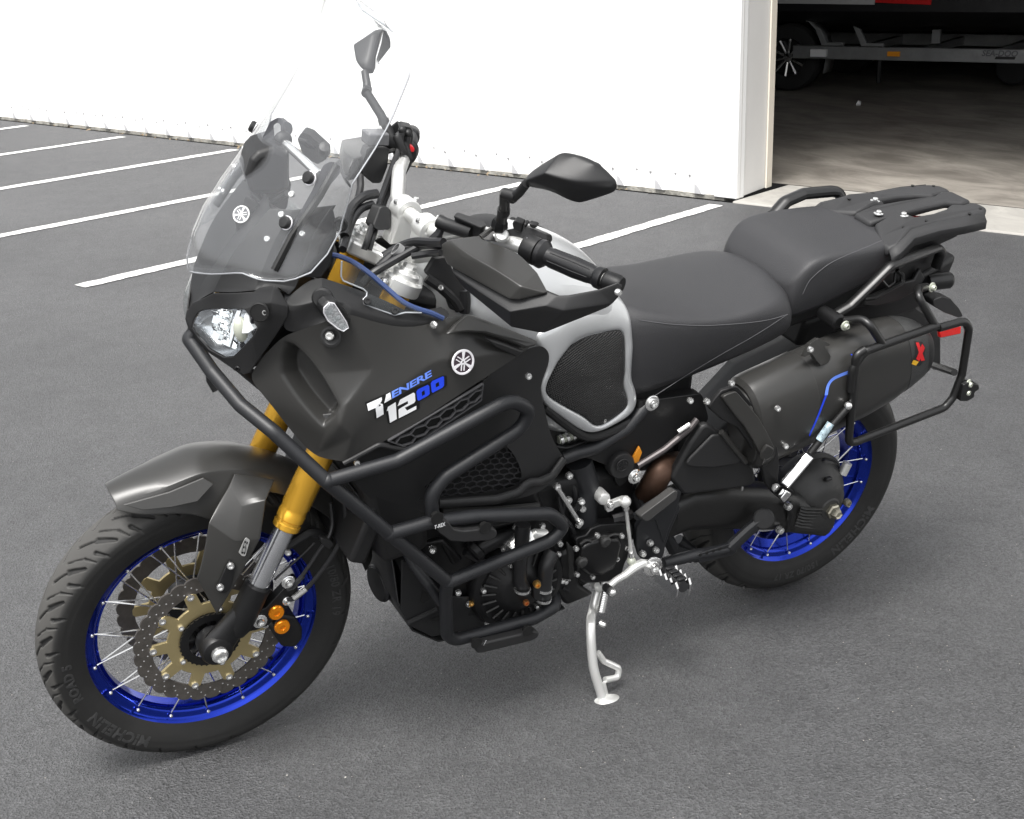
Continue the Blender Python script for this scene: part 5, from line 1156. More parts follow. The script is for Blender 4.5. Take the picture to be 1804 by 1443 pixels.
# outer heat shield cover with stepped edge
def sring(t, g, sh):
    return [p+d*(L*sh*(p-(a+d*(L*t))).dot(up)/.1) for p in mring(t, .069+g, .117+g)]
obj("silencer_cover", loft([sring(-.04, -.010, 0), sring(-.02, .000, 0), sring(.01, .0022, 0), sring(.29, .0024, -.01), sring(.298, .0012, -.01), sring(.300, -.004, -.01)]), MUF, muf, angle=30)
for q in ((0.3187,0.262,0.7189), (0.2723,0.258,0.6115), (0.2502,0.255,0.8482)):
    obj("cover_bolt", bolt(q, (.2, 1, .25), .007, .008), STEEL, muf)
VM = (-.60, -.64, -.44)
obj("silencer_ear", prism(fillet([(0.2392,0.215,0.8058),(0.2255,0.215,0.8405),(0.2002,0.21,0.8478),(0.1569,0.205,0.8226),(0.1614,0.205,0.8187),(0.1813,0.21,0.826),(0.1577,0.215,0.7976),(0.166,0.22,0.7842),(0.1916,0.225,0.7849),(0.2095,0.225,0.8021),(0.2214,0.22,0.819)], .006, 3, True), (0, .012, .004)), MUF, muf, bevel=.004)
# blue pin line and lettering
bl = drape((spline([(0.2367,0.28,0.6116),(0.2158,0.28,0.672),(0.1999,0.28,0.7374)], 6)+[], []), muf, .0050, VM)[0]
def ribbon(pts, w, up_):
    up_ = Vector(up_); n = len(pts); v = []
    for i, p in enumerate(pts):
        t = (pts[min(i+1, n-1)]-pts[max(i-1, 0)]).normalized(); s = t.cross(Vector((0, 1, 0))).normalized()*w*.5; v += [p-s, p+s]
    return v, [(2*i, 2*i+1, 2*i+3, 2*i+2) for i in range(n-1)]
obj("pin_stripe", ribbon(bl, .006, (0, 0, 1)), BLUEP, muf, smooth=False)
bl = drape((spline([(0.1999,0.28,0.7374),(0.1995,0.28,0.7624),(0.1891,0.28,0.7761),(0.1675,0.28,0.7824),(0.1456,0.28,0.7878),(0.1383,0.28,0.8065)], 6), []), muf, .0016, VM)[0]
obj("pin_stripe", ribbon(bl, .009, (0, 0, 1)), BLUEL, muf, smooth=False)
tv = quadmap(norm_box(text_mesh("YAMAHA", 1, bold=.02)), [(0.1398,0.28,0.813),(0.0303,0.27,0.8297),(0.0536,0.27,0.8492),(0.1514,0.28,0.832)])
obj("silencer_lettering", drape(tv, muf, .0016, VM), BLUEP, muf, smooth=False)
# maker's badge on the end band: red cross on black with a yellow foot
bq = [(-0.0509,0.262,0.8168),(-0.0927,0.255,0.7984),(-0.0992,0.255,0.7536),(-0.0651,0.262,0.7711)]
bd = drape(([(-0.0399,0.27,0.824),(-0.0695,0.27,0.8189),(-0.0869,0.27,0.7904),(-0.0847,0.27,0.7634),(-0.055,0.27,0.7606),(-0.053,0.27,0.7963)], []), muf, .003)[0]
obj("silencer_badge", drape(fine(flat([(-0.0661,0.25,0.8118),(-0.0913,0.25,0.8059),(-0.107,0.25,0.7839),(-0.109,0.25,0.7527),(-0.0994,0.25,0.7413),(-0.0687,0.25,0.7511),(-0.0765,0.25,0.7763)]), 2), bpy.data.objects["silencer_band"], .0012, VM), BLACK, muf, smooth=False)
for q in ([(-0.0703,0.25,0.8076),(-0.0797,0.25,0.8066),(-0.1124,0.25,0.7544),(-0.1008,0.25,0.7545)], [(-0.0918,0.25,0.8014),(-0.1038,0.25,0.7883),(-0.0947,0.25,0.7543),(-0.0824,0.25,0.763)]):
    obj("badge_cross", drape(fine(flat(q), 2), bpy.data.objects["silencer_band"], .0022, VM), REDP, muf, smooth=False)
obj("badge_foot", drape(fine(flat([(-0.0746,0.25,0.7621),(-0.0933,0.25,0.7539),(-0.087,0.25,0.7446),(-0.0708,0.25,0.752)]), 1), bpy.data.objects["silencer_band"], .0026, VM), YELLOW, muf, smooth=False)
# silencer front cover: stepped bracket with two long dishes
br = obj("silencer_bracket", prism(fillet([(0.46,0.19,0.7169),(0.4356,0.196,0.7557),(0.3977,0.2,0.763),(0.3716,0.214,0.7307),(0.3443,0.226,0.7016),(0.3173,0.238,0.661),(0.2928,0.246,0.6083),(0.272,0.24,0.5542),(0.2573,0.23,0.5015),(0.2342,0.222,0.4796),(0.2528,0.212,0.4609),(0.2805,0.216,0.4953),(0.3099,0.224,0.5537),(0.3533,0.216,0.6211),(0.38,0.206,0.6569),(0.4175,0.196,0.6784)], .012, 3, True), (0, .012, .002)), GRAIN, bike, bevel=.004, seg=3)
obj("bracket_crest", prism(fillet([(0.4427,0.208,0.7477),(0.4086,0.212,0.7565),(0.3832,0.226,0.7275),(0.3552,0.238,0.6936),(0.3323,0.25,0.656),(0.3095,0.258,0.6146),(0.334,0.25,0.5917),(0.3583,0.238,0.6357),(0.3797,0.226,0.67),(0.4048,0.216,0.699)], .008, 3, True), (0, .012, .003)), MUF, br, bevel=.006, seg=3)
obj("bracket_foot", prism([(0.3436,0.258,0.596),(0.3466,0.262,0.6183),(0.3398,0.268,0.6388),(0.3148,0.266,0.6214),(0.3138,0.263,0.6046),(0.3349,0.258,0.5908)], (.0, .008, .0)), SATIN, br, bevel=.004)
for q in ((0.4761,0.212,0.7423), (0.417,0.212,0.7757), (0.4999,0.185,0.7346)):
    obj("bracket_bolt", bolt(q, (.1, 1, .2), .0075, .008), STEEL, br)
# pillion peg folded along the silencer: bright cylinder and arm
peg = obj("pillion_peg_bracket", prism(fillet([(0.273,0.232,0.4876),(0.2606,0.236,0.5006),(0.245,0.24,0.4976),(0.2201,0.245,0.4811),(0.2392,0.24,0.4501),(0.2741,0.235,0.4811)], .008, 3, True), (0, .018, 0)), ALLOYB, bike, bevel=.004)
obj("pillion_peg", tube([(0.2564,0.262,0.5063),(0.1982,0.262,0.5735)], .0165, 4, sx=1.0), CHROME, peg, bevel=.003)
obj("peg_block", prism([(0.2734,0.262,0.4832),(0.2599,0.262,0.502),(0.2422,0.262,0.4894),(0.2469,0.262,0.4803),(0.2604,0.262,0.4682)], (0, .016, 0)), CHROME, peg, bevel=.003)
obj("peg_pin", lathe([(.010, 0), (.010, .004), (1e-6, .006)], (0.2741,0.252,0.5002), (0, 1, 0), 16), STEEL, peg)
obj("peg_rod", tube([(0.1974,0.262,0.5784),(0.1467,0.264,0.6462),(0.1104,0.266,0.6872)], .0085, 12), RACK, peg)
obj("rod_label", tube([(0.1808,0.2655,0.6108),(0.157,0.2665,0.6503)], .0090, 12), mat("printed_label", (.35, .45, .50), .4, 0, 0, var=.9, vscale=90), peg)
obj("peg_end", sphere((0.1167,0.268,0.6885), .0095, 12), STEEL, peg)


# ---------------------------------------------------------------- engine
CASE = [(1.013,0.13,0.4715)]
eng = obj("crankcase", loft([[Vector((x, w, z1)), Vector((x, -w, z1)), Vector((x, -w, z0)), Vector((x, w, z0))] for x, w, z0, z1 in ((1.10, .10, .36, .50), (1.02, .135, .26, .56), (.85, .150, .24, .58), (.72, .150, .25, .58), (.62, .135, .28, .56), (.55, .10, .33, .52))]), ALLOYB, bike, bevel=.02, seg=3)
obj("cylinder_block", loft([[Vector((x+dx, .17, z)), Vector((x+dx, -.17, z)), Vector((x-.20+dx, -.17, z)), Vector((x-.20+dx, .17, z))] for z, x, dx in ((.50, 1.02, 0), (.60, 1.05, .01), (.72, 1.07, .03), (.80, 1.06, .03))]), ALLOYB, bike, bevel=.015, seg=3)
obj("radiator", box((1.22, 0, .66), (.04, .40, .30), Matrix.Rotation(rad(-22), 3, 'Y')), BLACK, bike, bevel=.01)
obj("radiator_shroud", prism([Vector((1.29, .20, .80)), Vector((1.13, .22, .80)), Vector((1.12, .21, .52)), Vector((1.22, .20, .50))], (0, -.4, 0)), BLACK, bike, bevel=.02)
# generator cover: dished disc with fan ribs
gc = Vector((0.8833,0.165,0.3418)); gn = Vector((.06, 1, .02)).normalized()
gen = obj("generator_cover", lathe([(.112, -.05), (.112, .0), (.106, .010), (.095, .013), (.085, .010), (.060, .020), (.050, .030), (.038, .034), (1e-6, .035)], gc, gn, 48), ALLOYB, bike)
_, gu, gw_ = frame_for(gn)
for i in range(22):
    t = 2*math.pi*i/22; dd = gu*math.cos(t)+gw_*math.sin(t)
    obj("cover_rib", tube([gc+dd*.060+gn*.021, gc+dd*.090+gn*.014], .0028, 6), CASTG, gen)
for i in range(9):
    t = 2*math.pi*(i+.3)/9; dd = gu*math.cos(t)+gw_*math.sin(t)
    obj("cover_bolt", bolt(gc+dd*.112+gn*.002, gn, .0065, .007), STEEL if i % 3 else BRASS, gen)
# gearbox side cover: lobed plate with wavy upper gasket edge
cv = [(0.7447,0.172,0.4234),(0.7362,0.172,0.4346),(0.7039,0.172,0.4346),(0.6944,0.172,0.4372),(0.6679,0.172,0.4339),(0.6334,0.172,0.4218),(0.6131,0.17,0.4018),(0.6111,0.168,0.3554),(0.6176,0.168,0.3399),(0.6215,0.168,0.3166),(0.6335,0.168,0.3041),(0.6565,0.168,0.3),(0.6871,0.168,0.3049),(0.721,0.168,0.3126),(0.7373,0.168,0.3274),(0.7465,0.17,0.3586),(0.7484,0.172,0.3976)]
cover2 = obj("gearbox_cover", prism(fillet(cv, .012, 3, True), (0, .022, 0)), ALLOYB, bike, bevel=.005, seg=3)
obj("gearbox_cap", prism(fillet([(0.7491,0.195,0.4291),(0.7304,0.195,0.4342),(0.708,0.195,0.4351),(0.6818,0.195,0.4334),(0.6539,0.194,0.4239),(0.6454,0.194,0.4083),(0.6466,0.192,0.3734),(0.656,0.192,0.3416),(0.6849,0.192,0.334),(0.7223,0.192,0.346),(0.7419,0.194,0.3662),(0.7521,0.195,0.3966)], .012, 3, True), (0, .012, 0)), mat("satin_alloy_black", (.010, .010, .0105), .28, .3, .3, 300, bdist=.0006), cover2, bevel=.006, seg=3)
obj("gasket_edge", tube(spline([(0.7526,0.2,0.4349),(0.7373,0.2,0.4408),(0.7204,0.2,0.4331),(0.7048,0.2,0.4374),(0.6842,0.199,0.4332),(0.6677,0.198,0.4366),(0.6467,0.197,0.4306)], 5), .0028, 6), CASTG, cover2)
for q in ((0.7112,0.198,0.4477), (0.6441,0.196,0.4277), (0.762,0.197,0.4255), (0.6486,0.194,0.3667), (0.7501,0.194,0.3515), (0.7067,0.193,0.3321), (0.6207,0.186,0.3832)):
    obj("cover_bolt", bolt(q, (0, 1, .05), .0065, .008), STEEL, cover2)
for q in ((0.7483,0.206,0.391), (0.6932,0.206,0.4315)):
    obj("cover_boss", lathe([(.013, -.004), (.013, .006), (.009, .010), (1e-6, .011)], q, (0, 1, 0), 18), CASTG, cover2)
# upper gearbox casting, starter and hoses
obj("upper_case", prism(fillet([(0.7589,0.155,0.4397),(0.7269,0.155,0.4416),(0.7121,0.15,0.4514),(0.6865,0.15,0.4551),(0.6326,0.15,0.4451),(0.6037,0.148,0.4367),(0.5973,0.15,0.4023),(0.6165,0.155,0.3967),(0.707,0.16,0.4095),(0.7463,0.16,0.4129)], .012, 3, True), (0, .028, 0)), ALLOYB, bike, bevel=.008, seg=3)
obj("case_skirt", prism([(0.7775,0.14,0.3882),(0.7396,0.15,0.4049),(0.7221,0.15,0.2974),(0.6709,0.14,0.2482),(0.7433,0.14,0.2369),(0.7819,0.14,0.2969)], (0, .02, 0)), ALLOYB, bike, bevel=.008)
obj("oil_hose", tube([(0.9004,0.2,0.5228),(0.9047,0.205,0.4307),(0.901,0.205,0.3837),(0.8828,0.2,0.3453)], .016, 12, fil=.03), HOSE, bike)
obj("oil_hose", tube([(0.8154,0.19,0.4234),(0.8347,0.2,0.402),(0.8387,0.205,0.3463),(0.8328,0.2,0.3107)], .017, 12, fil=.03), HOSE, bike)
for q in ((0.8376,0.206,0.3449), (0.8355,0.204,0.3159), (0.8934,0.206,0.359)):
    obj("hose_clip", lathe([(.0185, -.003), (.0185, .003), (.0165, .003), (.0165, -.003)], q, (0, .1, 1), 20, closed=True), STEEL, bike)
obj("cylinder_jacket", lathe([(.03, 0), (.034, .01), (.034, .05), (.03, .06), (1e-6, .06)], (0.8677,0.165,0.4671), (.8, .3, -.4), 20), STEEL, bike)
obj("jacket_strap", tube([(0.9011,0.175,0.4915),(0.8937,0.18,0.4799),(0.8876,0.185,0.4653)], .0045, 8), ALU, bike)
obj("jacket_tube", tube([(0.8848,0.18,0.4647),(0.861,0.185,0.4779),(0.8326,0.18,0.4675)], .013, 12), ALU, bike)
obj("thermostat_unit", prism(fillet([(0.8712,0.195,0.3688),(0.8516,0.195,0.3767),(0.8392,0.195,0.343),(0.8465,0.195,0.318),(0.8661,0.195,0.327)], .008, 3, True), (0, .02, 0)), BLACK, bike, bevel=.004)
obj("brass_fitting", bolt((0.8665,0.218,0.3745), (.2, 1, .1), .0085, .012), BRASS, bike)
obj("brass_plug", bolt((0.8809,0.205,0.3195), (.2, 1, .1), .007, .008), mat("copper_plug", (.55, .22, .08), .35, .8), bike)
obj("drain_plate", prism(fillet([(0.903,0.175,0.2755),(0.9003,0.175,0.2805),(0.8383,0.175,0.278),(0.8313,0.175,0.2707),(0.8342,0.175,0.2671),(0.8978,0.175,0.2684)], .004, 3, True), (0, .004, 0)), ALU, bike, bevel=.001)
obj("coolant_pipe", tube([(0.9933,0.16,0.4527),(0.9465,0.165,0.4727),(0.8927,0.16,0.4739)], .018, 12, fil=.02), ALLOYB, bike)
obj("pipe_flange", lathe([(.02, -.01), (.024, -.006), (.024, .006), (.02, .01)], (0.9928,0.165,0.4576), (.8, .2, -.5), 20), ALLOYB, bike)
obj("engine_mount", prism([(1.116,0.15,0.5071),(1.071,0.15,0.5096),(1.016,0.14,0.4387),(1.039,0.14,0.4265),(1.069,0.14,0.4885)], (0, .02, 0)), ALLOYB, bike, bevel=.006)
obj("mount_bolt", bolt((1.098,0.175,0.4977), (.4, 1, .1), .0085, .010), STEEL, bike)
# ---- throttle side: linkage rod, sensors, frame casting
obj("shift_linkage_rod", tube([(0.8127,0.175,0.5836),(0.7833,0.175,0.5369),(0.7455,0.175,0.4758)], .0055, 8), STEEL, bike)
for q in ((0.8146,0.178,0.5858), (0.7469,0.178,0.4786), (0.7786,0.165,0.5974), (0.7389,0.17,0.507), (0.7736,0.165,0.5344)):
    obj("linkage_joint", bolt(q, (0, 1, .1), .0085, .009), STEEL, bike)
obj("valve_union", tube([(0.7584,0.17,0.5053),(0.7435,0.175,0.5322)], .007, 10), ALLOYB, bike)
obj("valve_cap", bolt((0.7488,0.18,0.5332), (.3, 1, .3), .008, .010), STEEL, bike)
obj("cable_plug", tube([(0.7937,0.135,0.6707),(0.7522,0.135,0.6743)], .0095, 10), PLUG, bike)
for t in (.15, .5, .85): obj("plug_ring", lathe([(.0125, -.003), (.0125, .003), (.009, .004), (.009, -.004)], lerp((0.7937,0.135,0.6707), (0.7522,0.135,0.6743), t), (-.9, 0, .25), 14, closed=True), STEEL, bike)
# frame: main side casting from the tank corner to the swing arm pivot, with upper rail
rail = obj("frame_rail", tube([(0.7846,0.15,0.6319),(0.7574,0.155,0.6412),(0.7096,0.158,0.6466),(0.6313,0.15,0.6727),(0.583,0.14,0.7109)], .0145, 12, fil=.06), POWDER, bike)
obj("frame_side_plate", prism(fillet([(0.75,0.145,0.6262),(0.6877,0.145,0.6347),(0.6142,0.14,0.6638),(0.5764,0.135,0.6976),(0.5534,0.135,0.7212),(0.4327,0.14,0.7162),(0.3997,0.14,0.639),(0.4501,0.14,0.6103),(0.5686,0.145,0.5669),(0.6044,0.145,0.5357),(0.6282,0.145,0.5149),(0.6622,0.145,0.5814),(0.7069,0.145,0.6073)], .02, 3, True), (0, -.03, 0)), mat("frame_black", (.007, .007, .0074), .45, 0, .3, 600, bdist=.0005), bike, bevel=.008, seg=3)
obj("pivot_cap", lathe([(.030, -.02), (.031, .006), (.028, .012), (.010, .013), (1e-6, .013)], (0.6378,0.152,0.5847), (.1, 1, .1), 28), GRAIN, bike)
put_emblem(Vector((0.6425,0.166,0.592))+Vector((0, .0005, 0)), (-1, 0, 0), (0, 0, 1), .016, bike, GRAIN, GRAIN)
obj("frame_down_tube", tube([(0.7323,0.13,0.6013),(0.709,0.135,0.5345),(0.7139,0.14,0.4928),(0.7087,0.14,0.4441)], .030, 14, fil=.05), POWDER, bike)
for q in ((0.5735,0.15,0.725), (0.6016,0.16,0.5509)):
    obj("frame_bolt", bolt(q, (0, 1, .1), .0105, .010, washer=True), STEEL, bike)
lever = obj("seat_stay", tube([(0.6019,0.168,0.5825),(0.5393,0.172,0.6128),(0.4785,0.172,0.6528),(0.4599,0.17,0.6719)], .0075, 10, fil=.03), mat("worn_steel_tube", (.10, .09, .09), .4, .6), bike)
obj("stay_end", tube([(0.513,0.178,0.6552),(0.485,0.178,0.6685)], .005, 8), ALU, lever)
obj("orange_strap", prism([(0.6031,0.142,0.5923),(0.59,0.142,0.6185),(0.5794,0.142,0.6001),(0.5861,0.142,0.5756),(0.5976,0.142,0.5749)], (0, .006, 0)), ORANGEL, bike, bevel=.002)
obj("air_gap_panel", prism([(0.6344,0.05,0.4946),(0.6275,0.05,0.5232),(0.5933,0.05,0.4886),(0.5868,0.05,0.477),(0.6213,0.05,0.468)], (0, .004, 0)), mat("pale_plastic", (.35, .40, .38), .4), bike)
# ---- exhaust chamber box and header
obj("chamber_cover", prism(fillet([(0.5025,0.15,0.545),(0.4741,0.155,0.6169),(0.4449,0.16,0.6682),(0.4099,0.165,0.6412),(0.3796,0.17,0.6246),(0.3349,0.175,0.5685),(0.2991,0.178,0.5254),(0.2786,0.175,0.4746),(0.3287,0.17,0.473),(0.4705,0.155,0.4797),(0.5083,0.15,0.5264)], .02, 4, True), (0, .022, 0)), GRAIN, bike, bevel=.012, seg=3)
obj("chamber_facet", prism(fillet([(0.4955,0.178,0.5658),(0.4276,0.186,0.6384),(0.4025,0.19,0.6353),(0.329,0.196,0.5488),(0.4125,0.19,0.5508)], .015, 3, True), (0, .008, 0)), GRAIN, bike, bevel=.006, seg=3)
obj("chamber_edge", tube([(0.4097,0.198,0.6443),(0.3743,0.202,0.6017),(0.3302,0.204,0.5519)], .007, 10), SATIN, bike)
obj("header_pipe", tube([(0.5263,0.11,0.4501),(0.5286,0.135,0.4991),(0.5192,0.14,0.5298),(0.4959,0.13,0.5322),(0.4499,0.11,0.5206)], .030, 18, fil=.04), COPPER, bike)
obj("brake_line", tube([(0.3422,0.16,0.4789),(0.3101,0.165,0.4692),(0.2997,0.17,0.4715),(0.2933,0.165,0.4463)], .003, 8, fil=.008), STEEL, bike)
# ---- heel guard
hg = obj("heel_guard", prism(fillet([(0.6173,0.19,0.4728),(0.5901,0.19,0.4927),(0.5207,0.19,0.5226),(0.4868,0.18,0.4988),(0.4932,0.18,0.4499),(0.5099,0.18,0.3994),(0.5145,0.18,0.3591),(0.5466,0.18,0.4389),(0.6052,0.18,0.4534)], .008, 3, True), (0, .008, 0)), POWDER, bike, bevel=.003)
obj("heel_guard", prism(fillet([(0.6195,0.198,0.4815),(0.5331,0.198,0.5294),(0.5238,0.198,0.5253),(0.5252,0.198,0.5051),(0.5915,0.198,0.4647),(0.5999,0.198,0.4654)], .006, 3, True), (0, .024, .004)), mat("heel_rubber", (.045, .044, .043), .55), bike, bevel=.004)
hgl = obj("heel_plate", prism(fillet([(0.5926,0.165,0.4241),(0.5826,0.17,0.4516),(0.4988,0.17,0.4818),(0.481,0.17,0.4539),(0.5003,0.17,0.3971),(0.5085,0.17,0.3576),(0.5106,0.17,0.3231),(0.5414,0.17,0.3208),(0.5748,0.17,0.3402),(0.5863,0.165,0.3746)], .012, 3, True), (0, .016, 0)), POWDER, bike, bevel=.005)
for q in ((0.5757,0.19,0.3585), (0.5403,0.19,0.3588), (0.5563,0.186,0.3801)):
    obj("plate_bolt", bolt(q, (0, 1, .05), .0085, .009), STEEL if q[2] < .45 else ALLOYB, hgl)
obj("bellows", loft([[Vector(c)+Vector((0, r*math.cos(t), r*math.sin(t))) for t in np.linspace(0, 2*math.pi, 20, endpoint=False)] for c, r in [(lerp((0.5663,0.1,0.4052), (0.5265,0.1,0.4161), k/8), .055+.007*(k % 2)) for k in range(9)]]), HOSE, bike)
# ---------------------------------------------------------------- swing arm, shaft drive
sw = [((0.4584,0.105,0.3857), .048, .055), ((0.4119,0.112,0.3996), .044, .058), ((0.2969,0.118,0.379), .040, .062), ((0.2005,0.12,0.3533), .040, .062), ((0.1398,0.12,0.335), .040, .058), ((0.0994,0.122,0.319), .042, .056)]
arm = obj("swing_arm", loft([[Vector(c)+Vector((0, hw*math.copysign(abs(math.cos(t))**.7, math.cos(t)), hz*math.copysign(abs(math.sin(t))**.7, math.sin(t)))) for t in np.linspace(0, 2*math.pi, 20, endpoint=False)] for c, hw, hz in sw]), mat("swing_arm_black", (.011, .0108, .0104), .38, .1, .2, 700, bdist=.0004), bike, angle=40)
arm2 = obj("swing_arm", loft([[Vector((x, -.115+.028*math.cos(t), z+.05*math.sin(t))) for t in np.linspace(0, 2*math.pi, 14, endpoint=False)] for x, z in ((.52, .43), (.3, .40), (.1, .36), (0, .33))]), ALLOYB, bike)
obj("arm_upper_web", prism([(0.4436,0.1,0.428),(0.4237,0.1,0.4371),(0.3305,0.11,0.4386),(0.2979,0.12,0.4193),(0.2329,0.125,0.407),(0.1736,0.125,0.3913),(0.128,0.125,0.3534),(0.2707,0.13,0.3905),(0.4121,0.12,0.4114)], (0, .016, 0)), ALLOYB, arm, bevel=.008)
fd = Vector((-0.0128,0.085,0.3274)); fa = Vector((0, 1, 0))
hub = obj("final_drive", lathe([(.095, -.02), (.100, .0), (.098, .020), (.088, .040), (.080, .052), (.074, .056), (.060, .078), (.040, .090), (1e-6, .094)], AX_R+Vector((.012, .075, .012)), fa, 40), CASTG, bike)
obj("drive_rim", lathe([(.104, .0), (.106, .012), (.100, .022), (.092, .022)], AX_R+Vector((.012, .075, .012)), fa, 40), CASTG, hub)
obj("drive_neck", loft([[Vector(c)+Vector((0, hw*math.cos(t), hz*math.sin(t))) for t in np.linspace(0, 2*math.pi, 18, endpoint=False)] for c, hw, hz in (((0.1052,0.122,0.3186), .044, .060), ((0.0731,0.122,0.3052), .046, .058), ((0.022,0.12,0.2952), .05, .066), ((-0.0235,0.115,0.2886), .05, .08))]), CASTG, hub)
for i in range(7):
    y0 = 1140+26*i
    obj("cooling_fin", tube([(0.11,0.168,0.3566), (0.0901,0.172,0.3476), (0.0253,0.165,0.3269)] if False else [lerp((0.1036,0.168,0.3532), (0.1051,0.16,0.2975), i/6), lerp((0.092,0.174,0.3493), (0.0892,0.166,0.2917), i/6), lerp((0.0222,0.166,0.3267), (0.0326,0.16,0.27), i/6)], .0040, 6), CASTG, hub)
obj("axle_flange", lathe([(.030, 0), (.030, .006), (.026, .010), (1e-6, .010)], AX_R+Vector((.006, .160, .004)), fa, 24), CASTG, hub)
obj("rear_axle_nut", lathe([(.020, 0), (.020, .012), (.016, .015), (.016, .018), (.011, .030), (.0105, .031), (.007, .028), (1e-6, .028)], AX_R+Vector((0, .166, 0)), fa, 6), mat("zinc_nut", (.55, .52, .42), .3, .9), hub)
for q in ((-0.0605,0.15,0.3194), (-0.0041,0.14,0.2483), (0.1533,0.16,0.2975), (0.1492,0.168,0.3704)):
    obj("drive_bolt", bolt(q, (0, 1, .05), .0105, .012), mat("zinc_nut", (.55, .52, .42), .3, .9) if q[0] < .1 else STEEL, hub)
obj("drive_tab", box((0.0145,0.15,0.4038), (.018, .012, .008)), CASTG, hub, bevel=.002)
obj("level_sensor", tube([(-0.0585,0.12,0.3838),(-0.0695,0.12,0.4142)], .012, 12), ALU, hub)
obj("clamp_band", tube([(0.1391,0.16,0.3696),(0.1297,0.166,0.3384),(0.1166,0.15,0.2776)], .009, 8, sx=.7), ALLOYB, hub)
obj("wheel_hugger", prism([(0.0236,0.09,0.4144),(-0.0047,0.09,0.4299),(-0.0399,0.09,0.4149),(-0.0913,0.09,0.3666),(-0.0378,0.1,0.3881),(0.0181,0.11,0.3881)], (0, .02, 0)), BLACK, hub, bevel=.006)
# rear shock, hidden brackets
obj("rear_shock", tube([(.40, -.02, .46), (.42, -.02, .70)], .040, 16), BLACK, bike)
obj("inner_mudguard", loft([[Vector((AX_R.x+r*math.cos(rad(t)), w, AX_R.z+r*math.sin(rad(t)))) for w in (-.08, -.05, 0, .05, .08)] for t, r in ((112, .395), (90, .39), (60, .38), (35, .375), (20, .375))], cap=False, closed=False), BLACK, bike, solid=.004)
# ---------------------------------------------------------------- skid plate
SK = mat("skid_plate_black", (.011, .0112, .0118), .52, .1, .3, 500, bdist=.0005, rvar=.08)
ft = [(1.248,0.115,0.6426), (1.26,0.125,0.6373)]
sk = dict(t0=(1.256,0.13,0.651), t1=(1.169,0.15,0.5623), t2=(1.139,0.15,0.5165), m1=(1.158,0.15,0.4722), m2=(1.153,0.15,0.407), m3=(1.152,0.14,0.3545), m4=(1.125,0.125,0.2778), z0=(1.202,0,0.562), l1=(1.21,0,0.5089), l2=(1.2,0,0.4128), l3=(1.167,0.02,0.3509), l4=(1.133,0.04,0.2802), l5=(1.113,0.06,0.2542), k1=(1.202,0.1,0.4959), k2=(1.163,0.09,0.3895))
skid = obj("skid_plate", (lambda F: loft(F, cap=False, closed=False))([[Vector((x, y, z)) for y in (-.15, -.11, 0, .11, .15)] for x, z in ((1.262, .66), (1.192, .545), (1.174, .455), (1.160, .36), (1.123, .275), (1.06, .226), (.90, .216), (.74, .222))]), SK, bike, solid=.005, bevel=.004, ba=12)
obj("skid_side", prism([(1.158,0.15,0.4722),(1.134,0.15,0.4532),(1.094,0.15,0.3906),(1.059,0.15,0.3345),(1.032,0.15,0.3435),(1.011,0.15,0.3357),(0.958,0.15,0.3224),(0.9172,0.15,0.2713),(0.8909,0.15,0.2567),(0.8027,0.15,0.2396),(0.7885,0.15,0.2266),(0.8339,0.15,0.2241),(1.024,0.15,0.2428),(1.079,0.15,0.2486),(1.137,0.15,0.2974),(1.156,0.15,0.3462)], (0, .005, 0)), SK, skid, bevel=.002)
for q in ([(1.111,0.1555,0.3516),(1.107,0.1555,0.3881),(1.089,0.1555,0.3536),(1.103,0.1555,0.3462)], [(0.9966,0.1555,0.2814),(0.9867,0.1555,0.2944),(0.9727,0.1555,0.2914),(0.9624,0.1555,0.2764)], [(1.093,0.1555,0.298),(1.063,0.1555,0.3026),(1.06,0.1555,0.2851)]):
    obj("skid_cutout", prism(fillet(q, .004, 3, True), (0, .0006, 0)), mat("cutout_black", (.002, .002, .002), .9), skid, smooth=False)
for q in ((1.025,0.158,0.3552), (0.9968,0.158,0.316)):
    obj("skid_bolt", bolt(q, (0, 1, 0), .0075, .007), STEEL, skid)
obj("skid_weld", tube([(1.141,0.157,0.3067),(1.109,0.157,0.3139),(1.073,0.157,0.3236)], .006, 8), SK, skid)
cap_c = Vector((1.153,0.045,0.3417)); cap_n = Vector((1, .12, -.06)).normalized()
obj("filter_cover", lathe([(.042, -.04), (.042, .008), (.038, .014), (1e-6, .015)], cap_c, cap_n, 36), SK, skid)
obj("filter_cover_rim", lathe([(.0425, .002), (.044, .007), (.0415, .012), (.040, .008)], cap_c, cap_n, 36, closed=True), POWDER, skid)
obj("filter_shroud", lathe([(.075, -.05), (.068, -.012), (.055, -.004), (.040, -.004)], cap_c+Vector((0, .012, .02)), cap_n, 36), SK, skid)
obj("skid_upper_plate", prism([(1.262,0.128,0.6477),(1.252,0.128,0.651),(1.17,0.155,0.5691),(1.147,0.16,0.5284),(1.171,0.155,0.5417),(1.237,0.14,0.6173)], (.004, .004, -.002)), SK, skid, bevel=.002)
obj("plate_slot", prism([(1.234,0.1475,0.6159),(1.231,0.1475,0.6168),(1.217,0.15,0.5965),(1.22,0.15,0.5944)], (.003, .003, 0)), mat("cutout_black", (.002, .002, .002), .9), skid)
obj("bar_to_skid_tube", tube([(1.006,0.14,0.2303),(0.8927,0.14,0.2241),(0.8381,0.14,0.2237)], .010, 10), ALU, skid)
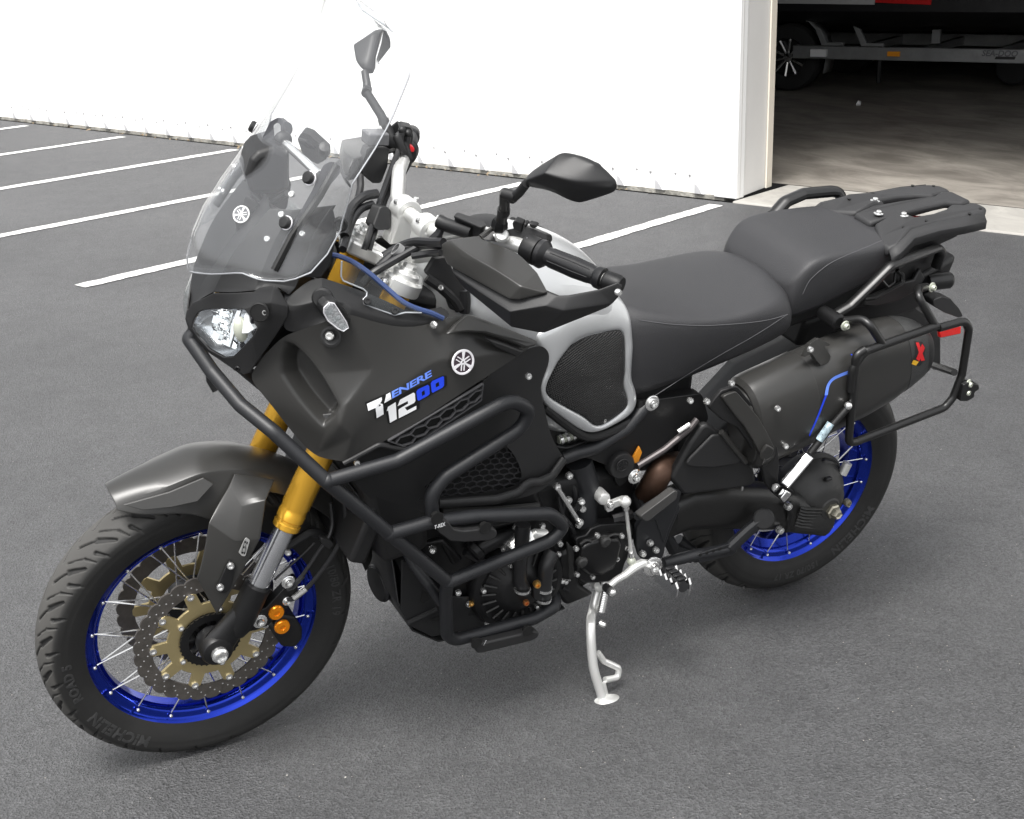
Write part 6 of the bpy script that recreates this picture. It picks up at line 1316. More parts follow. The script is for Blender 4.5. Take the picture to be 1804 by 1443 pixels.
# ---------------------------------------------------------------- footrest, gear lever, side stand
fr = obj("footrest", tube([(0.543,0.19,0.3009), (0.5502,0.225,0.3293)], .014, 12), ALLOYB, bike)
pegR = [(0.5534,0.225,0.3232), (0.5637,0.325,0.3446)]; pegF = [(0.5068,0.225,0.321), (0.5305,0.325,0.3472)]
for e in (pegR, pegF):
    a0, b0 = Vector(e[0]), Vector(e[1])
    v = []
    n = 9; pts = []
    for i in range(n):
        t = i/(n-1); pts.append(lerp(a0, b0, t)+Vector((0, 0, .014 if i % 2 else .003)))
    pts += [lerp(b0, a0, .0)+Vector((0, 0, -.02)), lerp(b0, a0, 1)+Vector((0, 0, -.02))]
    obj("peg_teeth", prism(pts, (.006, .002, 0)), CHROME, fr, smooth=False)
pc = lerp(pegR[0], pegF[0], .5); pe = lerp(pegR[1], pegF[1], .5)
obj("peg_rubber", tube([lerp(pc, pe, .05)-Vector((0, 0, .004)), lerp(pc, pe, .92)-Vector((0, 0, .004))], .0125, 14), HOSE, fr)
for i in range(4): obj("rubber_lug", box(lerp(pc, pe, .2+.2*i)+Vector((0, 0, .014)), (.020, .010, .006)), HOSE, fr, bevel=.002)
gl = obj("gear_lever", tube([(0.5603,0.215,0.3342),(0.5911,0.215,0.3494),(0.6074,0.215,0.3452),(0.6344,0.218,0.3322),(0.6581,0.22,0.3263),(0.678,0.222,0.3159)], [.0135, .011, .011, .0085, .008, .008], 10), ALU, bike)
obj("lever_pivot", bolt((0.5657,0.222,0.3402), (.1, 1, .1), .014, .012, washer=True), STEEL, gl)
obj("lever_toe_peg", tube([(0.6794,0.215,0.3082),(0.7001,0.265,0.3358)], .0105, 12), HOSE, gl)
obj("toe_peg_end", sphere((0.7026,0.272,0.3396), .009, 12), STEEL, gl)
obj("gear_rod", tube([(0.6134,0.205,0.3626),(0.6251,0.2,0.427),(0.6412,0.198,0.4995)], .0042, 8), ALU, gl)
obj("rod_joint", sphere((0.6132,0.205,0.3557), .0105, 12), PLUG, gl)
obj("rod_nut", tube([(0.6144,0.205,0.3681),(0.618,0.205,0.381)], .0062, 6), STEEL, gl)
obj("rod_joint", sphere((0.6457,0.198,0.5176), .0135, 14), ALU, gl)
obj("rod_nut", tube([(0.6407,0.198,0.4961),(0.6436,0.198,0.5083)], .0075, 6), STEEL, gl)
obj("shift_arm", prism(fillet([(0.6911,0.182,0.5118),(0.6856,0.182,0.5332),(0.6744,0.182,0.5208),(0.6441,0.182,0.525),(0.6383,0.182,0.5171),(0.6467,0.182,0.506),(0.6691,0.182,0.5032),(0.6716,0.182,0.4973),(0.686,0.182,0.4959)], .004, 2, True), (0, .012, 0)), ALU, gl, bevel=.003)
obj("shift_shaft", lathe([(.015, -.03), (.015, .0), (.013, .004), (.009, .006), (1e-6, .006)], (0.6933,0.185,0.5287), (.1, 1, .1), 20), ALU, gl)
obj("shift_clamp_bolt", bolt((0.684,0.196,0.5185), (0, 1, 0), .0085, .008), STEEL, gl)
# rear brake-side pedal style arm in black (centre stand lever with oval pad)
cs = obj("centre_stand_arm", tube([(0.4784,0.15,0.2782),(0.3959,0.16,0.2863),(0.3108,0.17,0.2872)], [.014, .014, .012], 12), POWDER, bike)
obj("stand_arm_plate", prism(fillet([(0.4036,0.162,0.2963),(0.3128,0.168,0.3067),(0.2837,0.168,0.2787),(0.2996,0.168,0.2706),(0.391,0.162,0.268)], .006, 3, True), (0, .010, 0)), POWDER, cs, bevel=.003)
for i in range(4): obj("arm_hole", lathe([(.0045, .0), (.004, .0008), (1e-6, .0008)], lerp((0.393,0.1735,0.2942), (0.3416,0.179,0.301), i/3), (0, 1, 0), 10), mat("cutout_black", (.002, .002, .002), .9), cs, smooth=False)
obj("stand_pedal_arm", tube([(0.306,0.172,0.2905),(0.2644,0.18,0.3356),(0.2376,0.185,0.3588)], .017, 10, sx=.8), POWDER, cs)
obj("stand_pedal", lathe([(.022, -.006), (.026, .0), (.026, .006), (.022, .009), (1e-6, .010)], (0.2345,0.19,0.3664), (.5, .75, .35), 24), GRAIN, cs)
obj("stand_leg", tube([(0.4302,0.07,0.3093),(0.4015,0.08,0.2535),(0.3563,0.1,0.2302)], .016, 10), POWDER, cs)
obj("stand_leg", tube([(0.3437,0.02,0.2283),(0.3019,0.03,0.1884),(0.3082,0.06,0.1881)], .014, 10), POWDER, cs)
# side stand
ss_pts = [(0.6427,0.135,0.2654),(0.6578,0.15,0.2441),(0.6813,0.175,0.2146),(0.7173,0.225,0.2236),(0.7238,0.262,0.1389),(0.712,0.285,0.0776),(0.7068,0.297,0.0507)]
ss = obj("side_stand", tube(spline(ss_pts[1:], 4), .0108, 14), ALU, bike)
obj("stand_boss", lathe([(.024, -.014), (.026, 0), (.024, .012), (.012, .016), (1e-6, .016)], (0.6493,0.15,0.2737), (.1, 1, 0), 22), ALU, ss)
obj("stand_bolt", bolt((0.6592,0.172,0.2904), (.1, 1, 0), .011, .008), STEEL, ss)
obj("stand_foot", lathe([(.008, .016), (.026, .008), (.034, .0), (.034, -.006), (1e-6, -.006)], (0, 0, 0), (0, 0, 1), 26), ALU, ss)
foot = bpy.data.objects["stand_foot"]; foot.location = Vector((0.7001,0.3,0.0425))+Vector((0, 0, .008)); foot.rotation_euler = (LEAN, 0, 0); foot.scale = (1.25, .8, 1)
obj("stand_tang", tube([(0.7063,0.25,0.1581),(0.6908,0.255,0.1332),(0.6506,0.262,0.1051),(0.6549,0.268,0.0835),(0.6954,0.275,0.0952)], .0075, 10, fil=.012), ALU, ss)
obj("stand_gusset", prism([(0.708,0.28,0.0964),(0.6949,0.276,0.0958),(0.6862,0.292,0.0467),(0.7018,0.294,0.0501)], (.004, .004, 0)), ALU, ss, bevel=.002)
sp = []
pa, pb = Vector((0.645,0.165,0.2595)), Vector((0.6757,0.2,0.225))
dd, u_, w_ = frame_for(pb-pa)
for i in range(14*10+1):
    t = i/(140); an = 2*math.pi*14*t; sp.append(lerp(pa, pb, t)+u_*.0085*math.cos(an)+w_*.0085*math.sin(an))
obj("stand_spring", tube(sp, .0019, 6), STEEL, ss)
obj("spring_hook", tube([(0.645,0.165,0.2595),(0.6312,0.155,0.2808),(0.6315,0.15,0.2952),(0.6401,0.15,0.2958)], .0022, 6, fil=.01), STEEL, ss)
obj("spring_pin", bolt((0.6854,0.215,0.21), (-.6, .8, 0), .0085, .014), STEEL, ss)

# small fixings and lines that fill the engine bay
for q, r in (((0.7889,0.17,0.4303), .0065), ((0.7817,0.165,0.3581), .006), ((0.7692,0.15,0.5869), .008), ((0.7676,0.155,0.5271), .006), ((0.7413,0.17,0.5248), .007), ((0.7376,0.17,0.5044), .0065), ((0.748,0.175,0.4692), .007), ((0.7587,0.165,0.3141), .006), ((0.8819,0.17,0.3008), .006), ((0.838,0.18,0.2796), .006), ((0.9142,0.18,0.4088), .005), ((0.9017,0.17,0.4987), .008), ((0.8335,0.165,0.4822), .007), ((0.7871,0.17,0.4272), .007), ((0.7616,0.14,0.5786), .009), ((0.2981,0.17,0.4728), .005), ((0.9701,0.17,0.3528), .0065), ((0.9308,0.17,0.3164), .0065), ((0.594,0.16,0.5616), .006)):
    obj("engine_bolt", bolt(q, (0, 1, .1), r, .008), STEEL, eng)
for pts, r in (([(0.798,0.17,0.3232),(0.7753,0.17,0.3221),(0.7456,0.165,0.3139)], .003), ([(0.7603,0.16,0.2939),(0.739,0.16,0.2775),(0.708,0.155,0.2618)], .004), ([(0.7975,0.165,0.5497),(0.7863,0.17,0.5018),(0.7643,0.17,0.4702),(0.7451,0.165,0.4358)], .005), ([(0.7573,0.14,0.5737),(0.7459,0.15,0.5286),(0.7509,0.15,0.4842),(0.7314,0.16,0.4558)], .006), ([(0.8078,0.17,0.5887),(0.7842,0.17,0.5258),(0.7904,0.165,0.4732),(0.7794,0.165,0.4333)], .004), ([(0.6457,0.16,0.4477),(0.6228,0.165,0.4518),(0.5995,0.16,0.4497)], .012), ([(0.7017,0.12,0.5495),(0.6998,0.14,0.5118),(0.7076,0.15,0.4703)], .018), ([(1.011,0.155,0.4542),(0.9637,0.16,0.4119),(0.9495,0.165,0.3667)], .009), ([(0.8066,0.13,0.6583),(0.7745,0.14,0.6507),(0.7436,0.14,0.6534),(0.7032,0.13,0.655)], .004), ([(0.6287,0.175,0.3127),(0.6276,0.18,0.3606),(0.6171,0.175,0.4093),(0.6204,0.17,0.4341)], .004)):
    obj("engine_line", tube(spline(pts, 5), r, 8), HOSE if r > .0035 else STEEL, eng)
obj("case_web", prism([(0.7667,0.16,0.4249),(0.7482,0.165,0.4032),(0.7336,0.165,0.3244),(0.7497,0.16,0.3186)], (0, .01, 0)), CASTG, eng, bevel=.004)
obj("head_cover_edge", tube([(1.083,0.18,0.5902),(0.9606,0.18,0.5639),(0.8516,0.175,0.5451)], .006, 8), CASTG, eng)


# ---------------------------------------------------------------- yokes and handlebar
for s_, nm in ((.705, "upper_yoke"), (.46, "lower_yoke")):
    y = obj(nm, prism(fillet([fk(s_, .135, 0), fk(s_, .135, -.0), fk(s_, .125, .035), fk(s_, .06, .040), fk(s_, .035, -.02), fk(s_, -.035, -.02), fk(s_, -.06, .040), fk(s_, -.125, .035), fk(s_, -.135, 0), fk(s_, -.125, -.034), fk(s_, -.05, -.075), fk(s_, .05, -.075), fk(s_, .125, -.034)], .01, 3, True), FD*.030), ALU if nm[0] == 'u' else ALLOYB, bike, bevel=.006, seg=3)
    if nm[0] == 'u': yoke = y
for sy in (1, -1):
    c = fk(.700, YF*sy)
    cl = obj("fork_clamp", lathe([(.0275, .006), (.0365, .008), (.0375, .032), (.033, .037), (.0275, .037)], c, FD, 32), ALU, yoke)
    obj("fork_cap", lathe([(.0272, .03), (.0272, .046), (.024, .050), (.017, .050), (.016, .056), (1e-6, .056)], c, FD, 28), ALU, yoke)
    obj("cap_hex", lathe([(.014, .050), (.014, .062), (.011, .065), (1e-6, .065)], c, FD, 6), ALU, yoke)
    obj("clamp_bolt", bolt(c+FD*.018+FN*.040+Vector((0, .012*sy, 0)), FN, .0095, .010), STEEL, yoke)
    obj("adjuster_block", prism([c+FD*.045+Vector((0, -.006*sy, 0))-FN*.022, c+FD*.045+Vector((0, -.024*sy, 0))-FN*.022, c+FD*.045+Vector((0, -.024*sy, 0))+FN*.012, c+FD*.045+Vector((0, -.006*sy, 0))+FN*.012], FD*.016), ALU, yoke, bevel=.004)
    # bar clamps
    cb_ = Vector((1.080, .052*sy, 1.153))
    obj("bar_riser", loft([[Vector((x+cx, cb_.y+y, z)) for x, y in ((.024, .021), (.024, -.021), (-.024, -.021), (-.024, .021))] for z, cx in ((1.092, 1.098), (1.108, 1.094), (1.13, 1.086), (1.157, 1.080))]), ALU, yoke, bevel=.006, seg=3)
    obj("bar_clamp", lathe([(.0145, -.021), (.027, -.020), (.027, .020), (.0145, .021)], cb_, (0, 1, 0), 24, closed=True), ALU, yoke, bevel=.002)
    for dx in (.020, -.022): obj("clamp_screw", bolt(cb_+Vector((dx, 0, .018)), (dx*8, 0, 1), .0055, .006), STEEL, yoke)
obj("stem_nut", lathe([(.024, 0), (.024, .016), (.020, .020), (.012, .020), (.012, .010), (1e-6, .010)], fk(.735, 0, -.03), FD, 6), ALU, yoke)
barp = [Vector(p) for p in ((.898, .425, 1.172), (.975, .285, 1.186), (1.045, .165, 1.190), (1.076, .10, 1.160), (1.080, .05, 1.153))]
path = barp+[Vector((p.x, -p.y, p.z)) for p in barp[::-1]]
hb = obj("handlebar", tube(path, .0142, 16, fil=.05, n=6), ALU, bike)
def grip(sy):
    a0, b0 = Vector((.972, .292*sy, 1.1855)), Vector((.906, .412*sy, 1.1735)); ax = b0-a0; Lg = ax.length
    pr = [(.0145, 0), (.026, .001), (.027, .010), (.022, .016), (.0175, .020), (.0178, .05), (.0190, .075), (.0178, .10), (.0170, Lg-.018), (.0205, Lg-.012), (.0205, Lg-.002), (.0145, Lg)]
    g = obj("grip", lathe(pr, a0, ax, 24), HOSE, hb)
    d_, u_, w_ = frame_for(ax)
    for i in range(7):
        t = 2*math.pi*i/7; q = u_*math.cos(t)+w_*math.sin(t)
        obj("grip_rib", tube([a0+d_*.028+q*.0178, a0+d_*.055+q*.0183, a0+d_*.080+q*.0190, a0+d_*.112+q*.0172], .0011, 5), HOSE, g)
    obj("bar_weight", lathe([(.0165, 0), (.0185, .003), (.0185, .028), (.016, .034), (1e-6, .034)], b0+d_*.002, ax, 22), ALLOYB, hb)
    obj("switch_collar", lathe([(.024, -.03), (.026, -.02), (.026, -.002), (.022, .0)], a0, ax, 20), BLACK, hb); return d_
dL = grip(1); dR = grip(-1)
# ---- left switch cluster
sw_ = obj("switch_housing", prism(fillet([(1.012,0.235,1.194),(1.01,0.235,1.213),(0.9994,0.24,1.216),(0.985,0.245,1.214),(0.9845,0.245,1.224),(0.9583,0.27,1.215),(0.9488,0.275,1.21),(0.9494,0.28,1.2),(0.9596,0.28,1.197),(0.972,0.28,1.189),(0.9788,0.275,1.178),(0.9872,0.265,1.172),(0.9941,0.25,1.18),(1.009,0.238,1.185)], .006, 3, True), (-.025, -.022, -.012)), BLACK, bike, bevel=.008, seg=3)
obj("switch_rocker", prism([(1.005,0.244,1.227),(1.001,0.246,1.235),(0.9849,0.25,1.228),(0.9873,0.25,1.209),(0.9927,0.248,1.209),(1.002,0.245,1.216)], (-.012, -.012, .002)), BLACK, sw_, bevel=.004)
obj("switch_rocker", prism([(0.9837,0.25,1.229),(0.9753,0.252,1.224),(0.9838,0.252,1.216)], (-.012, -.012, .002)), BLACK, sw_, bevel=.003)
obj("switch_rocker", prism([(0.9814,0.262,1.232),(0.9689,0.268,1.229),(0.9646,0.268,1.225),(0.9708,0.266,1.22),(0.9787,0.263,1.225)], (-.010, -.010, .002)), BLACK, sw_, bevel=.004)
obj("switch_mark", quadmap(([(0, 0, 0), (1, 0, 0), (1, 1, 0), (0, 1, 0)], [(0, 1, 2, 3)]), [(0.9907,0.2765,1.209),(0.981,0.2795,1.206),(0.9812,0.2795,1.209),(0.9915,0.2765,1.212)], .0015), WHITEP, sw_, smooth=False)
obj("switch_mark", tube([(0.996,0.279,1.203),(0.9898,0.28,1.2),(0.9928,0.28,1.196),(0.9972,0.279,1.202)], .0008, 5), WHITEP, sw_)
obj("clutch_lever", tube(spline([(1.03, .225, 1.165), (1.025, .28, 1.15), (1.0, .34, 1.135), (.97, .40, 1.13)], 5), [.008]*16, 10, sx=1.4), ALLOYB, bike)
lv = obj("lever_perch", prism(fillet([(1.046,0.205,1.193),(1.027,0.21,1.203),(1.012,0.22,1.209),(1.006,0.23,1.204),(1.01,0.235,1.186),(1.026,0.23,1.189),(1.047,0.21,1.19)], .008, 3, True), (-.02, -.015, -.012)), ALLOYB, bike, bevel=.006)
obj("perch_boss", lathe([(.013, 0), (.013, .010), (.010, .014), (1e-6, .014)], (1.022,0.24,1.202), (.3, .6, .6), 18), ALU, lv)
# ---- clutch fluid reservoir
rs = obj("clutch_reservoir", prism(fillet([(1.054,0.108,1.2),(1.047,0.1053,1.2),(1.02,0.1694,1.2),(1.028,0.1815,1.2),(1.071,0.2012,1.2),(1.083,0.1585,1.2)], .008, 3, True), (0, 0, -.035)), BLACK, bike, bevel=.006, seg=3)
rv = [Vector(p) for p in [(1.065,0.135,1.204),(1.063,0.14,1.218),(1.03,0.185,1.213),(1.028,0.186,1.204),(1.047,0.175,1.193),(1.069,0.14,1.198)]]
bpy.data.objects.remove(rs)
rs = obj("clutch_reservoir", prism(fillet([(1.069,0.139,1.212),(1.056,0.1245,1.212),(1.03,0.1811,1.212),(1.035,0.2008,1.212),(1.047,0.2053,1.212)], .006, 3, True), (0, 0, -.034)), BLACK, bike, bevel=.005, seg=3)
obj("reservoir_lid", prism(fillet([(1.075,0.148,1.216),(1.061,0.1325,1.216),(1.033,0.1893,1.216),(1.039,0.2107,1.216),(1.052,0.2166,1.216)], .006, 3, True), (0, 0, -.005)), GRAIN, rs, bevel=.003)
obj("master_cylinder", tube([(1.086,0.11,1.192),(1.077,0.125,1.189),(1.052,0.185,1.192)], .0135, 12), BLACK, rs)
obj("banjo_boot", tube([(1.079,0.115,1.183),(1.086,0.112,1.166),(1.101,0.108,1.153)], [.008, .0095, .0075], 10), HOSE, rs)
# ---- clutch hose and cable runs around the yoke
for pts, r in (([(1.099,0.108,1.152),(1.127,0.105,1.142),(1.176,0.11,1.124),(1.22,0.115,1.107),(1.236,0.11,1.087)], .0080), ([(1.103,0.16,1.166),(1.114,0.12,1.152),(1.139,0.09,1.139),(1.169,0.085,1.124),(1.198,0.09,1.105)], .0085), ([(1.107,0.17,1.155),(1.118,0.14,1.143),(1.143,0.12,1.133)], .0065), ([(1.104,0.17,1.174),(1.115,0.14,1.164),(1.129,0.1,1.151),(1.148,0.08,1.137),(1.178,0.07,1.117)], .0095)):
    obj("control_cable", tube(spline(pts, 5), r, 10), HOSE, bike)
obj("cable_tie", lathe([(.0135, -.006), (.0135, .006), (.011, .006), (.011, -.006)], (1.161,0.095,1.137), (.6, -.2, .5), 16, closed=True), mat("grey_tie", (.22, .22, .22), .5), bike)
for pts, r in (([(1.009,-0.235,1.246),(1.019,-0.225,1.217),(1.058,-0.18,1.182),(1.117,-0.1,1.149),(1.162,-0.04,1.115),(1.176,-0.03,1.091)], .0062), ([(0.99,-0.245,1.233),(1.001,-0.235,1.202),(1.048,-0.185,1.167),(1.102,-0.115,1.138),(1.148,-0.05,1.11),(1.163,-0.035,1.087)], .0062), ([(1.115,-0.2,1.179),(1.123,-0.18,1.157),(1.151,-0.14,1.134),(1.193,-0.08,1.122),(1.221,-0.03,1.105)], .0075), ([(1.117,-0.11,1.171),(1.148,-0.1,1.172),(1.176,-0.09,1.159),(1.194,-0.07,1.145),(1.217,-0.03,1.125)], .0095), ([(1.129,-0.1,1.154),(1.158,-0.09,1.151),(1.184,-0.07,1.138),(1.214,-0.03,1.118),(1.233,0,1.111)], .0080)):
    obj("control_cable", tube(spline(pts, 5), r, 10), HOSE, bike)
obj("cable_guide", prism(fillet([(1.159,-0.07,1.131),(1.14,-0.08,1.163),(1.126,-0.08,1.163),(1.116,-0.08,1.152),(1.125,-0.06,1.121),(1.154,-0.06,1.123)], .008, 3, True), (-.01, .02, 0)), BLACK, bike, bevel=.004)
for q in ((1.017,-0.226,1.226), (0.9975,-0.238,1.205)):
    obj("cable_adjuster", lathe([(.009, -.02), (.0105, -.015), (.0105, .015), (.008, .02)], q, (.3, -.3, 1), 12), BLACK, bike)
for q in ((1.008,-0.236,1.252), (0.9898,-0.246,1.24)):
    obj("cable_elbow", sphere(q, .0085, 12), BLACK, bike)
# ---- right side: brake reservoir, switch gear, red kill switch, handguard (twins of the left where alike)
br_ = obj("brake_reservoir", prism(fillet([(1.095,-0.21,1.232),(1.047,-0.21,1.227),(1.05,-0.21,1.187),(1.068,-0.2,1.156),(1.087,-0.2,1.158),(1.106,-0.205,1.178),(1.105,-0.21,1.201)], .008, 3, True), (-.01, -.05, -.01)), BLACK, bike, bevel=.008, seg=3)
obj("reservoir_window", prism([(1.091,-0.215,1.258),(1.044,-0.215,1.254),(1.044,-0.215,1.227),(1.092,-0.215,1.231)], (0, -.04, 0)), mat("smoked_reservoir", (.12, .12, .125), .25), br_, bevel=.004)
sr = obj("switch_housing", prism(fillet([(1.021,-0.25,1.226),(0.989,-0.255,1.243),(0.9725,-0.26,1.236),(0.971,-0.26,1.224),(0.9764,-0.26,1.196),(0.9717,-0.26,1.185),(0.9745,-0.255,1.168),(0.9901,-0.25,1.147),(1.006,-0.245,1.146),(1.009,-0.245,1.196)], .008, 3, True), (-.015, -.035, 0)), BLACK, bike, bevel=.007, seg=3)
obj("switch_cap", prism(fillet([(1.013,-0.245,1.255),(1.002,-0.25,1.256),(0.9783,-0.26,1.247),(0.971,-0.262,1.238),(0.9745,-0.262,1.228),(0.991,-0.255,1.237)], .008, 3, True), (-.01, -.03, 0)), BLACK, sr, bevel=.006)
obj("kill_switch", prism([(0.9884,-0.24,1.217),(0.9738,-0.244,1.207),(0.9743,-0.244,1.198),(0.9867,-0.24,1.2)], (-.006, -.03, 0)), REDP, sr, bevel=.003)
# ---------------------------------------------------------------- handguards
gp = dict(a=(1.13,0.215,1.192), b=(1.118,0.225,1.203), c=(1.064,0.235,1.207), d=(1.065,0.245,1.204), e=(1.033,0.3,1.2), f=(1.028,0.32,1.2), g=(1.027,0.385,1.191), h=(1.027,0.425,1.172), i=(1.033,0.425,1.17), j=(1.07,0.405,1.156), k=(1.082,0.39,1.153), l=(1.103,0.325,1.158), m=(1.126,0.255,1.163), n=(1.129,0.24,1.165), o=(1.129,0.222,1.175),
          x=(1.105,0.275,1.195), y=(1.075,0.345,1.186), z=(1.056,0.395,1.175))
gp = {q: Vector(v) for q, v in gp.items()}
for q in 'xyz': gp[q] += Vector((.014, .010, .006))
guard = panel("handguard", gp, ["a b x o", "b c d x", "d e y x", "e f z y", "f g z", "g h i z", "i j z", "j k z", "k l y z", "l x y", "l m x", "m n x", "n o x"], SATIN, bike, solid=.005, bevel=.006, sub=2, ba=14)
g2 = dict(a=(1.121,0.243,1.161), b=(1.097,0.314,1.155), c=(1.075,0.38,1.152), d=(1.066,0.398,1.155), e=(1.026,0.419,1.171), f=(1.013,0.435,1.168), g=(0.9948,0.442,1.169), h=(0.9432,0.456,1.178), i=(0.9139,0.468,1.192), j=(0.9055,0.47,1.187), k=(0.9074,0.47,1.171), l=(0.921,0.466,1.154), m=(1.008,0.452,1.147), n=(1.035,0.436,1.153), o=(1.084,0.402,1.135), p=(1.105,0.322,1.142), q=(1.123,0.255,1.151),
          r=(1.107,0.262,1.127), s=(1.07,0.385,1.096), t=(1.028,0.412,1.09), u=(1.022,0.418,1.092), v=(0.9237,0.456,1.142))
lowg = panel("handguard_rail", g2, ["a b p q", "b c o p", "c d n o", "d e f n", "f g m n", "g h l m", "h i j k l", "q p r", "p o s r", "o n t s", "n m u t", "m l v u", "l k v"], GRAIN, guard, solid=.005, bevel=.006, sub=1, ba=14)
obj("guard_end_bolt", bolt((0.9171,0.474,1.177), (-.2, 1, .1), .0065, .008), STEEL, guard)
obj("guard_window_rim", tube([(1.064,0.236,1.205),(1.035,0.225,1.214),(1.01,0.235,1.214),(1.031,0.226,1.212)], .005, 8), SATIN, guard)
twin_tree(guard)
# ---------------------------------------------------------------- mirrors
def mirror():
    hd = dict(a=(1.044,0.345,1.35), b=(1.038,0.355,1.37), c=(1.01,0.395,1.41), d=(0.9923,0.42,1.411), e=(0.9737,0.445,1.405), f=(0.9533,0.47,1.381), g=(0.9497,0.472,1.369), h=(0.9513,0.468,1.358), i=(0.9889,0.435,1.333), j=(1.001,0.42,1.334), k=(1.018,0.39,1.344), l=(1.04,0.35,1.337),
              m=(1.008,0.41,1.38), n=(1.033,0.37,1.357), o=(0.9773,0.45,1.373), p=(0.9999,0.415,1.353))
    hd = {q: Vector(v) for q, v in hd.items()}
    for q, s in (('m', .040), ('n', .025), ('o', .036), ('p', .030)): hd[q] = hd[q]+Vector((.85, .05, .1)).normalized()*s
    back = Vector((-.95, -.1, .05)).normalized()
    rim = "a b c d e f g h i j k l".split()
    for q in rim: hd['r'+q] = hd[q]+back*.016
    F = ["a b n", "b c m n", "c d m", "d e o m", "e f o", "f g o", "g h o", "h i o", "i j p o", "j k p", "k l n p", "l a n", "m o p n"]
    F += [f"{rim[i]} r{rim[i]} r{rim[(i+1)%12]} {rim[(i+1)%12]}" for i in range(12)]
    F.append(' '.join('r'+q for q in rim))
    h = panel("mirror", hd, F, BLACK, bike, bevel=.005, sub=2, ba=30)
    obj("mirror_glass", ([hd['r'+q]*.0+(hd['r'+q]+(sum((hd['r'+k] for k in rim), Vector())/12-hd['r'+q])*.1)+back*.0015 for q in rim], [tuple(range(12))]), REFLECTG, h, smooth=False)
    obj("mirror_arm", tube([(1.044,0.352,1.345),(1.046,0.335,1.324),(1.052,0.318,1.307)], [.008, .0085, .010], 12), BLACK, h)
    obj("mirror_joint", tube([(1.048,0.328,1.314),(1.06,0.305,1.313)], .0105, 12), BLACK, h)
    obj("mirror_stem", tube([(1.059,0.306,1.315),(1.04,0.275,1.276),(1.028,0.245,1.237),(1.024,0.235,1.219)], [.009, .0095, .0105, .011], 12), BLACK, h)
    obj("stem_collar", lathe([(.0115, -.006), (.0115, .006), (.010, .006), (.010, -.006)], (1.036,0.266,1.263), (.2, .4, 1), 16, closed=True), GRAIN, h)
    obj("mirror_mount", lathe([(.012, -.012), (.015, -.006), (.015, .004), (.012, .012)], (1.028,0.24,1.227), (.1, .25, 1), 6), ALLOYB, h)
    return h
twin_tree(mirror())
# ---------------------------------------------------------------- instruments behind the screen
dsh = obj("instrument_panel", prism(fillet([(1.431,0.03,1.287),(1.421,0.03,1.319),(1.407,0.03,1.331),(1.376,0.03,1.338),(1.348,0.03,1.323),(1.348,0.03,1.255),(1.37,0.03,1.245),(1.422,0.03,1.251)], .015, 4, True), (-.02, -.10, .0)), BLACK, bike, bevel=.012, seg=3)
obj("dash_bracket", prism(fillet([(1.38,-0.02,1.341),(1.367,-0.02,1.367),(1.353,-0.02,1.373),(1.343,-0.02,1.37),(1.338,-0.02,1.337),(1.332,-0.02,1.327),(1.361,-0.02,1.315),(1.389,-0.02,1.313)], .010, 3, True), (-.003, -.003, 0)), mat("bracket_grey", (.09, .09, .10), .45), dsh)
obj("dash_slot", prism(fillet([(1.36,-0.0195,1.361),(1.353,-0.0195,1.364),(1.347,-0.0195,1.36),(1.347,-0.0195,1.34),(1.357,-0.0195,1.327)], .008, 3, True), (.001, .001, 0)), mat("slot_pale", (.7, .7, .7), .6), dsh, smooth=False)
obj("dash_rod", tube([(1.345,-0.02,1.331),(1.334,0.05,1.319),(1.32,0.1,1.304)], .0085, 12), STEEL, dsh)
obj("rod_end", sphere((1.344,-0.02,1.331), .018, 14), GRAIN, dsh)
gps = obj("device_mount", prism(fillet([(1.323,0,1.337),(1.315,0,1.349),(1.299,0,1.342),(1.275,0.02,1.318),(1.274,0.02,1.301),(1.292,0.02,1.293),(1.315,0.01,1.306)], .006, 3, True), (-.02, -.03, 0)), BLACK, bike, bevel=.005)
obj("mount_knob", lathe([(.010, 0), (.010, .02), (1e-6, .022)], (1.282,0.03,1.319), (.2, .5, .6), 14), BLACK, gps)
obj("mount_clamp", prism([(1.329,0.01,1.34),(1.323,0.01,1.345),(1.307,0.015,1.329),(1.31,0.015,1.323)], (-.01, .015, 0)), GRAIN, gps, bevel=.003)
obj("dash_frame", tube([(1.401,-0.02,1.236),(1.386,0.02,1.222),(1.381,0.06,1.226)], .007, 8), BLACK, dsh)
obj("dash_frame", tube([(1.4,0.02,1.224),(1.381,0.02,1.228),(1.365,0.06,1.26)], .006, 8), BLACK, dsh)
obj("dash_side_panel", prism([(1.304,0.125,1.253),(1.327,0.13,1.227),(1.346,0.135,1.2),(1.364,0.14,1.156),(1.378,0.14,1.132),(1.331,0.14,1.124),(1.31,0.13,1.14),(1.301,0.12,1.162),(1.292,0.12,1.207)], (0, -.004, 0)), GRAIN, bike, bevel=.002)
twin(bpy.data.objects["dash_side_panel"])
obj("relay_box", prism([(1.318,0.1,1.141),(1.301,0.1,1.168),(1.291,0.1,1.142),(1.298,0.1,1.113),(1.31,0.1,1.12)], (-.02, -.03, 0)), BLACK, bike, bevel=.005)
obj("speaker_ring", lathe([(.014, 0), (.014, .006), (.010, .008), (.008, .004), (1e-6, .004)], (1.289,0.125,1.217), (.4, .8, .2), 18), GRAIN, bike)
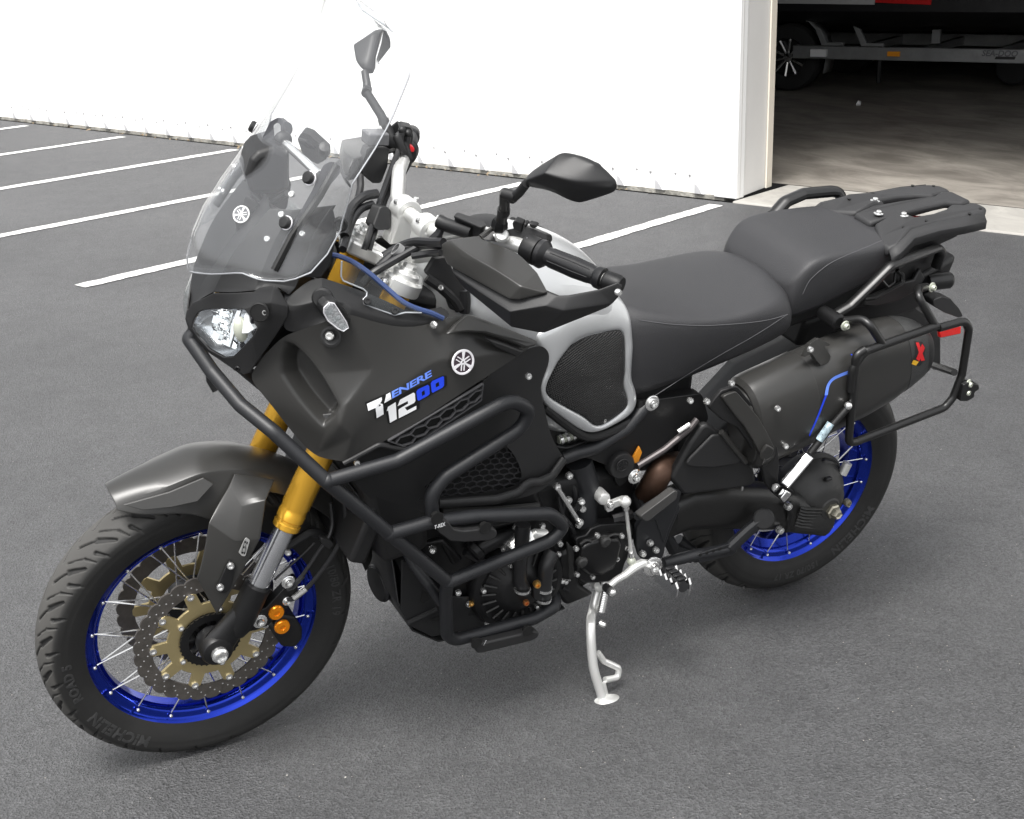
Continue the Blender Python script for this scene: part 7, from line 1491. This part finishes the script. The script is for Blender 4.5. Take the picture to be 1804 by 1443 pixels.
# blue-grey wire from the nose to the fairing
obj("accessory_wire", tube(spline([(1.296,0.1,1.149),(1.28,0.11,1.146),(1.258,0.12,1.135),(1.235,0.14,1.118),(1.213,0.16,1.097),(1.189,0.185,1.075),(1.165,0.195,1.062),(1.139,0.202,1.052),(1.115,0.204,1.038)], 5), .0052, 8), WIREBL, bike)
# small clear side deflector standing on the cowl strip
dq = [(1.302,0.165,1.163),(1.303,0.165,1.134),(1.3,0.168,1.126),(1.266,0.18,1.11),(1.26,0.183,1.104),(1.261,0.185,1.098),(1.268,0.186,1.092),(1.267,0.188,1.083),(1.211,0.198,1.057),(1.19,0.2,1.06),(1.159,0.203,1.056),(1.218,0.19,1.097),(1.253,0.175,1.131),(1.276,0.168,1.154)]
dfl = obj("side_deflector", flat(dq), LENS, bike, solid=.003, smooth=False)
obj("deflector_edge", tube(dq[:11], .0017, 6), mat("polished_acrylic_edge", (.60, .61, .63), .22, .6), dfl)
twin_tree(dfl)
# inner dark mass: air box and steering head so that nothing shows through
obj("airbox", box((1.15, 0, .86), (.24, .26, .20)), BLACK, bike, bevel=.03, seg=3)
obj("steering_head", tube([fk(.40, 0, -.035), fk(.68, 0, -.035)], .036, 18), BLACK, bike)
obj("inner_cowl", prism([Vector((1.34, .13, 1.12)), Vector((1.16, .17, 1.02)), Vector((1.05, .17, .98)), Vector((1.05, .17, .80)), Vector((1.30, .15, .86)), Vector((1.42, .10, .98))], (0, -.01, 0)), BLACK, bike)
twin(bpy.data.objects["inner_cowl"])
obj("tank_front_cover", prism([(1.121,0.13,1.101),(1.098,0.12,1.125),(1.073,0.13,1.129),(1.067,0.14,1.105),(1.035,0.15,1.054),(1.049,0.155,1.017),(1.073,0.15,1.025),(1.084,0.14,1.061)], (0, -.01, 0)), GRAIN, bike, bevel=.004)
obj("cover_strip", tube([(1.116,0.13,1.089),(1.091,0.14,1.07),(1.064,0.15,1.043),(1.054,0.155,1.024)], .010, 8, sx=.7), BLACK, bike)
obj("cover_screw", bolt((1.096,0.152,1.075), (.2, .8, .5), .006, .005), STEEL, bike)
